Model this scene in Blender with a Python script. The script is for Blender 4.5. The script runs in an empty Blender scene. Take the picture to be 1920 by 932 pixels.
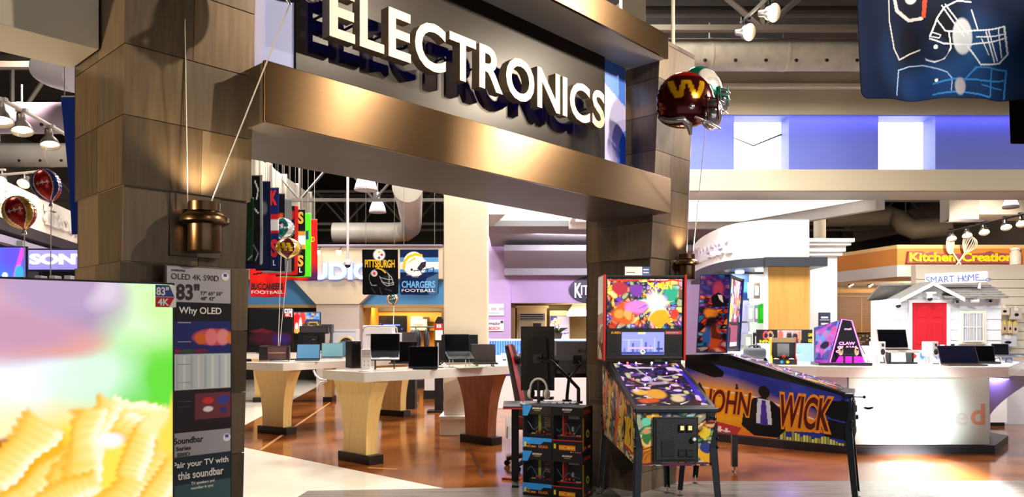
import bpy, math, random
import numpy as np
from mathutils import Vector, Matrix
random.seed(7); RNG = np.random.default_rng(7)
SC = bpy.context.scene; COL = SC.collection
# ---------------------------------------------------------------- camera
F, CX, HY, CH = 1400.0, 960.0, 625.0, 1.41          # focal length (px of 1920), principal column, horizon row, eye height
cam = bpy.data.objects.new('camera', bpy.data.cameras.new('camera')); COL.objects.link(cam)
cam.location = (0, 0, CH); cam.rotation_euler = (math.pi/2, 0, 0)
cam.data.sensor_width = 36; cam.data.lens = F/1920*36; cam.data.shift_y = (HY-466)/1920
cam.data.clip_end = 200; cam.data.clip_start = 0.05
SC.camera = cam
# ---------------------------------------------------------------- view, world, lights
vs = SC.view_settings
vs.view_transform = 'Standard'; vs.look = 'None'; vs.gamma = 1; vs.use_curve_mapping = False; vs.exposure = 0.5
wd = bpy.data.worlds.new('daylight'); SC.world = wd; wd.use_nodes = True
wd.node_tree.nodes['Background'].inputs[0].default_value = (0.95, 0.97, 1.0, 1)
wd.node_tree.nodes['Background'].inputs[1].default_value = 0.55
def lamp(kind, loc, power, color=(1,1,1), size=.5, size_y=None, target=None, spot=60, blend=.6, spec=1.0):
    d = bpy.data.lights.new(kind.lower()+'_lamp', kind); d.energy = power; d.color = color; d.specular_factor = spec
    if kind == 'AREA':
        d.size = size
        if size_y: d.shape = 'RECTANGLE'; d.size_y = size_y
    else: d.shadow_soft_size = size
    if kind == 'SPOT': d.spot_size = math.radians(spot); d.spot_blend = blend
    o = bpy.data.objects.new(d.name, d); COL.objects.link(o); o.location = loc
    if target is not None: o.rotation_euler = (Vector(target)-Vector(loc)).to_track_quat('-Z', 'Y').to_euler()
    return o
WARM = (1, .84, .64); NEUT = (1, .94, .86); COOL = (.88, .94, 1)
# rows of high-bay lamps under the roof
for x, y, p, c in ((-6, 11.5, 200, NEUT), (-2.2, 13.5, 520, NEUT), (-6, 18.5, 380, NEUT), (0, 18, 300, NEUT), (4.2, 9.3, 240, NEUT),
                   (9.5, 9, 130, NEUT), (9, 15, 220, WARM), (-5.5, 4.5, 90, WARM), (1.2, 9.2, 330, NEUT)):
    z = 5.1 if x > 3 and y < 10 else 6.6
    lamp('AREA', (x, y, z), p, c, 1.4, target=(x, y, 0))
# track heads aimed at the portal, then two added fill spots
lamp('SPOT', (2.75, 3.75, 4.7), 420, WARM, .05, target=(-.9, 4.1, 2.75), spot=50)
lamp('SPOT', (4.15, 5.7, 4.6), 520, WARM, .05, target=(.1, 5.2, 2.75), spot=50)
lamp('SPOT', (4.9, 5.5, 4.7), 420, WARM, .05, target=(.6, 5.7, 2.9), spot=50)
lamp('SPOT', (4.6, 1.0, 5.6), 700, WARM, .05, target=(.9, 5.3, 3.0), spot=46)
lamp('SPOT', (2.4, -.6, 5.4), 120, WARM, .05, target=(-1.4, 3.6, 2.9), spot=40)
lamp('SPOT', (4.6, 3.2, 5.4), 1100, WARM, .05, target=(1.6, 6.7, 3.3), spot=40)
lamp('SPOT', (-4.6, 1.2, 2.3), 480, (1, .74, .42), .05, target=(-2.0, 3.7, 2.35), spot=32)
lamp('SPOT', (5.6, .6, 5.2), 1300, NEUT, .10, target=(1.2, 5.9, .6), spot=34)  # added fill spot for the cartons and pinball machines, no track head
lamp('SPOT', (-.9, .3, 4.6), 520, NEUT, .10, target=(.38, 6.35, .40), spot=9, blend=.8)  # narrow spot added to brighten the carton fronts, no fixture behind it
# low daylight that comes in at the entrance and strikes the service counter
lamp('SPOT', (1.6, -3.2, 3.0), 11000, (1, .98, .95), .12, target=(4.62, 8.75, .48), spot=7.2, blend=1.0)
lamp('SPOT', (1.6, -3.2, 3.0), 230000, (1, .97, .93), .12, target=(4.25, 7.3, 0), spot=5.2, blend=1.0)  # added spot whitening the floor in place of the counter's mirrored glare
# added blue spot, no fixture, tinting the far end of the lower beam
lamp('SPOT', (2.9, 4.2, 1.9), 60, (.15, .12, 1), .1, target=(1.3, 6.3, 2.55), spot=24)
# blue cove light over the clerestory recess
lamp('AREA', (6.5, 11.90, 4.90), 26, (.30, .26, 1), 10, .05, target=(6.5, 12.15, 4.0))
# light inside the phone shop, over the small house, over the service counter
lamp('AREA', (3.85, 12.2, 2.38), 14, COOL, .4, target=(3.9, 12.5, 0))
lamp('SPOT', (1.6, 9.6, 4.8), 330, COOL, .15, target=(3.6, 13.0, 2.9), spot=50)
lamp('SPOT', (6.6, 8.2, 4.4), 230, COOL, .2, target=(6.7, 11.4, 1.5), spot=60)
lamp('SPOT', (9.4, 14.0, 3.5), 380, WARM, .1, target=(10.0, 17, 3.0), spot=80)
lamp('AREA', (10.5, 18.5, 2.55), 90, WARM, 1.5, target=(10, 21, 1.4))
# pools of light in the audio room, the kitchen and the left-hand shop
lamp('AREA', (-3.2, 22.4, 2.25), 60, (1, .70, .34), 2.2, .3, target=(-3.2, 23.6, 1.2))
lamp('AREA', (2.0, 17.6, 3.7), 130, (.95, .86, 1), 3, .6, target=(1.6, 20, 2.2))
lamp('AREA', (2.2, 21.2, 2.2), 50, WARM, 1.6, .6, target=(2.0, 23, 1.0))
lamp('SPOT', (-6.2, 9.2, 5.2), 420, (1, .82, .70), .1, target=(-8.5, 13.3, 3.4), spot=70)
# ---------------------------------------------------------------- helpers: pixels to world
def W(px, py, Y): return Vector(((px-CX)/F*Y, Y, CH+(HY-py)/F*Y))
def G(px, py, Z=0.0):
    Y = F*(CH-Z)/(py-HY); return Vector(((px-CX)/F*Y, Y, Z))
# portal frame: local x runs along the beams (away to the right), local y away from the viewer
PA = math.atan2(.735, .678); PR = Matrix.Rotation(PA, 4, 'Z'); PRI = PR.inverted()
def PP(px, py, yl):
    d = PRI @ Vector(((px-CX)/F, 1, (HY-py)/F)); t = yl/d.y
    return d.x*t, CH+d.z*t
def hexc(h):
    if not isinstance(h, str): return tuple(h)[:3]
    h = h.lstrip('#'); h = h if len(h) == 6 else ''.join(k*2 for k in h); c = [int(h[i:i+2], 16)/255 for i in (0, 2, 4)]
    return tuple(x/12.92 if x <= .04045 else ((x+.055)/1.055)**2.4 for x in c)
# ---------------------------------------------------------------- materials
_mc = {}
def M(col, rough=.5, metal=0., emit=0., coat=0., trans=0., alpha=1., aniso=0., bump=0., bscale=40., sub=None, spec=.5):
    key = (col, rough, metal, emit, coat, trans, alpha, aniso, bump, bscale, sub, spec)
    if key in _mc: return _mc[key]
    m = bpy.data.materials.new('mat_'+str(len(_mc))); m.use_nodes = True
    nt = m.node_tree; b = nt.nodes['Principled BSDF']; c = (*hexc(col), 1)
    b.inputs['Base Color'].default_value = c; b.inputs['Roughness'].default_value = rough; b.inputs['Metallic'].default_value = metal
    b.inputs['Specular IOR Level'].default_value = spec
    if emit: b.inputs['Emission Color'].default_value = c; b.inputs['Emission Strength'].default_value = emit
    if coat: b.inputs['Coat Weight'].default_value = coat; b.inputs['Coat Roughness'].default_value = .05
    if trans: b.inputs['Transmission Weight'].default_value = trans; b.inputs['IOR'].default_value = 1.2
    if alpha < 1: b.inputs['Alpha'].default_value = alpha
    if aniso: b.inputs['Anisotropic'].default_value = aniso
    if bump:
        tc = nt.nodes.new('ShaderNodeTexCoord'); n = nt.nodes.new('ShaderNodeTexNoise'); n.inputs['Scale'].default_value = bscale
        bp = nt.nodes.new('ShaderNodeBump'); bp.inputs['Strength'].default_value = bump; bp.inputs['Distance'].default_value = .01
        nt.links.new(tc.outputs['Object'], n.inputs['Vector']); nt.links.new(n.outputs[0], bp.inputs['Height']); nt.links.new(bp.outputs[0], b.inputs['Normal'])
    _mc[key] = m; return m
def noise_mat(name, cols, scale=(1,1,1), nscale=5., rough=.5, metal=0., detail=4., coat=0., bump=0., rvar=0., aniso=0., dist=0., spec=.5):
    """colour ramp over stretched noise in object space"""
    if name in _mc: return _mc[name]
    m = bpy.data.materials.new(name); m.use_nodes = True; nt = m.node_tree; b = nt.nodes['Principled BSDF']; L = nt.links.new
    tc = nt.nodes.new('ShaderNodeTexCoord'); mp = nt.nodes.new('ShaderNodeMapping'); mp.inputs['Scale'].default_value = scale
    n = nt.nodes.new('ShaderNodeTexNoise'); n.inputs['Scale'].default_value = nscale; n.inputs['Detail'].default_value = detail; n.inputs['Distortion'].default_value = dist
    r = nt.nodes.new('ShaderNodeValToRGB'); e = r.color_ramp.elements
    while len(e) < len(cols): e.new(.5)
    for i, c in enumerate(cols):
        e[i].position = .28+.44*i/max(1, len(cols)-1); e[i].color = (*hexc(c), 1)
    L(tc.outputs['Object'], mp.inputs['Vector']); L(mp.outputs[0], n.inputs['Vector']); L(n.outputs[0], r.inputs[0]); L(r.outputs[0], b.inputs['Base Color'])
    b.inputs['Roughness'].default_value = rough; b.inputs['Metallic'].default_value = metal; b.inputs['Specular IOR Level'].default_value = spec
    if coat: b.inputs['Coat Weight'].default_value = coat; b.inputs['Coat Roughness'].default_value = .06
    if aniso: b.inputs['Anisotropic'].default_value = aniso; b.inputs['Anisotropic Rotation'].default_value = .25
    if rvar:
        mr = nt.nodes.new('ShaderNodeMapRange'); mr.inputs[3].default_value = rough-rvar; mr.inputs[4].default_value = rough+rvar
        L(n.outputs[0], mr.inputs[0]); L(mr.outputs[0], b.inputs['Roughness'])
    if bump:
        bp = nt.nodes.new('ShaderNodeBump'); bp.inputs['Strength'].default_value = bump; bp.inputs['Distance'].default_value = .005
        L(n.outputs[0], bp.inputs['Height']); L(bp.outputs[0], b.inputs['Normal'])
    _mc[name] = m; return m
def art_mat(emit=0., rough=.4, metal=0., coat=0., spec=.5):
    key = ('art', emit, rough, metal, coat, spec)
    if key in _mc: return _mc[key]
    m = bpy.data.materials.new('printed_art' if not emit else 'lit_art'); m.use_nodes = True; nt = m.node_tree; b = nt.nodes['Principled BSDF']
    a = nt.nodes.new('ShaderNodeVertexColor'); a.layer_name = 'Col'
    if emit < .8: nt.links.new(a.outputs[0], b.inputs['Base Color'])
    else: b.inputs['Base Color'].default_value = (.01, .01, .01, 1)
    b.inputs['Roughness'].default_value = rough; b.inputs['Metallic'].default_value = metal
    b.inputs['Specular IOR Level'].default_value = spec
    if coat: b.inputs['Coat Weight'].default_value = coat
    if emit:
        nt.links.new(a.outputs[0], b.inputs['Emission Color']); b.inputs['Emission Strength'].default_value = emit
    _mc[key] = m; return m
# ---------------------------------------------------------------- mesh builder
class MB:
    def __init__(s, T=None): s.v = []; s.f = []; s.mi = []; s.mats = []; s.T = T or Matrix()
    def _m(s, m):
        if m not in s.mats: s.mats.append(m)
        return s.mats.index(m)
    def add(s, vs_, fs, m):
        o = len(s.v); k = s._m(m)
        s.v += [tuple(s.T @ Vector(p)) for p in vs_]
        for q in fs: s.f.append([o+i for i in q]); s.mi.append(k)
        return s
    def box(s, x0, y0, z0, x1, y1, z1, m):
        x0, x1 = sorted((x0, x1)); y0, y1 = sorted((y0, y1)); z0, z1 = sorted((z0, z1))
        return s.add([(x0,y0,z0),(x1,y0,z0),(x1,y1,z0),(x0,y1,z0),(x0,y0,z1),(x1,y0,z1),(x1,y1,z1),(x0,y1,z1)],
                     [(3,2,1,0),(4,5,6,7),(0,1,5,4),(1,2,6,5),(2,3,7,6),(3,0,4,7)], m)
    def hexa(s, p, m):   # 4 bottom then 4 top corners, counter-clockwise from above
        return s.add(p, [(3,2,1,0),(4,5,6,7),(0,1,5,4),(1,2,6,5),(2,3,7,6),(3,0,4,7)], m)
    def quad(s, a, b, c, d, m): return s.add([a, b, c, d], [(0,1,2,3)], m)
    def prism(s, poly, a0, a1, m, axis='z', m_side=None):
        n = len(poly)
        P = {'z': lambda u, w, a: (u, w, a), 'y': lambda u, w, a: (u, a, w), 'x': lambda u, w, a: (a, u, w)}[axis]
        V = [P(u, w, a0) for u, w in poly]+[P(u, w, a1) for u, w in poly]
        ar = sum(poly[i][0]*poly[(i+1)%n][1]-poly[(i+1)%n][0]*poly[i][1] for i in range(n))
        ccw = (ar > 0) == (a1 > a0)
        if axis == 'y': ccw = not ccw
        sides = [(i, (i+1)%n, n+(i+1)%n, n+i) if ccw else (n+i, n+(i+1)%n, (i+1)%n, i) for i in range(n)]
        b = list(range(n)); t = list(range(n, 2*n))
        caps = [b[::-1], t] if ccw else [b, t[::-1]]
        s.add(V, caps, m); s.add(V, sides, m_side or m); return s
    def tube(s, pts, r, m, n=8, cap=True):
        pts = [Vector(p) for p in pts]; k = len(pts); rs = r if isinstance(r, (list, tuple)) else [r]*k
        V = []; Fc = []; up = None
        for i, p in enumerate(pts):
            d = (pts[min(i+1, k-1)]-pts[max(i-1, 0)]).normalized()
            if up is None: up = d.orthogonal().normalized()
            up = (up-d*up.dot(d)); up = up.normalized() if up.length > 1e-6 else d.orthogonal().normalized()
            w = d.cross(up)
            for j in range(n):
                a = 2*math.pi*j/n; V.append(p+(up*math.cos(a)+w*math.sin(a))*rs[i])
        for i in range(k-1):
            for j in range(n): Fc.append((i*n+j, i*n+(j+1)%n, (i+1)*n+(j+1)%n, (i+1)*n+j))
        if cap: Fc += [tuple(range(n))[::-1], tuple(range((k-1)*n, k*n))]
        return s.add(V, Fc, m)
    def cyl(s, a, b, r, m, n=16): return s.tube([a, b], r, m, n)
    def lathe(s, prof, m, n=20, c=(0,0,0), axis='z'):
        V = []; Fc = []
        for r, z in prof:
            for j in range(n):
                a = 2*math.pi*j/n; x, y = r*math.cos(a), r*math.sin(a)
                V.append({'z': (c[0]+x, c[1]+y, c[2]+z), 'y': (c[0]+x, c[1]+z, c[2]+y), 'x': (c[0]+z, c[1]+x, c[2]+y)}[axis])
        k = len(prof)
        for i in range(k-1):
            for j in range(n):
                q = (i*n+j, i*n+(j+1)%n, (i+1)*n+(j+1)%n, (i+1)*n+j); Fc.append(q[::-1] if axis == 'y' else q)
        Fc.append(tuple(range(n))[::-1]); Fc.append(tuple(range((k-1)*n, k*n)))
        return s.add(V, Fc, m)
    def ell(s, c, r, m, nu=16, nv=10):
        if not isinstance(r, (tuple, list)): r = (r, r, r)
        V = [(c[0], c[1], c[2]-r[2])]; Fc = []
        for i in range(1, nv):
            t = math.pi*i/nv
            for j in range(nu):
                a = 2*math.pi*j/nu; V.append((c[0]+r[0]*math.sin(t)*math.cos(a), c[1]+r[1]*math.sin(t)*math.sin(a), c[2]-r[2]*math.cos(t)))
        V.append((c[0], c[1], c[2]+r[2])); top = len(V)-1
        for j in range(nu):
            Fc.append((0, 1+(j+1)%nu, 1+j)); Fc.append((top, top-nu+j, top-nu+(j+1)%nu))
        for i in range(nv-2):
            for j in range(nu): Fc.append((1+i*nu+j, 1+i*nu+(j+1)%nu, 1+(i+1)*nu+(j+1)%nu, 1+(i+1)*nu+j))
        return s.add(V, Fc, m)
    def text(s, body, x, z, w, h, y, m, depth=.002, bold=0., frame=None, fit='wh', align='l'):
        """lettering on the plane y = const facing -y; lower-left corner x, z; frame: matrix from (x, z, outward) space"""
        V, Fc = text_mesh(body, bold); a = np.array(V); lo = a[:, :2].min(0); hi = a[:, :2].max(0); sz = hi-lo
        sy = h/sz[1]; sx = w/sz[0] if fit == 'wh' else sy
        wd_ = sz[0]*sx; x0 = x if align == 'l' else (x-wd_/2 if align == 'c' else x-wd_)
        P = [(x0+(p[0]-lo[0])*sx, y-depth*(1 if p[2] > 0 else 0), z+(p[1]-lo[1])*sy) for p in V]
        return s.add(P, Fc, m)
    def build(s, name, parent=None, smooth=None, bevel=0, bseg=2, loc=None, rz=0, sub=0, solid=0):
        me = bpy.data.meshes.new(name); me.from_pydata(s.v, [], s.f)
        for m in s.mats: me.materials.append(m)
        me.polygons.foreach_set('material_index', s.mi)
        if smooth:
            me.polygons.foreach_set('use_smooth', [True]*len(s.f)); me.set_sharp_from_angle(angle=math.radians(smooth if smooth is not True else 40))
        me.update()
        o = bpy.data.objects.new(name, me); COL.objects.link(o)
        if parent is not None: o.parent = parent
        if loc is not None: o.location = loc
        if rz: o.rotation_euler = (0, 0, rz)
        if bevel:
            b = o.modifiers.new('bevel', 'BEVEL'); b.width = bevel; b.segments = bseg; b.limit_method = 'ANGLE'; b.angle_limit = math.radians(40)
        if solid:
            b = o.modifiers.new('solidify', 'SOLIDIFY'); b.thickness = solid; b.offset = 0
        if sub:
            b = o.modifiers.new('sub', 'SUBSURF'); b.levels = sub; b.render_levels = sub
        return o
_tc = {}
def text_mesh(body, bold=0.):
    k = (body, bold)
    if k not in _tc:
        cu = bpy.data.curves.new('t', 'FONT'); cu.body = body; cu.extrude = .05; cu.offset = bold; cu.resolution_u = 4; cu.space_line = .95
        o = bpy.data.objects.new('t', cu); me = o.to_mesh()
        _tc[k] = ([tuple(v.co) for v in me.vertices], [tuple(p.vertices) for p in me.polygons])
        o.to_mesh_clear(); bpy.data.objects.remove(o); bpy.data.curves.remove(cu)
    return _tc[k]
def setp(o, label=None, cat=None, group=None, kind=None):
    if label: o['label'] = label
    if cat: o['category'] = cat
    if group: o['group'] = group
    if kind: o['kind'] = kind
    return o
def thing(name, label, cat, loc=(0,0,0), rz=0, group=None, kind=None):
    o = bpy.data.objects.new(name, None); COL.objects.link(o); o.empty_display_size = .1
    o.location = loc; o.rotation_euler = (0, 0, rz); return setp(o, label, cat, group, kind)
def kids(o): return [c for c in bpy.data.objects if c.parent == o]
def dup(root, loc=None, rz=None, label=None, scale=None):
    ch = list(root.children)
    r = root.copy(); COL.objects.link(r)
    if loc is not None: r.location = loc
    if rz is not None: r.rotation_euler = (0, 0, rz)
    if scale is not None: r.scale = scale
    if label: r['label'] = label
    for c in ch:
        d = c.copy(); COL.objects.link(d); d.parent = r
        for g in list(c.children):
            e = g.copy(); COL.objects.link(e); e.parent = d
    return r
def struct(o, label=None): o['kind'] = 'structure'; return setp(o, label)
# ---------------------------------------------------------------- painted panels: colours computed on a fine grid
class Art:
    def __init__(s, nx, ny, asp=1., bg='#000000'):
        s.nx, s.ny, s.asp = nx, ny, asp
        s.u, s.v = np.meshgrid(np.linspace(0, 1, nx+1), np.linspace(0, 1, ny+1))
        s.c = np.empty((ny+1, nx+1, 3)); s.c[:] = hexc(bg); s.wu = s.u; s.wv = s.v
    def mix(s, a, col):
        a = np.clip(a, 0, 1)[..., None]; s.c = s.c*(1-a)+np.array(hexc(col))*a; return s
    def warp(s, amp, sc, seed=0):
        s.wu = s.u+amp*(s.noise(sc, seed)-.5); s.wv = s.v+amp*(s.noise(sc, seed+9)-.5); return s
    def ell(s, cx, cy, rx, ry, col, soft=.15, ang=0., op=1.):
        x = (s.wu-cx)*s.asp; y = s.wv-cy; ca, sa = math.cos(ang), math.sin(ang)
        d = np.sqrt(((x*ca+y*sa)/(rx*s.asp))**2+((-x*sa+y*ca)/ry)**2); return s.mix(op*np.clip((1-d)/soft+.5, 0, 1), col)
    def ring(s, cx, cy, rx, ry, col, wd=.1, a0=-4., a1=4.):
        x = (s.wu-cx)/rx; y = (s.wv-cy)/ry; d = np.sqrt(x*x+y*y); an = np.arctan2(y, x)
        return s.mix(((np.abs(d-1) < wd) & (an >= a0) & (an <= a1)).astype(float), col)
    def poly(s, pts, col, op=1.):
        ins = np.zeros(s.u.shape, bool); n = len(pts)
        for i in range(n):
            x0, y0 = pts[i]; x1, y1 = pts[(i+1)%n]
            if y0 == y1: continue
            ins ^= ((s.wv > min(y0, y1)) & (s.wv <= max(y0, y1)) & (s.wu < (s.wv-y0)*(x1-x0)/(y1-y0)+x0))
        return s.mix(op*ins.astype(float), col)
    def rect(s, x0, y0, x1, y1, col, op=1.): return s.poly([(x0,y0),(x1,y0),(x1,y1),(x0,y1)], col, op)
    def line(s, pts, wd, col):
        for (x0, y0), (x1, y1) in zip(pts, pts[1:]):
            px, py = (s.wu-x0)*s.asp, s.wv-y0; dx, dy = (x1-x0)*s.asp, y1-y0
            t = np.clip((px*dx+py*dy)/(dx*dx+dy*dy+1e-12), 0, 1)
            s.mix((np.hypot(px-t*dx, py-t*dy) < wd).astype(float), col)
        return s
    def noise(s, sc, seed=0):
        r = np.random.default_rng(seed); g = r.random((64, 64)); x = s.u*s.asp*sc % 63; y = s.v*sc % 63
        i = x.astype(int); j = y.astype(int); fx = x-i; fy = y-j; fx = fx*fx*(3-2*fx); fy = fy*fy*(3-2*fy)
        return (g[j, i]*(1-fx)+g[j, i+1]*fx)*(1-fy)+(g[j+1, i]*(1-fx)+g[j+1, i+1]*fx)*fy
    def blot(s, sc, th, col, seed=0, op=1., soft=.08): return s.mix(op*np.clip((s.noise(sc, seed)-th)/soft, 0, 1), col)
    def cells(s, n, cols, seed=0, x0=0, y0=0, x1=1, y1=1, sx=1., sy=1., ink=0.):
        r = np.random.default_rng(seed); p = r.random((n, 2))*[x1-x0, y1-y0]+[x0, y0]
        d = ((s.wu[..., None]-p[:, 0])*s.asp*sx)**2+((s.wv[..., None]-p[:, 1])*sy)**2; k = d.argmin(-1)
        pc = np.array([hexc(cols[i]) for i in r.integers(0, len(cols), n)]); ins = (s.u >= x0)&(s.u <= x1)&(s.v >= y0)&(s.v <= y1)
        s.c[ins] = pc[k][ins]
        if ink:
            q = np.sqrt(np.partition(d, 1, -1)[..., :2]); s.mix(np.clip((ink-(q[..., 1]-q[..., 0]))/ink*1.6, 0, 1)*ins, '#0b0a10')
            s.mix(np.clip((q[..., 1]-q[..., 0]-ink*3)/(ink*4), 0, .35)*ins, '#fff0c0')
        return s
    def build(s, name, p00, p10, p11, p01, mat, parent=None, disp=None, solid=0, smooth=False, clip=None):
        p = [np.array(tuple(q), float) for q in (p00, p10, p11, p01)]; u, v = s.u[..., None], s.v[..., None]
        P = p[0]*(1-u)*(1-v)+p[1]*u*(1-v)+p[2]*u*v+p[3]*(1-u)*v
        if disp is not None:
            dx = disp(s.u, s.v); P = P+np.stack(dx, -1)
        n1 = s.nx+1; idx = np.arange((s.ny+1)*n1).reshape(s.ny+1, n1)
        q = np.stack([idx[:-1, :-1], idx[:-1, 1:], idx[1:, 1:], idx[1:, :-1]], -1)
        if clip is not None: q = q[clip((s.u[:-1, :-1]+s.u[1:, 1:])/2, (s.v[:-1, :-1]+s.v[1:, 1:])/2)]
        me = bpy.data.meshes.new(name); me.from_pydata(P.reshape(-1, 3).tolist(), [], q.reshape(-1, 4).tolist())
        ca = me.color_attributes.new('Col', 'FLOAT_COLOR', 'POINT')
        ca.data.foreach_set('color', np.concatenate([s.c.reshape(-1, 3), np.ones((P.shape[0]*P.shape[1], 1))], 1).astype(np.float32).ravel())
        me.materials.append(mat)
        if smooth: me.polygons.foreach_set('use_smooth', [True]*len(me.polygons))
        o = bpy.data.objects.new(name, me); COL.objects.link(o)
        if parent is not None: o.parent = parent
        if solid:
            b = o.modifiers.new('solidify', 'SOLIDIFY'); b.thickness = solid; b.offset = 0
        return o
# common materials
BLACK = M('#0b0b0d', .45); BLACKG = M('#08080a', .15); DGREY = M('#2a2a2e', .5); WHITE = M('#f2f0ee', .45); CREAM = M('#e9ddc8', .5)
CHROME = M('#d8d8dc', .15, 1.); STEEL = M('#a8a8ac', .3, 1.); SILVER = M('#b9bbc0', .35, .8); RED = M('#c3121c', .35)
PAPER = M('#f4f2f0', .6)
# ================================================================ the setting
CONC = noise_mat('stained_concrete', ['#43200c', '#753d17', '#8f5222', '#5a2f10'], (1, 1, 1), 1.3, .13, detail=8, rvar=.06, dist=.6, spec=.6)
CRM = noise_mat('polished_cream', ['#ddd2c0', '#efe6d8', '#e6dccb'], (1, 1, 1), .9, .14, detail=3, spec=.5)
GRYF = noise_mat('grey_planks', ['#56504c', '#8a827c', '#6d6661'], (.6, 14, 1), 1.6, .20, detail=5, rvar=.05)
b = MB(); b.box(-14, -4, -.1, 16, 31, 0, CONC); struct(b.build('floor'), 'stained brown polished concrete floor')
def gp(*pts): return [tuple(G(x, y).xy) for x, y in pts]
V0 = (-3.88, 9.72); V1 = tuple(G(834, 917).xy); V2 = tuple(G(577, 921.5).xy)
b = MB(); b.prism([(-13.9, -3.9), (-2.6, -3.9), V2, V1, V0, tuple(G(600, 722).xy), (-5.9, 28), (-13.9, 28)], 0, .004, CRM)
struct(b.build('floor_inlay'), 'polished cream floor path crossing the brown concrete')
g1 = tuple(G(1330, 903.5).xy); g2 = tuple(G(1900, 902).xy)
b = MB(); b.prism([V2, (-2.6, -3.9), (15.9, -3.9), (15.9, 7.3), g2, g1, V1], 0, .006, GRYF)
struct(b.build('floor_inlay'), 'grey wood-look floor strip in front of the portal')
b = MB()
for p, q, m, w in (((488, 844), (619, 755), '#b98a55', .02), ((690, 877), (745, 880), '#b98a55', .02), ((905, 895), (880, 838), '#4d2812', .02)):
    a, c = G(*p), G(*q); d = (c-a).normalized(); n = Vector((-d.y, d.x, 0))*w
    b.hexa([a-n, c-n, c+n, a+n]+[k+Vector((0, 0, .002)) for k in (a-n, c-n, c+n, a+n)], M(m, .3))
struct(b.build('floor_joint'), 'thin joint lines in the brown floor')
DECK = noise_mat('roof_deck', ['#241f1c', '#39322d'], (1, 1, 1), 3, .8)
b = MB(); b.box(-14, -4, 7.0, 16, 31, 7.2, DECK); struct(b.build('ceiling'), 'dark open roof deck')
DARKW = M('#2b2826', .8)
b = MB(); b.box(-14, 30, 0, 16, 30.2, 7, DARKW); struct(b.build('wall_back'))
b = MB(); b.box(-14.2, -4, 0, -14, 30, 7, M('#6d645c', .8)); struct(b.build('wall_left'))
b = MB(); b.box(16, -4, 0, 16.2, 30, 7, M('#8a8178', .8)); struct(b.build('wall_right'))
WF = M('#4a4440', .8)
b = MB(); b.box(-14, -4.2, 0, -.5, -4, 7, WF); b.box(-.5, -4.2, 3.4, 16, -4, 7, WF); struct(b.build('wall_light_block'), 'dark wall added behind the viewer to cut light, with a wide entrance opening')  # unseen wall put in to dim ambient light and reflections
# roof trusses
TRS = M('#4c463f', .6)
def truss(x0, x1, y, z0, z1, step, m=TRS, r=.035):
    t = MB(); t.box(x0, y-.05, z0-.04, x1, y+.05, z0+.04, m); t.box(x0, y-.05, z1-.04, x1, y+.05, z1+.04, m)
    n = int((x1-x0)/step)
    for i in range(n):
        a = x0+i*step; t.cyl((a, y, z0), (a+step/2, y, z1), r, m, 6); t.cyl((a+step/2, y, z1), (a+step, y, z0), r, m, 6)
        t.cyl((a, y, z0), (a, y, z1), r, m, 6)
    return struct(t.build('ceiling_truss'), 'light steel roof truss')
truss(-13, 15, 19, 4.80, 5.9, 1.9); truss(-13, 15, 24.2, 4.95, 6.0, 1.9); truss(-13, 15, 26, 5.0, 6.2, 1.9)
truss(1.2, 15, 11.0, 5.90, 6.95, 2.5, M('#6a6055', .6), .045); truss(-13.5, -4, 10.0, 5.0, 6.2, 1.6); truss(-13.5, -4, 13.0, 5.0, 6.2, 1.6)
b = MB()
for i in range(7): b.cyl((-13, 8+i*2.2, 6.6), (-3, 8+i*2.2, 6.6), .05, TRS, 6)
b.cyl((1.2, 12.4, 6.75), (15, 12.4, 6.75), .09, TRS, 10)
struct(b.build('ceiling_pipe'), 'thin pipes under the roof deck')
# clerestory wall on the right
CLR = M('#a3967f', .6); BLU = M('#5560a8', .6)
YC = 12.0
b = MB()
def cz(py): return CH+(HY-py)/F*YC
def cxx(px): return (px-CX)/F*YC
b.box(1.3, YC, cz(215), 15, YC+.5, cz(168), CLR); b.box(1.3, YC-.12, cz(168), 15, YC+.5, cz(160), M('#b7ad9c', .6)); b.box(1.3, YC-.06, cz(160), 15, YC+.5, cz(122), CLR)
b.box(1.3, YC-.1, cz(360), 15, YC+.7, cz(320), CLR)
struct(b.build('wall_front_upper', bevel=.01), 'cream bulkhead bands over the service counter')
b = MB(); xs = [1.3, cxx(1377), cxx(1480), cxx(1648), cxx(1755), 15]
for a, c in ((0, 1), (2, 3), (4, 5)): b.box(xs[a], YC+.02, cz(320), xs[c], YC+.45, cz(215), BLU)
for a, c in ((1, 2), (3, 4)): b.box(xs[a], YC+.02, cz(217), xs[c], YC+.45, cz(215), BLU)
struct(b.build('wall_clerestory'), 'blue-lit recessed wall band with two square windows')
for i, (a, c) in enumerate(((1, 2), (3, 4))):
    w = MB(); w.box(xs[a], YC+.38, cz(320), xs[c], YC+.42, cz(217), M('#ffffff', .4, emit=3.2))
    o = struct(w.build('window_%d' % (i+1)), 'square clerestory window, %s' % ('with the bent dark rod behind its pane' if i == 0 else 'the plain one'))
    if i == 0: k = MB(); k.tube([(xs[1]+.02, YC+.36, cz(244)), (xs[1]+.42, YC+.35, cz(263)), (xs[2], YC+.36, cz(241))], [.006, .012, .016], DGREY, 6); k.build('window_rod', o)
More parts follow.
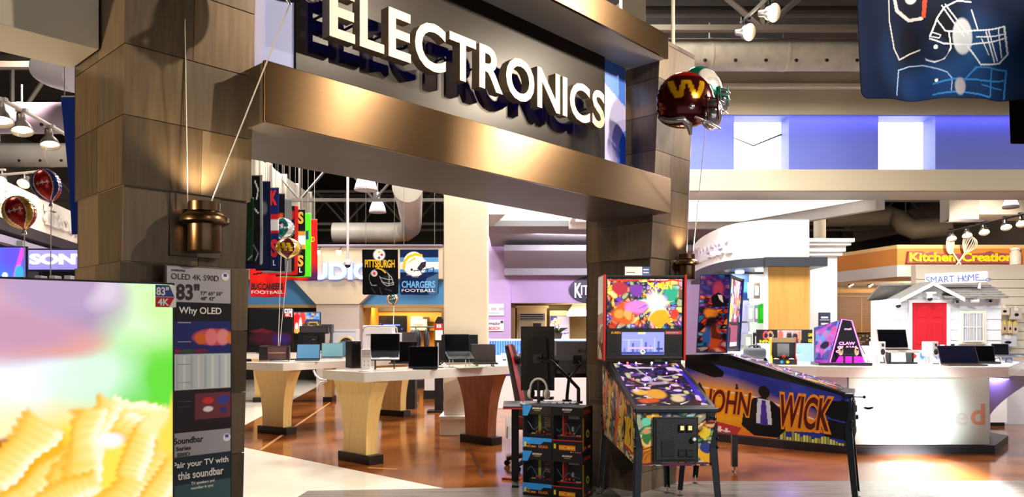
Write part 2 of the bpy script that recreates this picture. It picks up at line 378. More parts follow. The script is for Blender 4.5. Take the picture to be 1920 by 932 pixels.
# soffit and luminous ceiling under the bulkhead
ZS = 3.68
b = MB(); b.box(1.3, YC, ZS, 15, YC+.72, ZS+.3, M('#b9b4ac', .6)); 
b.prism([(1.2, 12.72), (6.2, 12.72), (4.75, 15.6), (1.2, 15.6)], ZS+.04, ZS+.34, WHITE)
b.prism([(6.2, 12.72), (6.35, 12.72), (4.9, 15.6), (4.75, 15.6)], ZS-.16, ZS+.34, M('#d3cdc8', .5))
b.box(1.2, 15.6, ZS-.08, 4.9, 15.75, ZS+.34, M('#dcd8d4', .5))
struct(b.build('ceiling_soffit'), 'dropped white soffit above the phone shop')
b = MB(); b.prism([(1.3, 12.8), (6.05, 12.8), (4.7, 15.3), (1.3, 15.3)], ZS+.02, ZS+.05, M('#fffdfb', .5, emit=.7)); struct(b.build('ceiling_panel'), 'luminous white ceiling panel above the phone shop sign')
# ================================================================ the portal
def tile_mat(n, c): return noise_mat('tile'+str(n), [c[0], c[1]], (14, 14, 1.2), 3, .33, .6, detail=5, rvar=.05)
TILES = [tile_mat(0, ('#6e5d4b', '#7f6d58')), tile_mat(1, ('#5a4d40', '#6b5c4c')), tile_mat(2, ('#7b6b58', '#8b7a66')), tile_mat(3, ('#64584c', '#74675a'))]
GROUT = M('#b3a183', .4, .6); CORE = M('#171310', .6)
def pillar(x0, x1, top, label, seed, yr=4.22):
    r = random.Random(seed); b = MB(PR); zl = [1.733-.31*k for k in range(5, -1, -1)]+[2.07+.31*k for k in range(0, 12)]
    zl = [0.0]+[z for z in zl if .1 < z < top]+[top]
    for z0, z1 in zip(zl, zl[1:]):
        neck = .012 if abs(z0-1.733) < .01 else 0.; g = .0025
        f0, f1 = 3.62-.05*z0+neck, 3.62-.05*z1+neck; e = .012
        xa, xb = x0+neck, x1-neck
        b.hexa([(xa+e, f0+e, z0), (xb-e, f0+e, z0), (xb-e, yr-e, z0), (xa+e, yr-e, z0), (xa+e, f1+e, z1), (xb-e, f1+e, z1), (xb-e, yr-e, z1), (xa+e, yr-e, z1)], GROUT if not neck else CORE)
        xm = (xa+xb)/2+r.choice((-.04, 0, .05))
        for c, d in ((xa, xm-g/2), (xm+g/2, xb)):
            b.hexa([(c, f0, z0+g), (d, f0, z0+g), (d, f0+e, z0+g), (c, f0+e, z0+g), (c, f1, z1-g), (d, f1, z1-g), (d, f1+e, z1-g), (c, f1+e, z1-g)], r.choice(TILES))
        for xs0, xs1 in ((xa, xa+e), (xb-e, xb)):
            ym = (f0+yr)/2
            for (c0, c1, d) in ((f0+e, f1+e, ym-g/2), (ym+g/2, ym+g/2, yr)):
                b.hexa([(xs0, c0, z0+g), (xs1, c0, z0+g), (xs1, d, z0+g), (xs0, d, z0+g), (xs0, c1, z1-g), (xs1, c1, z1-g), (xs1, d, z1-g), (xs0, d, z1-g)], r.choice(TILES))
        b.box(xa, yr-e, z0, xb, yr, z1, TILES[1])
    return struct(b.build('pillar'), label)
setp(pillar(1.262, 1.87, 4.4, 'bronze-tiled portal pillar behind the big television', 3, 4.14), None, 'pillar')
setp(pillar(5.597, 6.19, 3.97, 'bronze-tiled portal pillar behind the pinball machines', 5), None, 'pillar')
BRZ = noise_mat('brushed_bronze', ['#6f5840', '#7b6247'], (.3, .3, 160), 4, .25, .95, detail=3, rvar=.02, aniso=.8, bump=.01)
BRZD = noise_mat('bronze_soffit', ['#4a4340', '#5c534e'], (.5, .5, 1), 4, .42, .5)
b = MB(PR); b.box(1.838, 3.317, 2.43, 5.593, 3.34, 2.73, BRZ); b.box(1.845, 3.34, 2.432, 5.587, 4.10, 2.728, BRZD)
struct(b.build('beam', bevel=.003), 'lower brushed bronze portal beam under the lettering')
setp(bpy.data.objects['beam'], None, 'beam')
b = MB(PR); b.box(1.75, 3.35, 3.76, 5.61, 3.375, 3.965, BRZ); b.box(1.75, 3.375, 3.762, 5.605, 4.12, 3.96, M('#a9aba8', .55))
setp(struct(b.build('beam', bevel=.003), 'upper brushed bronze portal beam above the lettering'), None, 'beam')
b = MB(PR); b.box(-1.6, 3.78, 2.735, 1.255, 4.15, 3.7, M('#cfc6b4', .6))
setp(struct(b.build('beam', bevel=.004), 'cream box beam running left from the big tiled pillar'), None, 'beam')
# sign: dark panel between two blue banners
yl = 3.727
xa = PP(555, 100, yl)[0]; xb = PP(1134, 200, yl)[0]
sg = thing('store_sign', 'dark portal sign panel with cream letters spelling ELECTRONICS', 'sign', (PR @ Vector((3.6, yl, 2.73))), PA)
SP = noise_mat('sign_panel', ['#17110d', '#221a14'], (.4, .4, 30), 4, .30, .1, rvar=.03, spec=.15)
lx = lambda x: x-3.6
b = MB(); b.box(lx(xa), 0, 0, lx(xb), .16, 1.03, SP); b.build('sign_panel', sg)
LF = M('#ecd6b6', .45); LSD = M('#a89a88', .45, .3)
s0, s1 = PP(618, 61.8, 3.567)[0], PP(1134, 236, 3.567)[0]
z0, z1 = 3.078-2.73, 3.365-2.73
V, Fc = text_mesh('ELECTRONICS', .012)
# split the word into letters by their outline gaps
wd_ = [text_mesh(c, .022) for c in 'ELECTRONICS']
lws = []
for c, (v, f) in zip('ELECTRONICS', wd_):
    a = np.array(v); lws.append((a[:, 0].min(), a[:, 0].max()))
gaps = .085; tot = sum(w1-w0 for w0, w1 in lws)+gaps*10
sx = (s1-s0)/tot; capz = np.array(wd_[0][0])[:, 1].max(); sz_ = (z1-z0)/capz; x = s0
for c, (v, f), (w0, w1) in zip('ELECTRONICS', wd_, lws):
    L = MB(); yF, yB = 3.567-yl, 3.640-yl
    P = [(lx(x)+(p[0]-w0)*sx, yF if p[2] > 0 else yB, z0+p[1]*sz_) for p in v]
    fr = [q for q in f if all(v[i][2] > 0 for i in q)]; rest = [q for q in f if not all(v[i][2] > 0 for i in q)]
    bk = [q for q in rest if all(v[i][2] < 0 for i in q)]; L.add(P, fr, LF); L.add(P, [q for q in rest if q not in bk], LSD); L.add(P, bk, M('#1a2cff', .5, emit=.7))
    zc = z0+.14; xm = lx(x)+(w1-w0)*sx*.12
    L.cyl((xm, yB, zc), (xm, .002, zc), .008, DGREY, 6)
    L.build('letter', sg); x += (w1-w0+gaps)*sx
for (p0, p1, seed, lab) in ((PP(478, 100, yl)[0], xa, 1, 'lavender banner beside the E of the portal lettering'), (xb, PP(1176, 250, yl)[0], 2, 'blue and lavender banner beside the final S of the portal lettering')):
    a = Art(30, 90, .25, '#a9a7d6')
    if seed == 1: a.ell(.7, .2, .5, .8, '#9aa6e0', .1); a.rect(0, .93, 1, 1, '#4d6fd0'); a.ell(.85, .82, .35, .16, '#8da2e2', .1)
    else: a.poly([(0, .80), (1, .66), (1, 1), (0, 1)], '#3f6fd2'); a.poly([(0, .62), (1, .8), (1, .66), (0, .8)], '#a9a7d6', 0); a.ell(1.05, .12, .45, .34, '#2a6ac6', .03)
    q = [PR @ Vector((X, yl+.02, Z)) for X, Z in ((p0+.004, 2.735), (p1-.004, 2.735), (p1-.004, 3.755), (p0+.004, 3.755))]
    o = a.build('banner_panel', *q, art_mat(rough=.5), solid=.012); setp(o, lab, 'banner')
# uplight sconces on the two pillars
def sconce(px, py, label, zt):
    x, z = PP(px, py, 3.5)
    yf = 3.62-.05*z+.012
    t = thing('wall_sconce', label, 'wall lamp', PR @ Vector((x, yf, z)), PA, 'uplight sconces on the portal pillars')
    m = noise_mat('bronze_lamp', ['#6d543c', '#7d6247'], (1, 1, 1), 3, .3, 1.)
    b = MB(); b.box(-.13, -.012, -.17, .13, -.001, .17, TILES[3]); b.build('back_plate', t, bevel=.003)
    c = (0, -.115, 0)
    b = MB(); b.lathe([(.0, -.15), (.078, -.15), (.08, -.145), (.08, .0)], m, 28, c); b.build('lamp_body', t, 45)
    b = MB(); b.lathe([(.05, -.012), (.10, -.012), (.118, .0), (.118, .022), (.108, .032), (.085, .05), (.05, .055)], m, 28, c); b.build('lamp_rim', t, 45)
    b = MB(); b.lathe([(.02, .055), (.078, .055), (.078, .10), (.07, .10), (.068, .09), (.0, .09)], m, 28, c); b.build('lamp_cap', t, 45)
    b = MB(); b.box(-.03, -.05, -.06, .03, -.012, .0, m); b.build('bracket', t, bevel=.004)
    t.scale = (.92, .92, .92); return t, PR @ Vector((x, yf-.107, z+.093))
_, SC1 = sconce(371, 420, 'bronze wall sconce on the pillar above the price panel', 0)
_, SC2 = sconce(1274, 497, 'bronze wall sconce on the pillar above the lit pinball backglass', 0)
for p_ in (SC1, SC2): lamp('SPOT', p_+Vector((0, 0, .02)), 22, (1, .72, .38), .04, target=p_+Vector((0, 0, 1)), spot=120)
# white column and hanging rod behind the portal
b = MB(); b.box(*W(1167, 40, 8.3), *(W(1211, 40, 8.3)+Vector((0, .3, 0))), CREAM)
p = W(1167, 625, 8.3); q = W(1211, 625, 8.3)
b = MB(); b.box(p.x, 8.3, 0, q.x, 8.55, 7, CREAM); setp(struct(b.build('pillar', bevel=.006), 'plain cream column standing behind the portal beam'), None, 'pillar')
p = W(1262, 50, 7.1); b = MB(); b.cyl((p.x, p.y, 3.97), (p.x, p.y, 7), .018, CREAM, 8); struct(b.build('ceiling_rod'), 'thin rod rising from the portal pillar')
# ================================================================ big television
tvR = Vector((-1.356, 3.0, 0)); tvd = Vector((.807, .591, 0)); tva = math.atan2(.591, .807)
tvc = tvR-tvd*.925; TW, TH, TZ = 1.85, 1.075, 1.612-1.075
tv = thing('television', 'huge television in front of the pillar showing blurred yellow fries', 'television', (tvc.x, tvc.y, 0), tva)
b = MB(); b.box(-TW/2, -.004, TZ, TW/2, .022, TZ+TH, M('#0a0a0c', .3)); b.box(-.6, .022, TZ+.1, .6, .055, TZ+.6, BLACK); b.build('panel', tv, bevel=.002)
b = MB(); b.box(-.05, .03, .02, .05, .07, TZ+.3, DGREY); b.box(-.45, -.14, 0, .45, .24, .02, DGREY); b.build('stand', tv, bevel=.004)
TI = Matrix.Rotation(-tva, 4, 'Z') @ Matrix.Translation(-tvc)
def tvuv(px, py):
    o = TI @ Vector((0, 0, CH)); d = TI.to_3x3() @ Vector(((px-CX)/F, 1, (HY-py)/F)); t = (-.006-o.y)/d.y; p = o+d*t
    return (p.x/TW+.5, (p.z-TZ)/TH)
a = Art(420, 240, TW/TH, '#f0f2fb').warp(.035, 9, 4)
def te(px, py, rx, ry, col, soft=.6, ang=0., op=1.):
    u, v = tvuv(px, py); a.ell(u, v, rx/1090, ry/495*.9, col, soft, ang, op)
te(290, 640, 190, 150, '#b9f07a', 1.0); te(300, 720, 140, 100, '#5fd62c', 1.0); te(230, 640, 80, 60, '#8fe25c', 1., op=.8); te(260, 585, 90, 60, '#e3f7d4', 1., op=.8)
te(330, 560, 70, 50, '#c9f3a0', 1.); te(60, 690, 120, 70, '#eef3f7', 1.); te(190, 700, 70, 60, '#d4f3da', 1.2)
te(60, 560, 170, 110, '#a98fb4', .45); te(-60, 600, 160, 80, '#d9a5b8', .6); te(110, 640, 90, 28, '#e6a08c', .9); te(40, 615, 120, 40, '#c795b0', .9); te(120, 545, 100, 40, '#b79ac0', .9)
te(200, 545, 30, 30, '#d9c8dc', 1.)
te(160, 905, 260, 140, '#ffdf4e', .45); te(-30, 900, 120, 130, '#fdf3b8', .6); te(70, 840, 60, 40, '#f8b400', .6); te(40, 900, 50, 60, '#f2a800', .7); te(20, 830, 40, 12, '#a22a16', .7)
def fry(x0, y0, x1, y1, w, seed):
    p0, p1 = tvuv(x0, y0), tvuv(x1, y1); q = np.array([(p1[0]-p0[0])*a.asp, p1[1]-p0[1]]); Ln = np.hypot(*q); d = q/Ln; X = (a.wu-p0[0])*a.asp; Yv = a.wv-p0[1]
    t_ = (X*d[0]+Yv*d[1]); n_ = -X*d[1]+Yv*d[0]; h = w/495*.5; rip = 1+.07*np.sin(t_/Ln*math.pi*2*9+seed); m = np.clip((h*rip-np.abs(n_))/(h*.25)+.2, 0, 1)*np.clip((Ln/2-np.abs(t_-Ln/2))/(.02)+.5, 0, 1)
    sh = np.clip(n_/h*.5+.5, 0, 1); rid = .5+.5*np.sin(t_/Ln*math.pi*2*9+seed+n_/h)
    a.mix(m, '#f7c21e'); a.mix(m*np.clip(1.15-sh*1.1, 0, 1)*(.72+.28*rid), '#fff3a8'); a.mix(m*np.clip((.35-sh)/.3, 0, 1)*.8, '#fffdf0'); a.mix(m*np.clip((sh-.75)/.25, 0, 1)*.7, '#e59a00')
for k_, f_ in enumerate(((-20, 900, 90, 790, 60), (30, 945, 150, 850, 55), (330, 800, 215, 760, 50), (120, 950, 215, 745, 66), (160, 960, 175, 760, 60), (345, 860, 240, 790, 54), (210, 960, 330, 840, 60), (270, 970, 350, 860, 56), (250, 900, 300, 790, 44), (60, 965, 190, 900, 50))): fry(*f_, k_)
te(225, 830, 26, 14, '#fff4f4', .7); te(330, 800, 20, 60, '#ffd94a', .7); te(300, 790, 26, 30, '#ffe9a0', .7)
a.build('screen', (-TW/2+.008, -.006, TZ+.012), (TW/2-.008, -.006, TZ+.012), (TW/2-.008, -.006, TZ+TH-.008), (-TW/2+.008, -.006, TZ+TH-.008), art_mat(.8, .2), tv)
b = MB(); s = MB(); x0 = TW/2-.072; z0 = TZ+TH-.098
b.box(x0, -.010, z0, x0+.076, -.007, z0+.088, PAPER); b.prism([(x0, z0), (x0+.05, z0), (x0+.07, z0+.04), (x0, z0+.04)], -.0105, -.010, M('#c8102e', .5), 'y'); b.prism([(x0, z0+.042), (x0+.07, z0+.042), (x0+.05, z0+.088), (x0, z0+.088)], -.0105, -.010, M('#27459c', .5), 'y')
b.text('83"', x0+.003, z0+.046, .046, .034, -.0105, PAPER, .0008, .03); b.text('4K', x0+.008, z0+.006, .042, .028, -.0105, PAPER, .0008, .03)
b.build('sticker', tv)['label'] = 'red, white and blue 83 inch 4K corner sticker'
# ================================================================ tall price panel on the pillar
PY = 3.44
def pq(px, py): return PP(px, py, PY)
x0, zt = pq(313, 500); x1, _ = pq(433, 508); zt = (zt+pq(432, 504)[1])/2; zb = .42
ip = thing('info_sign', 'tall grey and black information panel headed OLED beside the television edge', 'sign', PR @ Vector((x0, PY, zb)), PA)
Wp, Hp = x1-x0, zt-zb
def iv(px, py): X, Z = pq(px, py); return ((X-x0)/Wp, (Z-zb)/Hp)
a = Art(70, 330, Wp/Hp, '#1d1a20')
R_ = lambda ya, yb, c: a.rect(0, iv(375, yb)[1], 1, iv(375, ya)[1], c)
R_(490, 568, '#b8b4bd'); R_(602, 664, '#2b2f7a'); R_(664, 730, '#d4dbe2'); R_(730, 806, '#2b2026'); R_(808, 852, '#a9a6b2'); R_(852, 1100, '#27343f'); R_(905, 1100, '#46626b')
u, v = iv(402, 632); a.ell(u, v, .34, .030, '#e05a6a', .2); a.ell(u-.05, v, .1, .029, '#ff8a95', .3); a.ell(u+.14, v, .1, .029, '#ff9aa0', .3); a.ell(u+.3, v-.005, .1, .022, '#f08a2a', .3); a.ell(u-.22, v-.006, .08, .02, '#f0702a', .3)
for k in range(3): a.ell(.12+.2*k, iv(375, 658)[1], .11, .007, ('#8a3030', '#3f5a2a', '#7a2a4a')[k], .2)
a.blot(5, .55, '#8fb0d8', 3, .0)
for k in range(9): a.rect(.02+.11*k, iv(375, 728)[1], .06+.11*k, iv(375, 666)[1], ('#eef2f5', '#b3c3d2')[k % 2], .8)
a.rect(.42, iv(375, 786)[1], 1, iv(375, 738)[1], '#7a3a46'); a.ell(.63, iv(375, 752)[1], .09, .012, '#e03a40', .2); a.ell(.63, iv(375, 768)[1], .08, .010, '#f4f4f4', .2); a.ell(.87, iv(375, 752)[1], .1, .016, '#3a48a8', .2); a.ell(.88, iv(375, 772)[1], .06, .012, '#3a3a88', .2)
a.build('panel', (0, 0, 0), (Wp, 0, 0), (Wp, 0, Hp), (0, 0, Hp), art_mat(rough=.35), ip)
b = MB(); b.box(-.004, .001, -.004, Wp+.004, .03, Hp+.004, M('#141216', .4)); b.build('frame', ip, bevel=.002)
b = MB(); IK = M('#26242a', .6)
def it(txt, px0, py1, px1, py0, m, bold=.015, H=0):
    X0, Z0 = pq(px0, py1); X1, Z1 = pq(px1, py0); Z1 = pq(px0, py1-H)[1] if H else Z1; b.text(txt, X0-x0, Z0-zb, X1-X0, Z1-Z0, -.001, m, .0006, bold)
it('SAMSUNG', 321, 508, 347, 505, IK, .015, 4); it('OLED 4K S90D', 321, 523, 410, 512, IK, .0, 11); it('83"', 330, 562, 374, 533, IK, .03); it('77" 65" 55"', 376, 553, 417, 546, IK, .015, 7); it('48" 42"', 376, 563, 403, 556, IK, .015, 7)
it('Why OLED', 335, 592, 415, 577, PAPER, .02); it('Soundbar', 326, 834, 381, 820, IK, .015, 12); it('Series', 330, 846, 358, 837, IK, .015, 8); it('S00D', 332, 857, 356, 849, IK, .015, 7)
it('Pair your TV with', 324, 883, 428, 862, PAPER, .02, 15); it('this soundbar', 333, 901, 419, 883, PAPER, .02, 15); it('TV speakers and', 358, 911, 402, 902, PAPER, .015, 7); it('soundbar in sync', 358, 920, 400, 911, PAPER, .015, 7)
for y in (604, 640, 682, 716, 752, 762):
    X0, Z0 = pq(333, y+2); X1, Z1 = pq(358, y); b.box(X0-x0, -.0012, Z0-zb, X1-x0, -.0004, Z1-zb, M('#a9a6ae', .6))
b.build('lettering', ip)
for (px, py) in ((422, 519), (425, 820)):
    b = MB(); X, Z = pq(px, py); b.cyl((X-x0, -.0015, Z-zb), (X-x0, .0, Z-zb), .019, PAPER, 20); b.box(X-x0-.008, -.0025, Z-zb, X-x0+.008, -.0012, Z-zb+.014, M('#3a5fc0', .5)); b.build('badge', ip)
# ================================================================ pinball machines
COMIC = ['#f2b21c', '#e2571a', '#2f6a3a', '#20306e', '#5a2a86', '#c02a2a', '#2f8f95', '#f5e06a', '#171a2a', '#8a3f1a', '#d9774a', '#3a62b8']
def pinball(name, label, loc, rz, k, theme):
    t = thing(name, label, 'pinball machine', loc, rz, 'pinball machines')
    w, L = .2825, 1.31; zf0, zf1, zr0, zr1 = .485*k, .885*k, .545*k, 1.165*k
    yb0, yb1 = .95, 1.2; bb0, bb1 = 1.195*k, theme['top']; lean = .035
    blk = M('#101013', .4); met = M('#2c3238', .35, .6)
    c = MB(); c.prism([(0, zf0), (L, zr0), (L, zr1), (.93, zr1), (0, zf1)], -w, w, blk, 'x')
    c.build('cabinet', t, bevel=.004)
    # side art
    for sx_ in (-1, 1):
        a = Art(240, 110, 2.6); theme['side'](a) if sx_ < 0 else theme['side'](a)
        X = sx_*(w+.001); q = [(X, L-.01, zr0+.004), (X, .012, zf0+.004), (X, .012, zf1-.02), (X, L-.01, zf1+(zr1-zf1)*1.3)]
        q[3] = (X, L-.01, zr1-.02)
        if sx_ > 0: q = [q[1], q[0], q[3], q[2]]; 
        a.build('side_art', q[0], q[1], q[2], q[3], art_mat(rough=.3), t)
    f = MB(); a = Art(130, 90, 1.4); theme['front'](a)
    a.build('front_art', (-w+.004, -.002, zf0+.004), (w-.004, -.002, zf0+.004), (w-.004, -.002, zf1-.03), (-w+.004, -.002, zf1-.03), art_mat(rough=.35), t)
    # coin door
    d = MB(); zc = (zf0+zf1)/2-.012; pw, ph = .155, .145
    d.box(-pw-.012, -.02, zc-ph-.012, pw-.005, -.003, zc+ph+.012, M('#14161b', .45)); d.box(-pw+.006, -.026, zc-ph+.004, pw-.022, -.018, zc+ph-.004, M('#1d2027', .55, bump=.5, bscale=220)); o = d.build('coin_door', t, bevel=.006)
    for X in (.03, .085): e = MB(); e.box(X-.02, -.036, zc+.055, X+.024, -.027, zc+.105, M('#0c0d10', .4)); e.box(X-.011, -.039, zc+.066, X+.015, -.035, zc+.096, M('#d9d08a', .4, emit=.5)); e.build('coin_slot', o)
    for X in (.03, .085): e = MB(); e.box(X-.021, -.032, zc-.118, X+.025, -.027, zc-.072, M('#0c0d10', .4)); e.box(X-.013, -.031, zc-.110, X+.017, -.0325, zc-.080, M('#202329', .5)); e.build('coin_return', o)
    e = MB(); e.box(-.11, -.030, zc-.115, -.02, -.027, zc-.005, M('#1a1c22', .5)); e.build('inset_panel', o)
    e = MB(); e.cyl((.115, -.045, zc+.005), (.115, -.026, zc+.005), .021, M('#2a2a2e', .3), 18); e.cyl((.115, -.048, zc+.005), (.115, -.044, zc+.005), .012, WHITE, 14); e.build('door_lock', o)
    # plunger, start button, side flipper buttons
    e = MB(); e.box(.215, -.012, zf1-.10, .272, -.002, zf1-.028, M('#17171a', .3)); e.cyl((.243, -.085, zf1-.06), (.243, -.01, zf1-.06), .006, CHROME, 10); e.ell((.243, -.09, zf1-.06), (.014, .012, .014), M('#15151a', .25), 12, 8); e.box(.22, -.0135, zf1-.092, .266, -.0115, zf1-.082, M('#d04a4a', .4)); e.build('plunger', t, 40)
    for s in (-1, 1):
        e = MB(); e.cyl((s*w, .055, zf1-.055), (s*(w+.012), .055, zf1-.055), .014, M('#e0a21a', .3) if theme['btn'] else M('#151518', .3), 14); e.build('flipper_button', t, 40)
    # lockbar, side rails, glass
    e = MB(); e.box(-w-.014, -.02, zf1-.028, w+.014, .055, zf1+.006, met); e.build('lockbar', t, bevel=.008)
    for s in (-1, 1):
        e = MB(); x0, x1 = (w-.018, w+.012) if s > 0 else (-w-.012, -w+.018)
        e.hexa([(x0, .04, zf1-.01), (x1, .04, zf1-.01), (x1, .93, zr1-.01), (x0, .93, zr1-.01), (x0, .04, zf1+.008), (x1, .04, zf1+.008), (x1, .93, zr1+.008), (x0, .93, zr1+.008)], met)
        e.build('side_rail', t, bevel=.003)
    sl = (zr1-zf1)/.93
    gz = lambda y: zf1+sl*y
    e = MB(); e.hexa([(-w+.018, .055, gz(.055)+.003), (w-.018, .055, gz(.055)+.003), (w-.018, .93, gz(.93)+.003), (-w+.018, .93, gz(.93)+.003)]+[(-w+.018, .055, gz(.055)+.007), (w-.018, .055, gz(.055)+.007), (w-.018, .93, gz(.93)+.007), (-w+.018, .93, gz(.93)+.007)], M('#060608', .02, alpha=.08))
    e.build('playfield_glass', t)
    # the playfield stands just above the solid body, under the glass
    a = Art(120, 180, .62, '#2b1046'); theme['field'](a)
    pz = lambda y: gz(y)+.0012
    a.build('playfield', (-w+.02, .06, pz(.06)), (w-.02, .06, pz(.06)), (w-.02, .925, pz(.925)), (-w+.02, .925, pz(.925)), art_mat(.8, .5, spec=.05), t)
    cols = ['#6a5cff', '#ff2a3c', '#8a6aff', '#ffffff', '#3a5aff', '#ff5ad0', '#b04aff']
    for i, (x, y) in enumerate(((-.22, .9), (-.15, .9), (-.08, .9), (.05, .9), (.17, .9), (.11, .66), (.14, .5), (-.02, .52), (-.18, .55), (.02, .75), (-.12, .42), (.2, .3), (-.2, .35), (.06, .38), (-.05, .66), (.19, .14))):
        e = MB(); e.ell((x, y, gz(y)+.012), .0085 if i < 5 else .006, M(cols[i % 7], .3, emit=9 if i < 5 else 6), 8, 6); e.build('playfield_lamp', t, True)
    # backbox
    B = .345; top = lambda z: -lean*(z-bb0)/(bb1-bb0)
    e = MB()
    def slab(x0, x1, y0, y1, z0, z1, m, mb=None):
        (mb or e).hexa([(x0, y0+top(z0), z0), (x1, y0+top(z0), z0), (x1, y1+top(z0), z0), (x0, y1+top(z0), z0), (x0, y0+top(z1), z1), (x1, y0+top(z1), z1), (x1, y1+top(z1), z1), (x0, y1+top(z1), z1)], m)
    slab(-B+.02, B-.02, yb0+.012, yb1, bb0, bb1, blk); slab(-B+.02, B-.02, yb0, yb0+.02, bb1-.02, bb1, blk); slab(-B+.02, B-.02, yb0, yb0+.02, bb0, bb0+.02, blk)
    bx = e.build('backbox', t, bevel=.003)
    for s in (-1, 1):
        e = MB(); slab(*sorted((s*(B-.02), s*B)), yb0-.008, yb1+.002, bb0-.01, bb1+.004, theme['trim']); o = e.build('side_panel', t, bevel=.003)
        a = Art(70, 180, .36); theme['bbside'](a); X = s*(B+.0008)
        q = [(X, yb1-.006+top(bb0), bb0), (X, yb0+.006+top(bb0), bb0), (X, yb0+.006+top(bb1), bb1-.006), (X, yb1-.006+top(bb1), bb1-.006)]
        if s > 0: q = [q[1], q[0], q[3], q[2]]
        a.build('backbox_art', *q, art_mat(rough=.3), o)
    z1 = bb0+.255
    a = Art(220, 130, 1.65); theme['glass'](a)
    yq = lambda z, dd: yb0+.012+top(z)-dd
    a.build('backglass', (-B+.035, yq(z1, .002), z1), (B-.035, yq(z1, .002), z1), (B-.035, yq(bb1-.03, .002), bb1-.03), (-B+.035, yq(bb1-.03, .002), bb1-.03), art_mat(theme['glow'], .2, spec=.2), t)
    e = MB(); slab(-B+.03, B-.03, yb0+.004, yb0+.014, bb0+.02, z1-.012, M('#0c0c0e', .5)); sp = e.build('speaker_panel', t, bevel=.002)
    e = MB(); yy = yq(bb0+.13, .012)
    for s in (-1, 1):
        for i in range(5):
            for j in range(7): e.box(s*.25-.03+i*.015, yy, bb0+.07+j*.016, s*.25-.026+i*.015, yy+.003, bb0+.074+j*.016, M('#2a2a2d', .6))
    e.build('speaker_grille', sp)
    a = Art(80, 46, 1.75, '#8f93d8'); theme['lcd'](a)
    a.build('display', (-.19, yq(bb0+.045, .0105), bb0+.04), (.165, yq(bb0+.045, .0105), bb0+.04), (.165, yq(bb0+.235, .0105), bb0+.225), (-.19, yq(bb0+.235, .0105), bb0+.225), art_mat(1.1, .2), t)
    e = MB(); theme['words'](e, yq, bb0, bb1, B, z1); e.build('lettering', t)
    for e in theme['front_words'](MB, zf0, zf1, w): e.build('side_lettering', t)
    # legs, leg bolts and levelling feet
    for (sx_, y, zt) in ((-1, 0, .30), (1, 0, .30), (-1, L, .26), (1, L, .26)):
        e = MB(); fy = -1 if y == 0 else 1; xo = sx_*(w+.006); yo = y+fy*.006; xb = sx_*(w+.035); yb_ = y+fy*.055; zt_ = (zf0 if y == 0 else zr0)+zt*k
        th = .005; wl = .052
        for (ax) in (0, 1):
            def P(x, yv, z, inn): return (x-sx_*inn[0], yv-fy*inn[1], z)
            o4 = [(0, 0), (wl, 0), (wl, th), (0, th)] if ax == 0 else [(0, 0), (th, 0), (th, wl), (0, wl)]
            taper = [(a_*.8, b_*.8) for a_, b_ in o4]; tt = [(a_*.25 if a_ == wl else a_, b_*.25 if b_ == wl else b_) for a_, b_ in o4]
            lv = [[P(xb, yb_, .055, q) for q in taper], [P(xo, yo, zt_-.17, q) for q in o4], [P(xo, yo, zt_, q) for q in tt]]
            for A_, B_ in zip(lv, lv[1:]):
                pts = A_+B_
                if sx_*fy < 0: pts = [A_[i] for i in (3, 2, 1, 0)]+[B_[i] for i in (3, 2, 1, 0)]
                e.hexa(pts, met)
        lg = e.build('leg', t)
        e = MB(); cx_, cy_ = xb-sx_*.018, yb_-fy*.018
        e.cyl((cx_, cy_, 0), (cx_, cy_, .012), .024, M('#3a3a3e', .5), 14); e.cyl((cx_, cy_, .012), (cx_, cy_, .08), .007, CHROME, 8); e.build('leveling_foot', lg, 40)
        e = MB()
        for zz in (.06, .12): e.ell((xo+sx_*.002, yo+fy*.0, zt_-.05-zz), .011, M('#1c1c20', .3, .5), 10, 6)
        e.build('leg_bolt', lg, True)
    return t
def comic(a, n, seed, cols=COMIC, warp=.06): a.warp(warp, 6, seed); a.cells(n*2, cols, seed, sx=.9, sy=1.3, ink=.012); a.blot(9, .68, '#0d0d16', seed+2, .85); a.blot(14, .74, '#fff1b0', seed+3, .7)
def xm_side(a):
    comic(a, 60, 11, ['#f0a020', '#d8481a', '#7a2a16', '#f6cf3a', '#20305a', '#e9d9b0', '#171418', '#2a8a80'])
    for k in range(6): a.poly([(.02+.13*k, .1), (.07+.13*k, 0), (.2+.13*k, .8), (.14+.13*k, .95)], ('#e9642a', '#f4c530', '#2d2a50')[k % 3], .75)
    a.poly([(.72, .18), (.93, .2), (.93, .75), (.75, .7)], '#f5c81c'); a.poly([(.72, .12), (.93, .14), (.93, .2), (.72, .19)], '#c3281c')
    for k in range(4): a.line([(.76+.045*k, .24), (.78+.045*k, .7)], .012, '#5a2a10')
def xm_front(a):
    a.c[:] = hexc('#27356e'); comic(a, 30, 21, ['#27356e', '#2a8a86', '#f2b21c', '#1a2a55', '#3a8a4a', '#e88a2a', '#8fd4e0']); a.ell(.12, .85, .06, .08, '#6fe0c0', .1)
    a.ell(.16, .18, .2, .2, '#e8941f', .05); a.ell(.12, .16, .12, .14, '#c87414', .05)
    for k in range(3): a.ring(.22, .1, .13+.05*k, .16+.06*k, '#8a4a10', .05, 1.2, 3.4)
    a.ell(.88, .2, .11, .17, '#f4b41c', .05); a.ell(.88, .33, .06, .1, '#2a3a88', .05); a.ell(.86, .62, .06, .12, '#f0cf2a', .1); a.ell(.14, .55, .06, .14, '#2f7a40', .1); a.ell(.14, .66, .05, .06, '#e0a070', .1)
    a.rect(0, 0, 1, .05, '#6a2a5a')
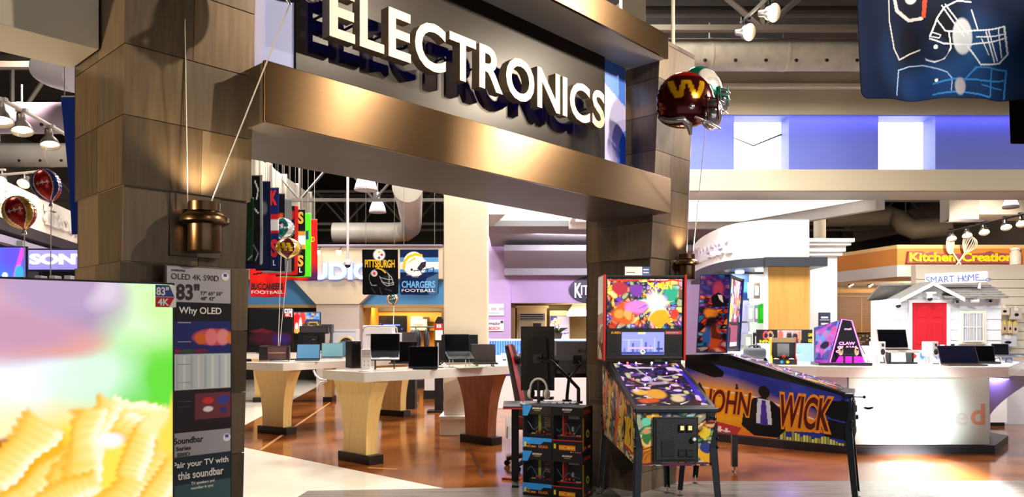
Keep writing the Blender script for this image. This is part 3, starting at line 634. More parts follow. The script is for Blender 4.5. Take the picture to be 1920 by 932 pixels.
def field(a):
    comic(a, 150, 33, ['#2a1060', '#4a1a90', '#180830', '#7a30b0', '#8a2a6a', '#14142e', '#7a4018', '#34209a', '#0c0618', '#120820', '#1a1030'], .07)
    a.rect(0, 0, 1, .1, '#2a0d1a'); a.ell(.35, .24, .14, .1, '#f0a83a', .3); a.ell(.62, .14, .1, .06, '#f2d0a0', .4); a.ell(.15, .28, .1, .06, '#f4c04a', .4); a.ell(.2, .1, .14, .05, '#e2541a', .3)
    a.ell(.52, .5, .13, .07, '#a8a0c0', .3); a.ell(.52, .52, .08, .03, '#5a1a2a', .3); a.rect(.93, .05, 1, .95, '#3a22c0'); a.blot(16, .74, '#ffd8ff', 5, .9); a.line([(.1, .62), (.3, .5), (.75, .46)], .008, '#e8a06a'); a.line([(.3, .9), (.42, .55), (.9, .72)], .007, '#c9c0e0')
    a.poly([(.36, .06), (.48, .03), (.48, .05)], '#fff'); a.poly([(.76, .09), (.62, .03), (.62, .05)], '#fff')
def xm_glass(a):
    a.c[:] = hexc('#1f5f66'); a.warp(.05, 7, 2)
    a.cells(170, ['#e06a1c', '#b8341a', '#2f8f95', '#6a3aa8', '#f2a23a', '#203060', '#d0508a', '#f6c84a', '#3f6a3a', '#7a4ac8', '#1a3a40'], 5, sx=1, sy=1.2, ink=.010); a.blot(8, .66, '#1a1526', 9, .8)
    a.ell(.22, .3, .16, .24, '#c8541c', .3); a.ell(.16, .3, .07, .1, '#e8903a', .3); a.ell(.29, .3, .06, .12, '#f0a050', .3); a.ell(.4, .45, .16, .14, '#d07ac0', .4); a.ell(.38, .78, .1, .12, '#7a3a9a', .3); a.ell(.16, .8, .1, .14, '#b02a3a', .3)
    for k in range(14):
        an = k*math.pi/7+.2; a.poly([(.66+.03*math.cos(an+1.5), .5+.05*math.sin(an+1.5)), (.66+.26*math.cos(an), .5+.42*math.sin(an)), (.66-.03*math.cos(an+1.5), .5-.05*math.sin(an+1.5))], ('#fff3b0', '#8a5ae0', '#ffb83a')[k % 3])
    a.ell(.66, .52, .11, .17, '#fffde8', .9); a.ell(.7, .22, .13, .16, '#f0a020', .3); a.poly([(.6, .06), (.72, .02), (.8, .1), (.9, .01), (.84, .14), (.95, .16), (.8, .2), (.74, .12)], '#ff9a1c'); a.ell(.86, .72, .08, .16, '#2f9f78', .4); a.ell(.9, .3, .05, .1, '#e23a2a', .2); a.rect(0, .965, 1, 1, '#c83a20')
def xm_lcd(a):
    a.rect(0, 0, 1, .12, '#3a3f90')
    for k in range(9): a.rect(.05+.1*k, .12, .1+.1*k, .3+.5*((k*37) % 10)/10, ('#6a70c0', '#aab0e8', '#4f56a8')[k % 3])
    for k in range(7): a.rect(.02, .25+.1*k, .45, .255+.1*k, '#c8ccf4')
    a.rect(.2, .26, .74, .33, '#c9a8dc'); a.rect(.38, .9, .56, 1, '#d8d49a'); a.rect(.82, .2, .97, .3, '#2f3f6a'); a.ell(.5, .12, .055, .1, '#f2f0c0', .05); a.ell(.5, .12, .035, .06, '#1d1d40', .05)
def xm_words(e, yq, bb0, bb1, B, z1):
    zt = bb1-.10; e.text('X-MEN', .035, zt-.012, .19, .062, yq(zt, .003), M('#f8cf2a', .4, emit=.8), .001, .03); e.text('THE UNCANNY', .04, zt+.058, .15, .012, yq(zt+.06, .003), M('#ffe9d0', .4, emit=.8), .001)
    e.text('X-MEN', -.28, z1-.045, .08, .02, yq(z1-.04, .014), M('#f0b428', .4), .001, .02); e.box(.17, yq(z1-.035, .013), z1-.05, .31, yq(z1-.035, .011), z1-.022, M('#b8404c', .4)); e.text('INSIDER CONNECTED', .18, z1-.04, .10, .010, yq(z1-.04, .014), PAPER, .001)
    e.text('X', -.024, bb0+.047, .02, .018, yq(bb0+.05, .013), M('#f2f0c0', .4, emit=.6), .001, .02)
def xm_fw(B_, zf0, zf1, w):
    e = B_(); e.text('X-MEN', -.055, zf0+.022, .135, .05, -.004, M('#f4c21c', .4), .002, .04); e.box(-.07, -.0045, zf0+.014, .09, -.003, zf0+.02, M('#8a2a5a', .4)); return [e]
def xm_bbside(a): comic(a, 30, 41, ['#d8dcea', '#b8402a', '#e0822a', '#f2e6d0', '#5a6ab0', '#c81e2a']); a.rect(0, .55, 1, 1, '#f4f4f6'); a.rect(0, .42, 1, .5, '#c62030')
XM = dict(side=xm_side, front=xm_front, field=field, glass=xm_glass, lcd=xm_lcd, words=xm_words, front_words=xm_fw, bbside=xm_bbside, trim=M('#c8281c', .35), top=1.885, glow=1.15, btn=True)
pinball('pinball_machine', 'pinball machine facing the camera with lit comic backglass and red-trimmed backbox', (1.144, 5.2, 0), math.radians(3.3), 1.0, XM)
def jw_side(a):
    a.c[:] = hexc('#2c318c'); a.blot(5, .5, '#3a44b4', 3, .5)
    a.poly([(0, .62), (.5, .62), (1, .28), (1, .0), (0, .0)], '#e8641c'); a.ell(.25, .42, .3, .34, '#f0a21c', .8); a.ell(.62, .3, .2, .3, '#f0901c', .8); a.poly([(0, .62), (.5, .62), (1, .28), (1, .305), (.5, .645), (0, .645)], '#f2d8e0')
    a.poly([(0, 1), (0, .86), (.18, .80), (.24, .84), (.25, .92), (.18, 1)], '#0a0a0c'); a.poly([(.72, .73), (.8, .78), (1, .9), (1, .48), (.9, .5)], '#0c0c0f')
    a.poly([(0, 0), (.33, 0), (.36, .12), (.1, .2), (0, .24)], '#c03038')
    for i in range(6): a.rect(.03+.045*i, .02, .05+.045*i, .15-.012*i, '#f4dfe0'); a.rect(.02+.045*i, .08-.01*i, .065+.045*i, .1-.01*i, '#f4dfe0')
    a.poly([(.58, .0), (1, 0), (1, .25), (.6, .14)], '#28358c'); r = random.Random(2)
    for i in range(24): x = .6+.017*i; h = .05+.14*r.random()*(1-.4*i/24); a.rect(x, 0, x+.013, h, ('#d8cc3a', '#a89a2a', '#e8dc5a')[i % 3])
    a.poly([(.44, .02), (.36, .16), (.38, .5), (.44, .62), (.5, .66), (.56, .6), (.61, .5), (.63, .16), (.58, .02)], '#0c0b10'); a.poly([(.46, .62), (.535, .62), (.55, .22), (.45, .22)], '#d8d2e4'); a.poly([(.485, .6), (.51, .6), (.525, .2), (.475, .2)], '#4a2f9a'); a.ell(.5, .74, .035, .1, '#14100f', .1)
    a.poly([(.06, .28), (.05, .55), (.09, .7), (.13, .56), (.14, .3)], '#120c10'); a.poly([(.17, .54), (.18, .62), (.26, .63), (.27, .54)], '#241410'); a.poly([(.31, .5), (.325, .78), (.335, .78), (.355, .5)], '#2a1a28'); a.poly([(.84, .3), (.88, .48), (1, .44), (1, .12), (.86, .14)], '#140c12'); a.poly([(.83, .36), (.88, .44), (.87, .3)], '#f0b01c')
def jw_front(a): a.c[:] = hexc('#101014'); a.ell(.5, .5, .5, .5, '#3a1a4a', 1.)
def jw_glass(a):
    a.c[:] = hexc('#b02a5a'); a.warp(.04, 6, 3); a.cells(60, ['#f06aa0', '#f4b04a', '#c8307a', '#6a2aa0', '#ff8a3a', '#2a1a3a', '#f4e0e8'], 8); a.ell(.25, .3, .1, .3, '#f4d01c', .2); a.blot(8, .66, '#fff', 3, .7)
def jw_bbside(a):
    a.c[:] = hexc('#35206e'); a.warp(.08, 6, 7)
    a.cells(120, ['#5a2a8a', '#8a1f3a', '#141020', '#c8341c', '#e87a1c', '#1c6a9a', '#3a1a4a', '#0f0c18', '#a02a50'], 15, sx=.8, sy=1.4, ink=.012); a.rect(0, .72, 1, 1, '#3b2478', .75); a.ell(.62, .84, .2, .1, '#b23a5a', .5); a.poly([(.4, .72), (.62, .8), (.9, .74), (1, .6), (.5, .58)], '#15101c'); a.poly([(.62, .76), (.7, .7), (.84, .66), (.78, .76)], '#e8d8d0'); a.ell(.4, .5, .24, .06, '#e8861c', .5); a.ell(.45, .36, .22, .1, '#14101a', .4); a.ell(.6, .18, .22, .16, '#c84a1c', .5); a.ell(.3, .2, .14, .12, '#2a5aa0', .5); a.blot(10, .7, '#0c0a14', 4, .8)
def jw_lcd(a): a.c[:] = hexc('#8a3a4a'); a.rect(0, 0, 1, .2, '#c8d4dc')
def jw_words(e, yq, bb0, bb1, B, z1):
    e.box(-.30, yq(z1-.035, .013), z1-.05, -.19, yq(z1-.035, .011), z1-.022, M('#d02a3a', .4))
def jw_fw(B_, zf0, zf1, w):
    out = []; TT_ = Matrix.Translation((-w, 0, 0)) @ Matrix.Rotation(-math.pi/2, 4, 'Z')
    for txt, y0, y1, z0, h, sk in (('JOHN', 1.14, .79, .69, .245, .05), ('WICK', .55, .17, .655, .25, .05)):
        e = B_(TT_); out.append(e)
        for m, dd, bd in ((M('#f08a1c', .35), .0016, .085), (M('#5a1414', .35), .0028, .02)):
            V, Fc = text_mesh(txt, bd); a = np.array(text_mesh(txt, 0)[0]); lo = a[:, :2].min(0); sz = a[:, :2].max(0)-lo
            P = []
            for p in V:
                u, v = (p[0]-lo[0])/sz[0], (p[1]-lo[1])/sz[1]
                P.append((-y0+(y0-y1)*u+.03*v, -dd if p[2] > 0 else -.0012, z0+h*v-sk*u*.5))
            e.add(P, Fc, m)
    return out
JW = dict(side=jw_side, front=jw_front, field=field, glass=jw_glass, lcd=jw_lcd, words=jw_words, front_words=jw_fw, bbside=jw_bbside, trim=M('#1c3a7a', .35), top=1.905, glow=.9, btn=False)
pinball('pinball_machine', 'pinball machine seen side-on with big orange two-word lettering on its cabinet', (2.80, 6.15, 0), math.radians(64.2), 1.05, JW)
# cards on top of the backbox in front
t = thing('price_card', 'small white and blue price card standing on the lit pinball backbox', 'card', (1.055, 6.22, 1.8895), math.radians(3))
b = MB(); b.box(-.115, 0, 0, .03, .004, .075, PAPER); b.box(.03, 0, 0, .095, .004, .075, M('#3a55a0', .5)); b.box(-.105, -.0008, .022, -.03, 0, .030, M('#8a8a90', .6)); b.box(.038, -.0008, .046, .085, 0, .056, PAPER); b.box(.038, -.0008, .022, .085, 0, .032, PAPER); b.build('card', t)
b = MB(); b.box(-.115, -.015, 0, .095, .03, .004, M('#e8eef0', .1, alpha=.5)); b.build('holder', t)
# dark square post behind the side-on pinball
t = thing('support_post', 'black square post with levelling foot standing behind the side-on pinball', 'post', G(1377, 884))
b = MB(); b.box(-.028, -.028, .05, .028, .028, .82, M('#15181a', .35)); b.build('post', t, bevel=.004)
b = MB(); b.cyl((0, 0, 0), (0, 0, .014), .034, CHROME, 16); b.cyl((0, 0, .014), (0, 0, .06), .01, CHROME, 8); b.build('leveling_foot', t, 40)
# ================================================================ boxed countertop arcades
def arcade_box(label, x, row, kind):
    t = thing('game_box', label, 'boxed game', B0+Bx*x+Vector((0, 0, .3935*row)), BA, 'boxed mini arcade games in a two by two stack')
    w, d, h = .274, .255, .392; base = M('#15131a', .35) ; blue = M('#2f97e8', .35); tr = M('#c8281c', .35) if kind else M('#2a6ab8', .35)
    b = MB(); b.box(0, .17, 0, w, d, h, base); b.box(0, 0, 0, w, .17, .1, base); b.box(0, 0, h-.075, w, .17, h, base); b.box(0, 0, .1, .012, .17, h-.075, base); b.box(w-.012, 0, .1, w, .17, h-.075, base); b.build('carton', t, bevel=.0015)
    b = MB()
    if not kind: b.prism([(0, h), (.09, h), (.045, h-.09), (0, h-.09)], -.0008, 0, blue, 'y'); b.prism([(0, .1), (0, .115), (w, .115), (w, .085), (.2, .085), (.17, .06), (.04, .06), (.02, .03), (0, .03)], -.0008, 0, blue, 'y')
    else: b.prism([(.0, .103), (w, .103), (w, .112), (0, .112)], -.0008, 0, M('#c22b1e', .4), 'y')
    b.box(.015, -.001, .035, .035, 0, .075, M('#e8c82a', .4))
    # printed side of the carton
    b.box(w, .03, h-.06, w+.0008, .2, h-.03, M('#8a2a1c', .4)); b.cyl((w, .13, .16), (w+.001, .13, .16), .033, M('#d8b41c', .4), 18); b.cyl((w+.001, .13, .16), (w+.0014, .13, .16), .02, base, 14)
    b.box(w, .012, .02, w+.0008, .035, .30, M('#c89a1c', .4)); b.box(w, .05, .03, w+.0008, .09, .055, M('#c23a3a', .4)); b.box(w, .14, .035, w+.0008, .2, .055, M('#d8762a', .4))
    b.build('printed_panel', t)
    b = MB(); b.text('ARCADE1UP', w/2-.045, h-.03, .09, .015, -.001, PAPER, .0008, .02); b.text('COUNTERCADE', w/2-.03, h-.045, .06, .007, -.001, M('#e8b82a', .4), .0008)
    if kind: b.box(w/2-.075, -.001, .025, w/2+.075, 0, .068, M('#d8641c', .4)); b.text('PAC-MAN', w/2-.068, .033, .136, .028, -.001, M('#f6d42a', .4), .0008, .02)
    else: b.text('MS.', .05, .052, .02, .010, -.001, M('#f0b42a', .4), .0008); b.text('PAC-MAN', .04, .03, .085, .018, -.001, M('#f0a42a', .4), .0008, .02); b.text('GALAGA', .15, .03, .09, .024, -.001, M('#e8762a', .4), .0008, .02)
    if kind:
        for i, c in enumerate(('#f0d02a', '#c82a2a', '#2aa8d8', '#e8762a', '#d85a9a')): b.cyl((w-.10+.02*i, -.001, .012), (w-.10+.02*i, 0, .012), .006, M(c, .4), 10)
    b.build('lettering', t)
    # the little machine behind the window
    g = MB(); g.box(.03, .06, .10, w-.03, .165, .14, M('#22222a', .4)); g.box(.05, .13, .14, w-.05, .168, h-.08, M('#1a1a22', .4)); g.build('mini_arcade', t, bevel=.002)
    o = MB()
    if kind: o.box(.075, .05, .14, .088, .13, h-.08, M('#d8341c', .4)); o.box(.10, .125, h-.115, .2, .13, h-.088, M('#c9c9bc', .4)); o.box(.13, .125, .17, .15, .13, .21, M('#a8a8a8', .4)); o.text('PAC-MAN', .105, h-.108, .09, .014, .125, M('#e8b81c', .4), .001, .02); o.box(.03, .045, .135, w-.03, .06, .142, M('#c82a1c', .4))
    else: o.box(.095, .125, .14, .12, .13, h-.085, M('#b8b82a', .4)); o.box(.15, .125, .19, .225, .13, h-.1, M('#3a1520', .4)); o.text('GALAGA', .1, h-.1, .12, .01, .125, M('#e8c81c', .4), .001)
    if not kind:
        for i in range(5):
            for j in range(6): o.box(.157+.014*i, .1245, .198+.015*j, .163+.014*i, .125, .204+.015*j, M('#d8a8a0', .4))
    o.build('mini_screen', t)
    o = MB()
    for (x_, y_, r_, c) in ((.13, .08, .013, '#e0241c'), (.10, .08, .010, '#e0401c'), (.165, .085, .009, '#f0701c')) : o.cyl((x_, y_, .14), (x_, y_, .152), .004, STEEL, 6); o.ell((x_, y_, .158), r_, M(c, .3), 12, 8)
    for (x_, c) in ((.06, '#f0c81c' if not kind else '#e8e6e0'), (.08, '#f0c81c' if not kind else '#e8e6e0'), (.2, '#d83a3a' if not kind else '#e8e6e0'), (.225, '#d83a3a' if not kind else '#e8e6e0')): o.cyl((x_, .075, .14), (x_, .075, .147), .010, M(c, .35), 12)
    o.build('joystick', t, 40)
    o = MB(); pts = [(.03+.21*i/23, .035, .215+.035*math.sin(i*.42+row*1.7+kind*2)-.05*math.exp(-((i-15)/3.)**2)) for i in range(24)]; o.tube(pts, .0022, M('#5f8494', .35), 6); o.build('cable', t, 40)
    o = MB(); o.box(.013, .001, .1, w-.013, .004, h-.076, M('#1a2226', .08, alpha=.10)); o.build('window', t)
    return t
BA = math.radians(-26); B0 = Vector((.0929, 6.5, 0)); Bx = Vector((math.cos(BA), math.sin(BA), 0))
arcade_box('blue and black mini arcade carton, bottom left of the stack of four', 0, 0, 0); arcade_box('blue and black mini arcade carton, top left of the stack of four', 0, 1, 0)
arcade_box('all-black arcade carton with red game deck, bottom right of the stack of four', .278, 0, 1); arcade_box('all-black arcade carton with red game deck, top right of the stack of four', .278, 1, 1)
# ================================================================ gaming corner behind the cartons
t = thing('gaming_desk', 'black gaming desk with a red edge behind the cartons', 'desk', (.30, 7.05, 0))
b = MB(); b.box(-.38, -.29, .725, .33, .27, .748, M('#2b2b30', .4)); b.build('desk_top', t, bevel=.003)
b = MB(); b.box(-.384, -.294, .722, -.378, .27, .735, M('#b0282c', .4)); b.box(-.384, -.296, .722, .33, -.29, .735, M('#b0282c', .4)); b.build('red_edge', t)
for x in (-.27, .22):
    b = MB(); b.box(x-.035, -.04, .03, x+.035, .04, .725, BLACK); b.box(x-.03, -.26, 0, x+.03, .25, .03, BLACK); b.build('leg', t, bevel=.005)
b = MB(); b.box(-.08, .05, .735-.05, .06, .12, .722, RED); b.build('cup_hook', t, bevel=.004)
# racing chair seen from behind and the side
LTH = M('#15141a', .38, bump=.15, bscale=60); RDL = M('#a81e24', .4)
c = thing('gaming_chair', 'black and red racing-style chair behind the gaming desk', 'chair', (.17, 7.87, 0), math.radians(-16))
def backrest(m_main, m_red):
    e = MB(); st = []
    for (z, x, wd, th) in ((.50, -.04, .20, .055), (.62, -.07, .25, .075), (.80, -.10, .25, .07), (.98, -.145, .22, .06), (1.10, -.18, .15, .055), (1.18, -.20, .13, .05), (1.27, -.22, .135, .045), (1.30, -.225, .10, .03)):
        st.append([(x-th*.4, -wd*.75, z), (x+th, -wd, z), (x+th*1.15, -wd*.45, z), (x+th*.5, 0, z), (x+th*1.15, wd*.45, z), (x+th, wd, z), (x-th*.4, wd*.75, z), (x-th*.75, 0, z)])
    V = [p for r in st for p in r]; n = 8
    F0 = [(i*n+j, i*n+(j+1)%n, (i+1)*n+(j+1)%n, (i+1)*n+j) for i in range(len(st)-1) for j in range(n)]
    red = [q for q in F0 if q[0] % n in (1, 4)]; oth = [q for q in F0 if q[0] % n not in (1, 4)]
    e.add(V, oth+[tuple(range(n))[::-1], tuple(range(len(V)-n, len(V)))], m_main); e.add(V, red, m_red); return e
backrest(LTH, RDL).build('backrest', c, 60, sub=1)
b = MB(); b.ell((-.10, 0, 1.14), (.05, .10, .06), LTH, 14, 10); b.build('head_pillow', c, True)
b = MB(); b.prism([(-.05, -.22), (.20, -.26), (.46, -.24), (.48, 0), (.46, .24), (.20, .26), (-.05, .22)], .42, .53, LTH); o = b.build('seat', c, bevel=.03, bseg=3)
b = MB(); b.box(-.04, -.265, .47, .42, -.235, .56, RDL); b.build('seat_bolster', c, bevel=.012)
b = MB(); b.box(-.04, .235, .47, .42, .265, .56, RDL); b.build('seat_bolster', c, bevel=.012)
for s in (-1, 1):
    b = MB(); b.tube([(.1, s*.30, .46), (.1, s*.31, .66), (.05, s*.31, .69)], .018, BLACK, 8); b.box(-.06, s*.31-.04, .69, .20, s*.31+.04, .72, BLACK); b.build('armrest', c, bevel=.006)
b = MB(); b.cyl((.12, 0, .10), (.12, 0, .42), .03, STEEL, 14); b.cyl((.12, 0, .10), (.12, 0, .22), .045, BLACK, 14); b.build('gas_lift', c, 40)
for k in range(5):
    a = math.pi+k*2*math.pi/5-.1; e = MB(); ex, ey = .12+.36*math.cos(a), .36*math.sin(a)
    e.tube([(.12, 0, .135), (.12+.2*math.cos(a), .2*math.sin(a), .12), (ex, ey, .075)], [.042, .034, .024], BLACK, 8); lg = e.build('base_arm', c, 50)
    e = MB(); e.cyl((ex-.022*math.sin(a), ey+.022*math.cos(a), .03), (ex+.022*math.sin(a), ey-.022*math.cos(a), .03), .03, BLACKG, 16); e.cyl((ex, ey, .05), (ex, ey, .085), .012, BLACK, 8); e.build('caster', lg, 40)
b = MB(); b.tube([(.20, -.2, .42), (.20, -.34, .36)], .012, BLACK, 6); b.build('tilt_lever', c)
# monitors on arms
def monitor(label, x, y, rz, w, h, zc, col, arm, group=None, logo=None):
    t = thing('monitor', label, 'monitor', (x, y, .748), rz, group)
    e = MB(); z0, z1 = zc-.748-h/2, zc-.748+h/2
    e.prism([(-w/2, z0), (w/2, z0), (w/2, z1), (-w/2, z1)], .0, .018, BLACK, 'y'); e.prism([(-w*.32, z0+h*.12), (w*.32, z0+h*.12), (w*.25, z1-h*.18), (-w*.25, z1-h*.18)], -.035, .0, M(col, .35), 'y'); e.build('housing', t, bevel=.006)
    e = MB(); e.box(-w/2+.008, .0182, z0+.008, w/2-.008, .0192, z1-.008, M('#0a0b10', .1)); e.build('screen', t)
    e = MB(); e.box(-.04, -.06, (z0+z1)/2-.04, .04, -.03, (z0+z1)/2+.04, DGREY); e.tube([(0, -.06, (z0+z1)/2), *arm], .016, M('#17171b', .3), 8); ex = arm[-1]; e.cyl((ex[0], ex[1], 0), (ex[0], ex[1], ex[2]), .017, M('#17171b', .3), 10); e.box(ex[0]-.04, ex[1]-.04, 0, ex[0]+.04, ex[1]+.04, .02, BLACK); e.build('arm', t, 40)
    if logo:
        e = MB(); e.text(logo, .05, z1-h*.30, .06, .03, -.0412, M('#5a5a60', .4), .001, .02); e.cyl((.025, -.042, z1-h*.26), (.025, -.0405, z1-h*.26), .017, M('#5a5a60', .4), 14); e.build('lettering', t)
    return t
monitor('tall black monitor turned upright above the gaming desk', .24, 7.0, math.radians(-6), .315, .60, 1.175, '#121216', [(.14, -.09, .40), (.28, -.06, .26), (.38, .10, .14)])
o = monitor('grey-backed wide monitor beside the upright one over the gaming desk', .64, 7.42, math.radians(4), .62, .36, 1.15, '#77757a', [(.02, -.14, .36), (-.10, -.17, .22), (-.12, -.18, .05)], logo='LG')
e = MB(); e.prism([(-.305, .45), (-.20, .395), (.20, .395), (.305, .45), (.305, .578), (-.305, .578)], -.040, -.001, M('#9a989c', .4), 'y'); e.build('back_cover', o, bevel=.003)
# headphones on a stand, keyboard, mouse
t = thing('headphones', 'white over-ear headphones on a black stand on the gaming desk', 'headphones', (.245, 6.86, .748), math.radians(-30))
e = MB(); e.tube([(.085*math.cos(a), 0, .155+.09*math.sin(a)) for a in np.linspace(-.25, math.pi+.25, 18)], .011, M('#e8e4e2', .35), 8); e.build('headband', t, 50)
for s in (-1, 1):
    e = MB(); e.ell((s*.085, 0, .105), (.028, .042, .05), M('#f0edeb', .35), 14, 10); o = e.build('ear_cup', t, True)
    e = MB(); e.ell((s*.064, 0, .105), (.016, .036, .044), BLACK, 12, 8); e.build('cushion', o, True)
e = MB(); e.box(-.012, -.012, .008, .012, .012, .235, BLACK); e.box(-.05, -.05, 0, .05, .05, .01, BLACK); e.build('stand', t, bevel=.003)
t = thing('keyboard', 'black keyboard with white light between its keys on the gaming desk', 'keyboard', (.47, 6.86, .748), math.radians(4))
e = MB(); e.box(-.14, -.06, 0, .14, .06, .022, BLACK); e.build('body', t, bevel=.003)
e = MB()
for j in range(4):
    for i in range(13): e.box(-.13+.02*i, -.052+.026*j, .022, -.114+.02*i, -.031+.026*j, .030, M('#dcdce2', .5, emit=.2) if (i+j) % 3 else M('#2a2a30', .5))
e.build('keys', t)
t = thing('computer_mouse', 'grey mouse at the left end of the gaming desk', 'mouse', (.10, 6.85, .748)); e = MB(); e.ell((0, 0, .016), (.032, .055, .02), M('#b8bcc4', .3), 14, 8); e.build('shell', t, True); e = MB(); e.cyl((-.004, -.03, .034), (.004, -.03, .034), .007, BLACK, 10); e.build('wheel', t)
t = thing('floor_box', 'flat red tray on the floor beside the cartons', 'tray', G(962, 899), math.radians(-20)); e = MB(); e.box(-.10, -.05, 0, .08, .05, .018, M('#a8222a', .4)); e.box(-.09, -.04, .018, .07, .04, .022, M('#7a181e', .4)); e.build('tray', t, bevel=.004)
# ================================================================ curved-leg display tables
MAPLE = noise_mat('maple', ['#d2aa66', '#e2bd7a', '#d9b26e'], (6, 6, .7), 3, .38, detail=4, spec=.4); MAPD = noise_mat('maple_shaded', ['#8a4f30', '#a0633f'], (6, 6, .7), 3, .4, spec=.4)  # second maple is a browner copy, shade put into one leg's colour
TOPM = noise_mat('table_top', ['#d9d0c4', '#e6ded3'], (1, 1, 1), 2, .22)
def table(name, label, loc, rz, L, D, legs, leg_mats, group='display tables with flared wooden legs'):
    t = thing(name, label, 'table', loc, rz, group)
    e = MB(); n = 10; fr = [(L*i/n, -.05*math.sin(math.pi*i/n)) for i in range(n+1)]
    e.prism([(x, y) for x, y in fr]+[(x, y+D) for x, y in fr[::-1]], .90, 1.0, TOPM); e.build('table_top', t, bevel=.012)
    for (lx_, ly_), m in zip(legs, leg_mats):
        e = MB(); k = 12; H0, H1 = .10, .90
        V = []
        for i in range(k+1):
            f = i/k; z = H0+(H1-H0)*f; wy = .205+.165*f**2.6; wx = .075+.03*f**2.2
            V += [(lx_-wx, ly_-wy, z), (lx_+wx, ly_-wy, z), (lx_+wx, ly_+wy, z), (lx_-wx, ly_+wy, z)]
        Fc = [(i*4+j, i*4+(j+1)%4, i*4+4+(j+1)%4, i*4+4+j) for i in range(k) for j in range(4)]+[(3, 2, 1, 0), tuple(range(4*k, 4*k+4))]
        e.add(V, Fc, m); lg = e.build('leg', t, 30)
        e = MB(); e.box(lx_-.095, ly_-.29, 0, lx_+.095, ly_+.29, .10, M('#17120f', .4)); e.build('leg_base', lg, bevel=.004)
    return t
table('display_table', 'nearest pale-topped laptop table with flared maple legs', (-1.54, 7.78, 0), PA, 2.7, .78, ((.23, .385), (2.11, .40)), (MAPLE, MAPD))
table('display_table', 'pale-topped laptop table left of the nearest one', (-3.105, 10.12, 0), math.radians(60), 3.3, .95, ((.26, .40), (2.85, .40)), (MAPLE, MAPLE))
table('display_table', 'far pale-topped table of televisions behind the other two', (-5.95, 14.85, 0), math.radians(5), 4.0, 1.2, ((.8, .55), (2.2, .55)), (MAPLE, MAPLE))
# ---------------------------------------------------------------- laptops
def laptop(label, px, Y, z0, rz, w=.34, scr='#08090c', body='#2b2c31', tilt=0., lean=15., d=.23, hs=.21, group='laptops on the display tables', emit=0., stand=None, zt=1.0):
    p = W(px, HY, Y); t = thing('laptop', label, 'laptop', (p.x, Y, z0), rz, group); bm = M(body, .35, .3)
    T = Matrix.Rotation(math.radians(tilt), 4, 'X')
    e = MB(T); e.box(-w/2, -d, 0, w/2, 0, .016, bm); e.build('base', t, bevel=.003)
    e = MB(T); k = M('#1a1b1f', .5)
    for j in range(5):
        for i in range(12): e.box(-w*.43+w*.072*i, -.035-.024*j, .0162, -w*.43+w*.072*i+w*.058, -.017-.024*j, .0185, k)
    e.box(-.05, -d+.02, .0162, .05, -d+.075, .0168, M('#3a3b40', .3)); e.build('keyboard', t)
    L = Matrix.Rotation(math.radians(-lean), 4, 'X')
    e = MB(L); e.box(-w/2, -.004, .012, w/2, .006, hs+.012, bm); ld = e.build('lid', t, bevel=.003)
    e = MB(L); e.box(-w/2+.009, -.0052, .03, w/2-.009, -.0042, hs+.004, M(scr, .12, emit=emit)); e.build('screen', ld)
    if stand:
        h = z0-zt; e = MB(); zf = h-d*math.sin(math.radians(tilt))
        for s in (-1, 1):
            x = s*w*.32; a0, a1 = (.0, -.006), (-d*.85, -d*.85*math.tan(math.radians(tilt))-.008)
            e.tube([(x, .02, -h+.006), (x, a0[0]-.02, a0[1]-.012), (x, a1[0], a1[1]), (x, a1[0]-.03, -h+.006), (x, .02, -h+.006)], .006, M(stand, .3), 6)
        e.build('riser', t, 40)
    return t
laptop('open black gaming laptop on a riser left on the nearest table', 722, 8.55, 1.19, math.radians(8), .33, tilt=22, stand='#3a3a40')
laptop('black laptop standing square to the viewer on the nearest table', 793.5, 8.55, 1.005, math.radians(4), .335, lean=8, body='#1b1b1f', hs=.245, d=.16)
laptop('open black laptop with blue-lit keyboard on a white riser', 858, 9.05, 1.175, math.radians(16), .31, tilt=20, stand='#d8d8dc', body='#23242c', hs=.22)
laptop('grey-screened laptop at the right end of the nearest table', 907, 9.35, 1.04, math.radians(12), .31, scr='#4a4340', body='#3a3530', hs=.23, d=.16, tilt=5, stand='#3a3a40')
laptop('laptop with bright blue screen on the left table', 578, 10.75, 1.02, math.radians(10), .33, scr='#6496bc', emit=.32, body='#2f3550', hs=.23, d=.18)
laptop('laptop with pale aqua screen on the left table', 623, 11.6, 1.02, math.radians(10), .33, scr='#7fb0ba', emit=.32, body='#8a8a92', hs=.235, d=.18)
laptop('laptop with dull blue screen half hidden behind a black case', 656, 12.2, 1.02, math.radians(8), .36, scr='#5a7a90', emit=.25, body='#8a8a92', hs=.25, d=.18)
laptop('black closed-in laptop behind the keyboard of the gaming laptop', 757, 9.7, 1.02, 0, .34, hs=.27, lean=5, body='#141418', d=.15)
laptop('black laptop at the back, framed by the white arm', 862, 10.2, 1.02, math.radians(5), .5, hs=.36, lean=4, body='#16161a', d=.16, zt=1.0)
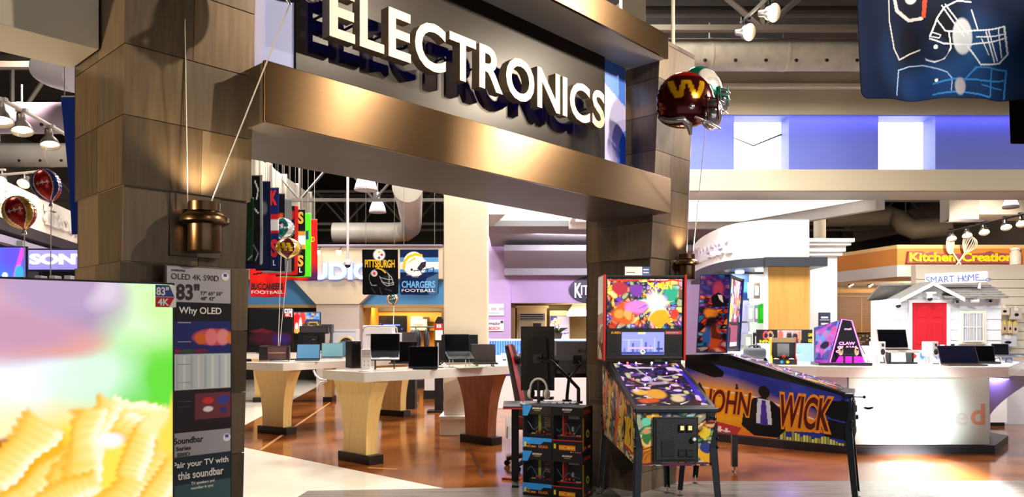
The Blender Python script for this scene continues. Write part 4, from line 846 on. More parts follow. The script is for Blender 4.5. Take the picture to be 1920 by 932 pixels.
# black computer case, hoop-shaped charging light, charger tower, light strips, cables
t = thing('computer_case', 'black computer case standing left behind the white charger tower', 'computer case', (W(668, HY, 8.75).x, 8.75, 1.0), math.radians(30)); e = MB(); e.box(-.06, 0, 0, .06, .22, .32, M('#1a171a', .35)); e.build('case', t, bevel=.004); e = MB(); e.box(-.05, -.002, .03, .05, 0, .29, BLACKG); e.build('front_panel', t); e = MB(); e.cyl((0, -.004, .3), (0, 0, .3), .006, STEEL, 10); e.build('power_button', t)
t = thing('charger_tower', 'white charging tower at the near corner of the front table', 'charging tower', (W(686, HY, 8.02).x, 8.02, 1.0), math.radians(20))
e = MB(); e.lathe([(.0, 0), (.075, 0), (.078, .01), (.06, .022), (.0, .022)], M('#efe6e2', .4), 24); e.build('foot', t, 40)
e = MB(); e.box(-.05, -.03, .022, .05, .03, .155, M('#ece2de', .4)); e.box(-.05, -.03, .155, .05, .03, .24, M('#e6dcda', .4)); e.build('tower', t, bevel=.006)
e = MB()
for x in (-.022, .022):
    for z in (.06, .10, .18): e.box(x-.006, -.0315, z, x+.006, -.0295, z+.018, M('#b9a9a9', .5))
e.build('sockets', t)
t = thing('light_hoop', 'thin white hoop-shaped light arm over the gaming laptop', 'light', (W(712, HY, 9.0).x, 9.0, 1.0)); e = MB(); e.tube([(-.21, 0, 0), (-.21, 0, .40), (-.19, 0, .475), (-.15, 0, .495), (.17, 0, .495), (.205, 0, .475), (.21, 0, .42), (.21, 0, .30)], .008, M('#e6dcdc', .4), 8); e.build('arm', t, 50); e = MB(); e.box(-.27, -.06, 0, -.15, .06, .012, DGREY); e.build('foot', t)
t = thing('light_post', 'slim white post between the two open black laptops', 'light', (W(821, HY, 8.9).x, 8.9, 1.0)); e = MB(); e.cyl((0, 0, 0), (0, 0, .30), .009, M('#d8d4d4', .4), 8); e.build('post', t); e = MB(); e.box(-.06, -.04, 0, .06, .04, .01, DGREY); e.build('foot', t)
def strip(label, px, py, ln, c, rz=PA):
    p = G(px, py, 1.0); t = thing('light_strip', label, 'light strip', p+Vector((0, 0, .0)), rz); e = MB(); e.box(-ln/2, -.03, 0, ln/2, .03, .012, M('#d9c8c4', .3)); e.build('bar', t, bevel=.003); e = MB(); e.box(-ln/2+.01, -.022, .0121, ln/2-.01, .022, .0135, M(c, .4, emit=1.3)); e.build('glow_face', t)
strip('orange-lit acrylic label strip on the front table edge', 742, 694.5, .55, '#ff7a55', math.radians(44)); strip('green-lit acrylic label strip on the front table edge', 884, 690, .45, '#6ad07a', math.radians(44))
def cable(label, pts, r, c):
    t = MB(); t.tube(pts, r, M(c, .4), 6); setp(t.build('cable', smooth=50), label, 'cable')
cable('white cable drooping under the left table', [W(x, y, 13.2) for x, y in ((588, 694), (592, 704), (600, 711), (612, 713))], .02, '#e8e6ea')
cable('white cable loop hanging above the floor under the left table', [W(x, y, 13.4) for x, y in ((612, 715), (603, 716), (597, 722), (595, 734))], .018, '#dcdae0')
cable('pale cable heap between the laptops on the front table', [G(x, y, 1.012) for x, y in ((826, 681), (830, 679), (834, 682), (828, 684), (832, 686), (836, 684))], .008, '#d8d8d8')
t = thing('brochure_holder', 'clear acrylic brochure holder against the dark table leg', 'holder', (W(941, HY, 9.29).x, 9.42, .10), PA); e = MB(); e.box(-.05, -.155, 0, .05, -.145, .22, M('#e8f0f4', .05, alpha=.3)); e.box(-.05, -.115, 0, .05, -.105, .26, M('#dfe8ee', .05, alpha=.4)); e.box(-.05, -.155, 0, .05, -.105, .006, M('#e8f0f4', .05, alpha=.4)); e.build('pocket', t); e = MB(); e.box(-.042, -.138, .006, .042, -.122, .15, M('#c9ccd2', .5)); e.build('leaflets', t)
# ---------------------------------------------------------------- white column with plinth
p0 = W(832, HY, 10.35); p1 = W(914, HY, 10.35)
b = MB(); b.box(p0.x, 10.35, .22, p1.x, 10.95, 7, noise_mat('cream_paint', ['#e6d6bc', '#efe2cc'], (1, 1, 1), 1, .5)); b.box(p0.x-.05, 10.28, 0, p1.x+.05, 11.02, .22, CREAM); b.box(p0.x-.06, 10.26, .22, p1.x+.06, 11.04, .27, WHITE)
setp(struct(b.build('pillar', bevel=.008), 'broad cream square column on a white plinth beyond the front table'), None, 'pillar')
# ---------------------------------------------------------------- things on the far and left tables
def tv(label, px0, py0, px1, py1, Y, paint, emit, zt, rz=0, group='televisions on the far tables', extra=None):
    p, q = W(px0, py1, Y), W(px1, py0, Y); cx_ = (p.x+q.x)/2; w = (q.x-p.x)/math.cos(rz); t = thing('television', label, 'television', (cx_, Y, zt), rz, group); z0, z1 = p.z-zt, q.z-zt
    e = MB(); e.box(-w/2, 0, z0, w/2, .04, z1, M('#09090b', .25)); e.build('housing', t, bevel=.004)
    a = Art(60, 40, w/(z1-z0)); paint(a); a.build('screen', (-w/2+.015, -.002, z0+.02), (w/2-.015, -.002, z0+.02), (w/2-.015, -.002, z1-.015), (-w/2+.015, -.002, z1-.015), art_mat(emit, .15), t)
    if z0 > .02: e = MB(); e.box(-.04, .01, .0, .04, .05, z0+.1, DGREY); e.box(-w*.3, -.08, 0, w*.3, .12, .015, DGREY); e.build('stand', t, bevel=.003)
    if extra: extra(t, w, z0, z1)
    return t
def t_dark(a): a.c[:] = hexc('#050508'); a.warp(.05, 6, 3); a.ell(.55, .22, .5, .18, '#3a0a18', .6); a.ell(.3, .42, .24, .05, '#5a0f1c', .5); a.ell(.75, .2, .2, .14, '#2a1050', .6)
def tv_x(t, w, z0, z1):
    e = MB(); e.box(w/2-.17, -.006, z1-.17, w/2-.01, -.003, z1-.0, PAPER); e.box(w/2-.17, -.007, z1-.17, w/2-.03, -.0055, z1-.09, M('#c8102e', .5)); e.text('42"', w/2-.16, z1-.075, .13, .06, -.006, M('#3a3a8a', .5), .001, .03); e.text('4K', w/2-.155, z1-.155, .10, .055, -.007, PAPER, .001, .03); e.build('sticker', t)
tv('large dark television with a dim red picture on the far table', 466, 579, 549, 652, 15.35, t_dark, 1.0, 1.0, extra=tv_x)
def t_bright(a):
    a.c[:] = hexc('#4a90e0'); a.rect(0, .0, 1, .6, '#4a3a2a'); a.blot(9, .55, '#d8a020', 2, .8); a.blot(12, .6, '#2a2a30', 5, .8); a.rect(.48, .55, 1, .68, '#203a70'); a.ell(.12, .5, .16, .5, '#d81e1e', .2); a.ell(.33, .75, .12, .3, '#e83a2a', .2); a.ell(.1, .3, .06, .2, '#fff', .4); a.ell(.25, .45, .06, .3, '#f4c8c0', .4); a.ell(.65, .2, .24, .16, '#f4f4f4', .3); a.ell(.2, .12, .2, .12, '#f0a040', .4)
tv('bright television showing red figures above a crowd', 550, 585, 601, 627, 15.75, t_bright, 1.2, 1.0, group=None)
b = thing('soundbar_box', 'dark wood-fronted speaker cabinet at the left end of the left table', 'speaker', (W(514, HY, 10.8).x, 10.8, 1.0), math.radians(12)); e = MB(); e.box(-.21, 0, .02, .21, .2, .225, M('#2a1f26', .3)); e.build('cabinet', b, bevel=.004); e = MB(); e.box(-.09, -.004, .03, .17, -.0, .215, noise_mat('rosewood', ['#5a4048', '#6a4d52'], (1, 1, 8), 4, .2)); e.box(-.08, -.006, .12, .16, -.004, .135, M('#b08a60', .3)); e.build('front_panel', b)
for s in (-.2, .2): e = MB(); e.box(s-.008, .02, 0, s+.008, .18, .02, STEEL); e.build('foot', b)
t = thing('monitor', 'black monitor with its back cover toward us on the left table', 'monitor', (W(584, HY, 12.6).x, 12.6, 1.0), math.radians(5)); e = MB(); e.box(-.22, 0, .12, .22, .03, .43, M('#16161a', .4)); e.box(-.14, -.03, .18, .10, 0, .36, M('#1e1e22', .4)); e.build('housing', t, bevel=.004); e = MB(); e.box(-.03, -.02, 0, .03, .03, .3, DGREY); e.box(-.12, -.1, 0, .12, .1, .014, DGREY); e.build('stand', t, bevel=.003)
e = MB(); e.box(.02, -.034, .30, .06, -.030, .31, M('#b0b0b4', .4)); e.build('label_plate', t)
t = thing('soundbar', 'long black soundbar raised behind the blue laptop screens', 'soundbar', (W(589, HY, 15.25).x, 15.25, 1.0)); e = MB(); e.box(-.30, 0, .40, .28, .12, .56, M('#1a1418', .35)); e.box(-.28, -.004, .42, .26, 0, .54, M('#251e22', .7)); e.build('bar', t, bevel=.006); e = MB(); e.box(-.04, .03, 0, .04, .09, .40, DGREY); e.box(-.2, 0, 0, .2, .12, .015, DGREY); e.build('stand', t)
t = thing('receiver', 'boxy grey stereo receiver beside the long soundbar', 'receiver', (W(612, HY, 15.5).x, 15.5, 1.0)); e = MB(); e.box(-.11, 0, .42, .11, .2, .60, M('#3b383e', .4)); e.build('housing', t, bevel=.005); e = MB(); e.cyl((.05, -.01, .52), (.05, 0, .52), .03, STEEL, 16); e.build('knob', t); e = MB(); e.box(-.09, .02, 0, -.07, .18, .42, DGREY); e.box(.07, .02, 0, .09, .18, .42, DGREY); e.box(-.11, .02, 0, .11, .18, .012, DGREY); e.build('stand', t)
t = thing('dome_speaker', 'dark dome-shaped display stand with headphones behind the left table', 'display stand', (W(649, HY, 15.3).x, 15.3, 1.0)); e = MB(); e.prism([(.16*math.cos(a), .12+.2*math.sin(a)) for a in np.linspace(0, math.pi, 14)]+[(-.16, 0), (.16, 0)], 0, .1, M('#2a2a30', .4), 'y'); e.build('dome', t); e = MB(); e.prism([(.19*math.cos(a), .12+.235*math.sin(a)) for a in np.linspace(0, math.pi, 14)]+[(.16*math.cos(a), .12+.2*math.sin(a)) for a in np.linspace(math.pi, 0, 14)], -.01, .1, M('#c8a878', .4), 'y'); e.build('rim', t)
t = thing('copier', 'pale slanted printer behind the dome-shaped stand', 'printer', (W(640, HY, 15.75).x, 15.75, 1.0), 0); e = MB(); e.prism([(-.33, 0), (.33, 0), (.33, .50), (-.18, .50)], 0, .3, M('#b8b4b8', .4), 'y'); e.build('housing', t, bevel=.01); e = MB(); e.box(-.15, -.005, .44, .3, 0, .455, M('#8f98b8', .4)); e.build('slot', t); e = MB(); e.box(-.3, .3, .0, .3, .31, .12, DGREY); e.build('rear_panel', t)
# ================================================================ service counter
CT = 1.02
ctr = thing('service_counter', 'white curved service counter with frosted lettered front beside the side-on pinball', 'counter', (4.8, 9.6, 0))
def rel(P, c=(4.8, 9.6)): return [(x-c[0], y-c[1]) for x, y in P]
base = [(2.0, 10.5), (2.68, 9.72), (3.0, 9.4), (3.31, 9.1), (3.6, 8.9), (3.93, 8.74), (5.64, 8.72), (6.35, 9.55), (6.35, 10.85), (2.0, 10.85)]
e = MB(); e.prism(rel(base), 0, .10, M('#1c1b20', .4)); e.build('plinth', ctr, bevel=.004)
body = [(2.1, 10.5), (2.75, 9.78), (3.05, 9.47), (3.36, 9.17), (3.65, 8.97), (3.95, 8.80), (5.56, 8.80), (6.15, 9.6), (6.15, 10.8), (2.1, 10.8)]
e = MB(); e.prism(rel(body), .10, .90, M('#b9b1c4', .4)); e.build('body', ctr, bevel=.004)
top = [(1.95, 10.4), (2.6, 9.62), (2.95, 9.28), (3.27, 8.98), (3.58, 8.78), (3.9, 8.63), (5.74, 8.63), (6.95, 10.2), (6.95, 10.9), (1.95, 10.9)]
e = MB(); e.prism(rel(top), .90, CT, M('#f6f3f0', .18)); e.build('worktop', ctr, bevel=.006)
e = MB(); k = 12; P = []   # flared end bracket
for i in range(k+1): f = i/k; P.append((5.62+.75*f**2.2-4.8, .10+.80*f))
e.prism([(5.58-4.8, .10)]+P+[(5.58-4.8, .90)], 8.95-9.6, 9.0-9.6, M('#a79ab8', .4), 'y'); e.build('bracket', ctr)
GLS = M('#d3e6e2', .12, coat=.6)
e = MB(); e.box(3.95-4.8, 8.755-9.6, .105, 5.60-4.8, 8.77-9.6, .895, GLS); fp = e.build('front_panel', ctr, bevel=.002)
e = MB(); yy = 8.754-9.6
def ct(txt, px0, py1, px1, py0, m, bold=0.):
    a, c = W(px0, py1, 8.754), W(px1, py0, 8.754); e.text(txt, a.x-4.8, a.z, c.x-a.x, c.z-a.z, yy, m, .001, bold)
ct('Get', 1613, 768, 1672, 736, M('#c9cfcf', .4)); ct('Connecte', 1608, 798, 1815, 762, M('#c6cccc', .4), .02); ct('d', 1820, 797, 1847, 757, M('#e3a98c', .4), .02)
e.build('lettering', fp)
lamp('AREA', (5.95, 9.0, .87), 4, (.4, .3, 1), .5, .1, target=(5.9, 9.1, 0)); lamp('AREA', (3.3, 9.0, .87), 3, (.4, .3, 1), .5, .1, target=(3.35, 8.95, 0))
def on(px, Y, z=CT): return Vector(((px-CX)/F*Y, Y, z))
def zz(py, Y): return CH+(HY-py)/F*Y
# mini arcade on the counter
t = thing('mini_arcade', 'small red and yellow countertop arcade beside the sloping blue panel', 'mini arcade', on(1469, 9.35), math.radians(-14))
y_ = M('#f0c41c', .4); r_ = M('#c8281c', .4)
for s, m in ((-1, y_), (1, r_)):
    e = MB(); e.prism([(-.10, 0), (.14, 0), (.14, .34), (-.01, .34), (-.03, .30), (.03, .12), (-.10, .07)], s*.15, s*.138, m, 'x'); o = e.build('side_panel', t, bevel=.002)
e = MB(); e.box(-.138, .04, 0, .138, .13, .335, DGREY); e.box(-.138, -.095, 0, .138, .04, .065, M('#1a1a1e', .4)); e.build('body', t)
e = MB(); e.box(-.138, -.025, .275, .138, .04, .335, M('#b9b2a8', .4)); e.text('PAC-MAN', -.10, .288, .2, .034, -.0255, M('#e8b81c', .4), .001, .03); e.build('marquee', t)
e = MB(); e.box(-.138, .03, .07, .138, .039, .275, M('#3a3f46', .4)); e.box(-.07, .026, .1, .07, .03, .26, M('#a8b4bc', .2)); e.build('screen', t)
e = MB(); e.box(-.13, -.099, .012, .13, -.095, .055, M('#18181c', .4)); e.cyl((-.03, -.102, .035), (-.03, -.099, .035), .02, M('#3aa0d8', .4), 12); e.cyl((.04, -.102, .035), (.04, -.099, .035), .02, M('#e8c41c', .4), 12); e.build('front_label', t)
e = MB(); e.cyl((0, -.04, .06), (0, -.04, .085), .006, STEEL, 8); e.ell((0, -.04, .1), .022, M('#d8241c', .3), 14, 10); e.build('joystick', t, 40)
for x in (-.09, .09): e = MB(); e.ell((x, -.05, .068), (.035, .02, .012), WHITE, 10, 8); e.build('button', t, True)
# blue and black board behind it
t = thing('display_board', 'black photo-strip board above a sloping pale blue panel on the counter', 'display board', on(1479, 10.35), 0)
xx = lambda px: (px-1479)/F*10.35
e = MB(); e.box(xx(1426), .16, 0, xx(1532), .19, zz(618, 10.35)-CT, M('#16171c', .4)); e.build('board', t, bevel=.002)
a = Art(70, 26, 2.6, '#16171c'); a.rect(.36, 0, .80, 1, '#b9aeb4'); a.rect(.36, 0, .8, .3, '#2c2a38'); a.ell(.42, .6, .05, .4, '#b8624a', .3); a.ell(.58, .55, .05, .35, '#2a2622', .3); a.ell(.58, .9, .022, .12, '#d8a080', .3); a.ell(.69, .5, .05, .32, '#2a2230', .3); a.ell(.69, .86, .022, .12, '#d8a080', .3); a.ell(.77, .5, .03, .5, '#c8885a', .4); a.rect(.48, .28, .76, .36, '#6a4a3a')
for cx_, c in ((.15, '#d83a2a'), (.23, '#e8a02a')): a.ring(cx_, .62, .045, .26, c, .28); a.ring(cx_, .62, .045, .26, '#3a70c8', .08)
z0 = zz(645, 10.35)-CT; z1 = zz(619, 10.35)-CT
a.build('header_art', (xx(1428), .1595, z0), (xx(1531), .1595, z0), (xx(1531), .1595, z1), (xx(1428), .1595, z1), art_mat(rough=.4), t)
e = MB(); e.text('INFINITY', xx(1431), z0+.01, xx(1462)-xx(1431), .045, .159, M('#e8d81c', .4), .001, .03); e.text('GAME', xx(1524), z0+.1, .06, .05, .159, M('#e8d81c', .4), .001, .03); e.text('BOARD', xx(1524), z0+.02, .06, .05, .159, M('#e8d81c', .4), .001, .03); e.build('lettering', t)
e = MB(); e.hexa([(xx(1440), -.04, .0), (xx(1532), -.04, .0), (xx(1532), .0, .0), (xx(1440), .0, .0), (xx(1425), .13, .25), (xx(1530), .13, .25), (xx(1530), .155, .25), (xx(1425), .155, .25)], M('#7d9fe0', .3)); sp = e.build('sloping_panel', t, bevel=.002)
e = MB(TT := Matrix.Translation((0, -.04, 0)) @ Matrix.Rotation(-math.atan2(.17, .25), 4, 'X')); 
e.text('INFINITY', xx(1484), .09, .155, .035, -.003, M('#e8e8b0', .4), .001, .02); e.ring = None
e.lathe([(.022, -.003), (.042, -.003), (.042, -.001), (.022, -.001)], M('#5ab89a', .4), 20, (xx(1500), -.002, .175), 'y'); e.build('panel_lettering', sp)
# handheld console display
t = thing('console_display', 'tall pink-lit handheld console display with wedge tower', 'display stand', on(1574, 9.15), math.radians(-6))
e = MB(); e.box(-.29, -.16, 0, .33, .20, .035, M('#17141c', .3)); e.build('base', t, bevel=.004)
a = Art(40, 60, .7, '#3a5ab8'); a.warp(.06, 6, 2); a.blot(4, .45, '#7aa6e8', 3, .8); a.blot(6, .6, '#8a3ac8', 5, .7); a.rect(0, 0, 1, .28, '#3a2a8a', .7); a.ell(.8, .8, .14, .1, '#c85aa0', .3); a.ell(.55, .45, .32, .1, '#1c1a3a', .2); a.blot(7, .62, '#e06ac0', 8, .6); a.rect(0, .0, 1, .05, '#c848d8')
e = MB(); e.prism([(-.285, .035), (-.13, .035), (.005, .55), (-.285, .46)], .0, .06, M('#20205a', .3), 'y'); e.build('side_board', t)
a.build('side_art', (-.283, -.001, .037), (-.13, -.001, .037), (.004, -.001, .545), (-.283, -.001, .46), art_mat(.35, .25), t)
e = MB(); e.prism([(-.125, .035), (.285, .035), (.135, .55), (.015, .565)], -.04, .05, M('#0f1020', .2), 'y'); e.build('tower', t)
pk = M('#ff6ad8', .4, emit=2.2)
e = MB(); e.tube([(-.125, -.042, .04), (.015, -.042, .56), (.13, -.042, .545), (.282, -.042, .04)], .007, pk, 6); e.build('light_tube', t)
e = MB(); e.text('msi', .045, .43, .08, .026, -.041, M('#ffb0f0', .4, emit=1.2), .001, .03); e.build('lettering', t)
for k_ in range(3): e = MB(); e.text('CLAW', -.02-.018*k_, .25-.05*k_, .19+.036*k_, .036, -.041, M('#ff9af0', .4, emit=1.4), .001, .03); e.build('lettering', t)
e = MB(); e.prism([(-.06, .037), (.27, .037), (.23, .11), (-.02, .11)], -.08, -.045, M('#b81fb0', .3, emit=.9), 'y'); e.build('glow_block', t, bevel=.004)
e = MB()
for i in range(12): e.box(-.26+.048*i, -.158, .0352, -.23+.048*i, -.11, .037, M('#d83ae0', .4, emit=1.0))
e.build('base_glow', t)
h = thing('handheld_console', 'black-screened handheld console with cream grips on the pink display', 'game console', on(1591, 8.955, CT+.135), math.radians(-6))
e = MB(); e.box(-.075, -.012, 0, .075, .012, .085, M('#121214', .2)); e.build('screen', h, bevel=.004)
for s in (-1, 1): e = MB(); e.ell((s*.09, -.004, .04), (.03, .022, .052), M('#d8b894', .4), 14, 10); o = e.build('grip', h, True); e = MB(); e.cyl((s*.092, -.034, .058), (s*.092, -.02, .058), .011, BLACK, 12); e.build('thumbstick', o)
for s in (-.05, .05): e = MB(); e.box(s-.008, -.012, -.10, s+.008, .012, .0, M('#201a2a', .3)); e.build('support', h)
# headset case, roll speaker
t = thing('headset_case', 'slate-grey soft case with carry handle on the counter', 'case', on(1415, 9.75), math.radians(5)); e = MB(); e.box(-.14, -.07, .06, .14, .07, .20, M('#4c5262', .6)); e.build('shell', t, bevel=.045, bseg=4); e = MB(); e.tube([(-.08, 0, .195), (-.07, 0, .225), (0, 0, .238), (.07, 0, .225), (.08, 0, .195)], .011, M('#5a6072', .5), 8); e.build('handle', t, 50); e = MB(); e.box(-.10, -.05, 0, .10, .05, .06, M('#dfe0e4', .3)); e.build('stand', t, bevel=.006)
t = thing('roll_speaker', 'beige roll-shaped speaker at the left end of the counter', 'speaker', on(1387, 10.15), 0); e = MB(); e.lathe([(0, -.17), (.06, -.165), (.075, -.14), (.075, .14), (.06, .165), (0, .17)], M('#cfc0b2', .7), 20, (0, 0, .075), 'x'); e.build('body', t, 40); e = MB(); e.box(-.05, -.077, .06, .05, -.07, .09, M('#b9aa9c', .5)); e.build('badge', t)
# little white speakers on wire stands
def wspk(label, px, Y, rz):
    t = thing('bookshelf_speaker', label, 'speaker', on(px, Y), rz, 'small white speakers on stands')
    e = MB(); e.box(-.06, -.06, .10, .06, .09, .285, M('#f1ecec', .35)); e.build('cabinet', t, bevel=.008)
    for z, r in ((.155, .038), (.24, .02)): e = MB(); e.lathe([(0, -.003), (r*.35, -.004), (r*.45, .002), (r*.85, -.002), (r, -.006), (r, 0), (0, 0)], M('#23253a', .3), 20, (0, -.061, z), 'y'); e.build('driver', t, 50)
    e = MB(); e.tube([(-.05, -.05, .10), (-.065, -.06, .005), (-.03, .05, .005), (-.045, .06, .10)], .008, M('#e6d8d6', .4), 6); e.tube([(.05, -.05, .10), (.065, -.06, .005), (.03, .05, .005), (.045, .06, .10)], .008, M('#e6d8d6', .4), 6); e.build('stand', t)
wspk('small white two-driver speaker between the pink display and the laptop', 1647, 9.5, math.radians(28)); wspk('small white two-driver speaker right of the open laptop on the counter', 1746, 9.5, math.radians(28))
laptop('open pale laptop raised on a black stand on the service counter', 1676, 9.75, CT+.175, math.radians(3), .40, scr='#0a0b12', body='#c9b9ae', tilt=8, lean=14, hs=.265, d=.24, group='laptops on the service counter')
t = thing('laptop_stand', 'black angular stand under the pale open laptop', 'stand', on(1678, 9.72), math.radians(3)); e = MB()
e.prism([(-.21, 0), (.18, 0), (.185, .02), (-.2, .02)], -.2, .02, M('#1a1a20', .35), 'y'); e.build('base', t)
for s in (-1, 1): e = MB(); e.prism([(-.15, .02), (-.02, .02), (.0, .165), (-.15, .148)], s*.15-.012, s*.15+.012, M('#1a1a20', .35), 'x'); e.build('upright', t)
laptop('black laptop leaning back at the right end of the service counter', 1801, 9.0, CT+.004, math.radians(-2), .46, scr='#16162a', body='#5a4c4a', lean=24, hs=.245, d=.16, group='laptops on the service counter')
laptop('black laptop half hidden behind the leaning one on the counter', 1843, 9.6, CT+.004, math.radians(-6), .30, scr='#060608', body='#3a3a40', lean=8, hs=.215, d=.14, group='laptops on the service counter')
laptop('small stacked laptop farthest right on the service counter', 1876, 10.1, CT+.07, math.radians(-10), .22, scr='#0a0a14', body='#8a8a92', lean=6, hs=.17, d=.16, group='laptops on the service counter', stand='#2a2a2e', zt=CT)
for i, (px, rz, c, lab) in enumerate(((1604, .3, '#c8d8e4', 'white tablet stand right behind the pink display'), (1622, .3, '#d4dde6', 'white tablet stand beside the small dark cards'), (1638, .3, '#dfe6ec', 'white tablet stand next to the left white speaker'))):
    t = thing('tablet_stand', lab, 'tablet', on(px, 10.2), rz, 'white tablet stands on the counter'); e = MB(Matrix.Rotation(math.radians(-35), 4, 'X')); e.box(-.06, 0, .02, .06, .012, .27, M(c, .25)); e.build('tablet', t, bevel=.004); e = MB(); e.prism([(-.02, 0), (.20, 0), (.12, .12), (.02, .03)], -.02, .02, WHITE, 'x'); e.build('stand', t)
for px, c, c2, lab in ((1712, '#c8202c', '#f2f2f4', 'white product box with a red diamond behind the counter laptop'), (1729.5, '#4a80d0', '#9ac0f0', 'pale blue product box beside the red diamond box'), (1758, '#4a78c8', '#dfe8f4', 'blue and white product box right of the small speaker')):
    t = thing('product_box', lab, 'box', on(px, 10.3 if px != 1729.5 else 10.55), math.radians(-20)); e = MB(); e.box(-.085, 0, 0, .085, .12, .15, M(c2, .35)); e.build('carton', t, bevel=.004); e = MB(); e.prism([(-.05, .075), (0, .02), (.05, .075), (0, .13)], -.001, .0, M(c, .4), 'y'); e.build('printed_mark', t)
t = thing('doorbell', 'small dark doorbell unit on a white post in front of the little house', 'doorbell', on(1787, 10.5), 0); e = MB(); e.box(-.022, 0, .10, .022, .02, .24, M('#1c2a4a', .3)); e.cyl((0, -.004, .13), (0, 0, .13), .012, WHITE, 12); e.build('bell', t); e = MB(); e.box(-.025, 0, 0, .025, .04, .10, WHITE); e.box(-.02, 0, .24, .02, .02, .28, WHITE); e.build('post', t)
t = thing('doorbell', 'small dark camera with white cap on a grey block before the red door', 'doorbell', on(1768, 10.55), 0); e = MB(); e.box(-.025, 0, .12, .025, .03, .2, M('#2a2a30', .3)); e.build('bell', t); e = MB(); e.box(-.026, 0, .2, .026, .03, .23, WHITE); e.box(-.03, 0, 0, .03, .04, .12, M('#9a9aa0', .4)); e.build('post', t)
# ================================================================ phone shop kiosk
arc = [(3.93, 11.5), (3.62, 11.8), (3.48, 12.2), (3.44, 12.8), (3.46, 13.6), (3.58, 14.6), (3.81, 15.7)]
def spl(t_):
    P = arc; n = len(P)-1; x = max(0, min(n-1e-6, t_*n)); i = int(x); f = x-i
    p0, p1, p2, p3 = P[max(i-1, 0)], P[i], P[i+1], P[min(i+2, n)]
    return tuple(.5*((2*p1[k])+(-p0[k]+p2[k])*f+(2*p0[k]-5*p1[k]+4*p2[k]-p3[k])*f*f+(-p0[k]+3*p1[k]-3*p2[k]+p3[k])*f**3) for k in (0, 1))
LP = [spl(i/40) for i in range(41)]
kz0, kz1 = zz(483, 11.5), zz(412, 11.5)
t = thing('shop_fascia', 'curved white kiosk fascia with raised white letters over a dark band', 'sign', (4.0, 12.0, kz0))
def kr(P): return [(x-4.0, y-12.0) for x, y in P]
e = MB(); e.prism(kr(LP+[(x+.12, y+.0) for x, y in LP[::-1]]), 0, kz1-kz0, M('#f7f4f2', .5)); e.build('curved_face', t, 30)
e = MB(); e.prism(kr([(3.93+.12, 11.5), (4.58, 11.5), (4.58, 12.6), (4.05, 12.6)]), -.0, kz1-kz0, M('#c9bdb8', .5)); e.build('end_box', t, bevel=.004)
e = MB(); e.prism(kr([(x-.05, y) for x, y in LP]+[(4.4, 15.7), (4.85, 12.6), (4.83, 11.42), (3.87, 11.42)]), -.14, 0, M('#33363f', .4)); e.build('dark_band', t, bevel=.003)
L = [0]
for a, c in zip(LP, LP[1:]): L.append(L[-1]+math.hypot(c[0]-a[0], c[1]-a[1]))
def atL(s, off):
    s = max(0, min(L[-1]-1e-4, s)); i = max(j for j in range(len(L)) if L[j] <= s); i = min(i, 39); f = (s-L[i])/(L[i+1]-L[i]); a, c = LP[i], LP[i+1]
    d = Vector((c[0]-a[0], c[1]-a[1])).normalized(); n = Vector((-d.y, d.x)); p = Vector(a).lerp(Vector(c), f)+n*off; return p
e = MB()
for txt, s0, s1, z, h_ in (('Get', 3.35, 2.85, .20, .20), ('Connected', 2.85, .62, .12, .34)):
    V, Fc = text_mesh(txt, .0); A = np.array(V); lo = A.min(0); sz = A.max(0)-lo; P = []
    for p in V: q = atL(s0+(s1-s0)*(p[0]-lo[0])/sz[0], .06 if p[2] > 0 else .0); P.append((q.x-4.0, q.y-12.0, z+h_*(p[1]-lo[1])/sz[1]))
    e.add(P, Fc, M('#ddd6e4', .45))  # white letters tinted lavender grey to stand in for their shading
e.build('lettering', t)
e = MB(); wd2 = noise_mat('maple_panel', ['#b98a45', '#c99a52', '#bf9049'], (5, 5, .5), 2.5, .35, spec=.4); p0, p1 = on(1441, 11.56), on(1518, 11.56)
e.box(p0.x, 11.56, 0, p1.x, 11.68, kz0-.14, wd2); e.box(p0.x-.04, 11.57, 0, p0.x, 11.68, kz0-.14, WHITE); setp(struct(e.build('pillar', bevel=.003), 'maple-faced kiosk post behind the counter arcade'), None, 'pillar')
e = MB(); p0, p1 = on(1519, 12.4), on(1570, 12.4); zc = zz(480, 12.4)
e.box(p0.x, 12.4, 0, p1.x, 12.95, zc, WHITE)
for dz, o_ in ((0, .06), (.06, .10), (.16, .16), (.21, .2)): e.box(p0.x-min(o_, .1), 12.4-o_, zc+dz, p1.x+o_, 12.95+o_, zc+dz+(.06 if dz != .06 else .10), WHITE)
setp(struct(e.build('pillar', bevel=.006), 'white classical column with moulded cap beside the kiosk'), None, 'pillar')
t = thing('price_poster', 'narrow navy price poster on the white classical column', 'poster', on(1546, 12.385, zz(626, 12.385))); e = MB(); w2 = 22/F*12.385/2; h2 = 40/F*12.385; e.box(-w2, 0, 0, w2, .012, h2, M('#2a3052', .5)); e.build('sheet', t); e = MB()
for i in range(3): e.box(-w2*.6, -.001, h2*(.73-.3*i), w2*.6, 0, h2*(.81-.3*i), PAPER); e.box(-w2*.8, -.001, h2*(.64-.3*i), w2*.8, 0, h2*(.66-.3*i), PAPER)
e.build('printed_lines', t)
e = MB(); e.cyl((on(1537, 16).x, 16, 0), (on(1537, 16).x, 16, 7), .125, CREAM, 20); setp(struct(e.build('pillar', smooth=40), 'round cream column rising behind the white classical column'), None, 'pillar')
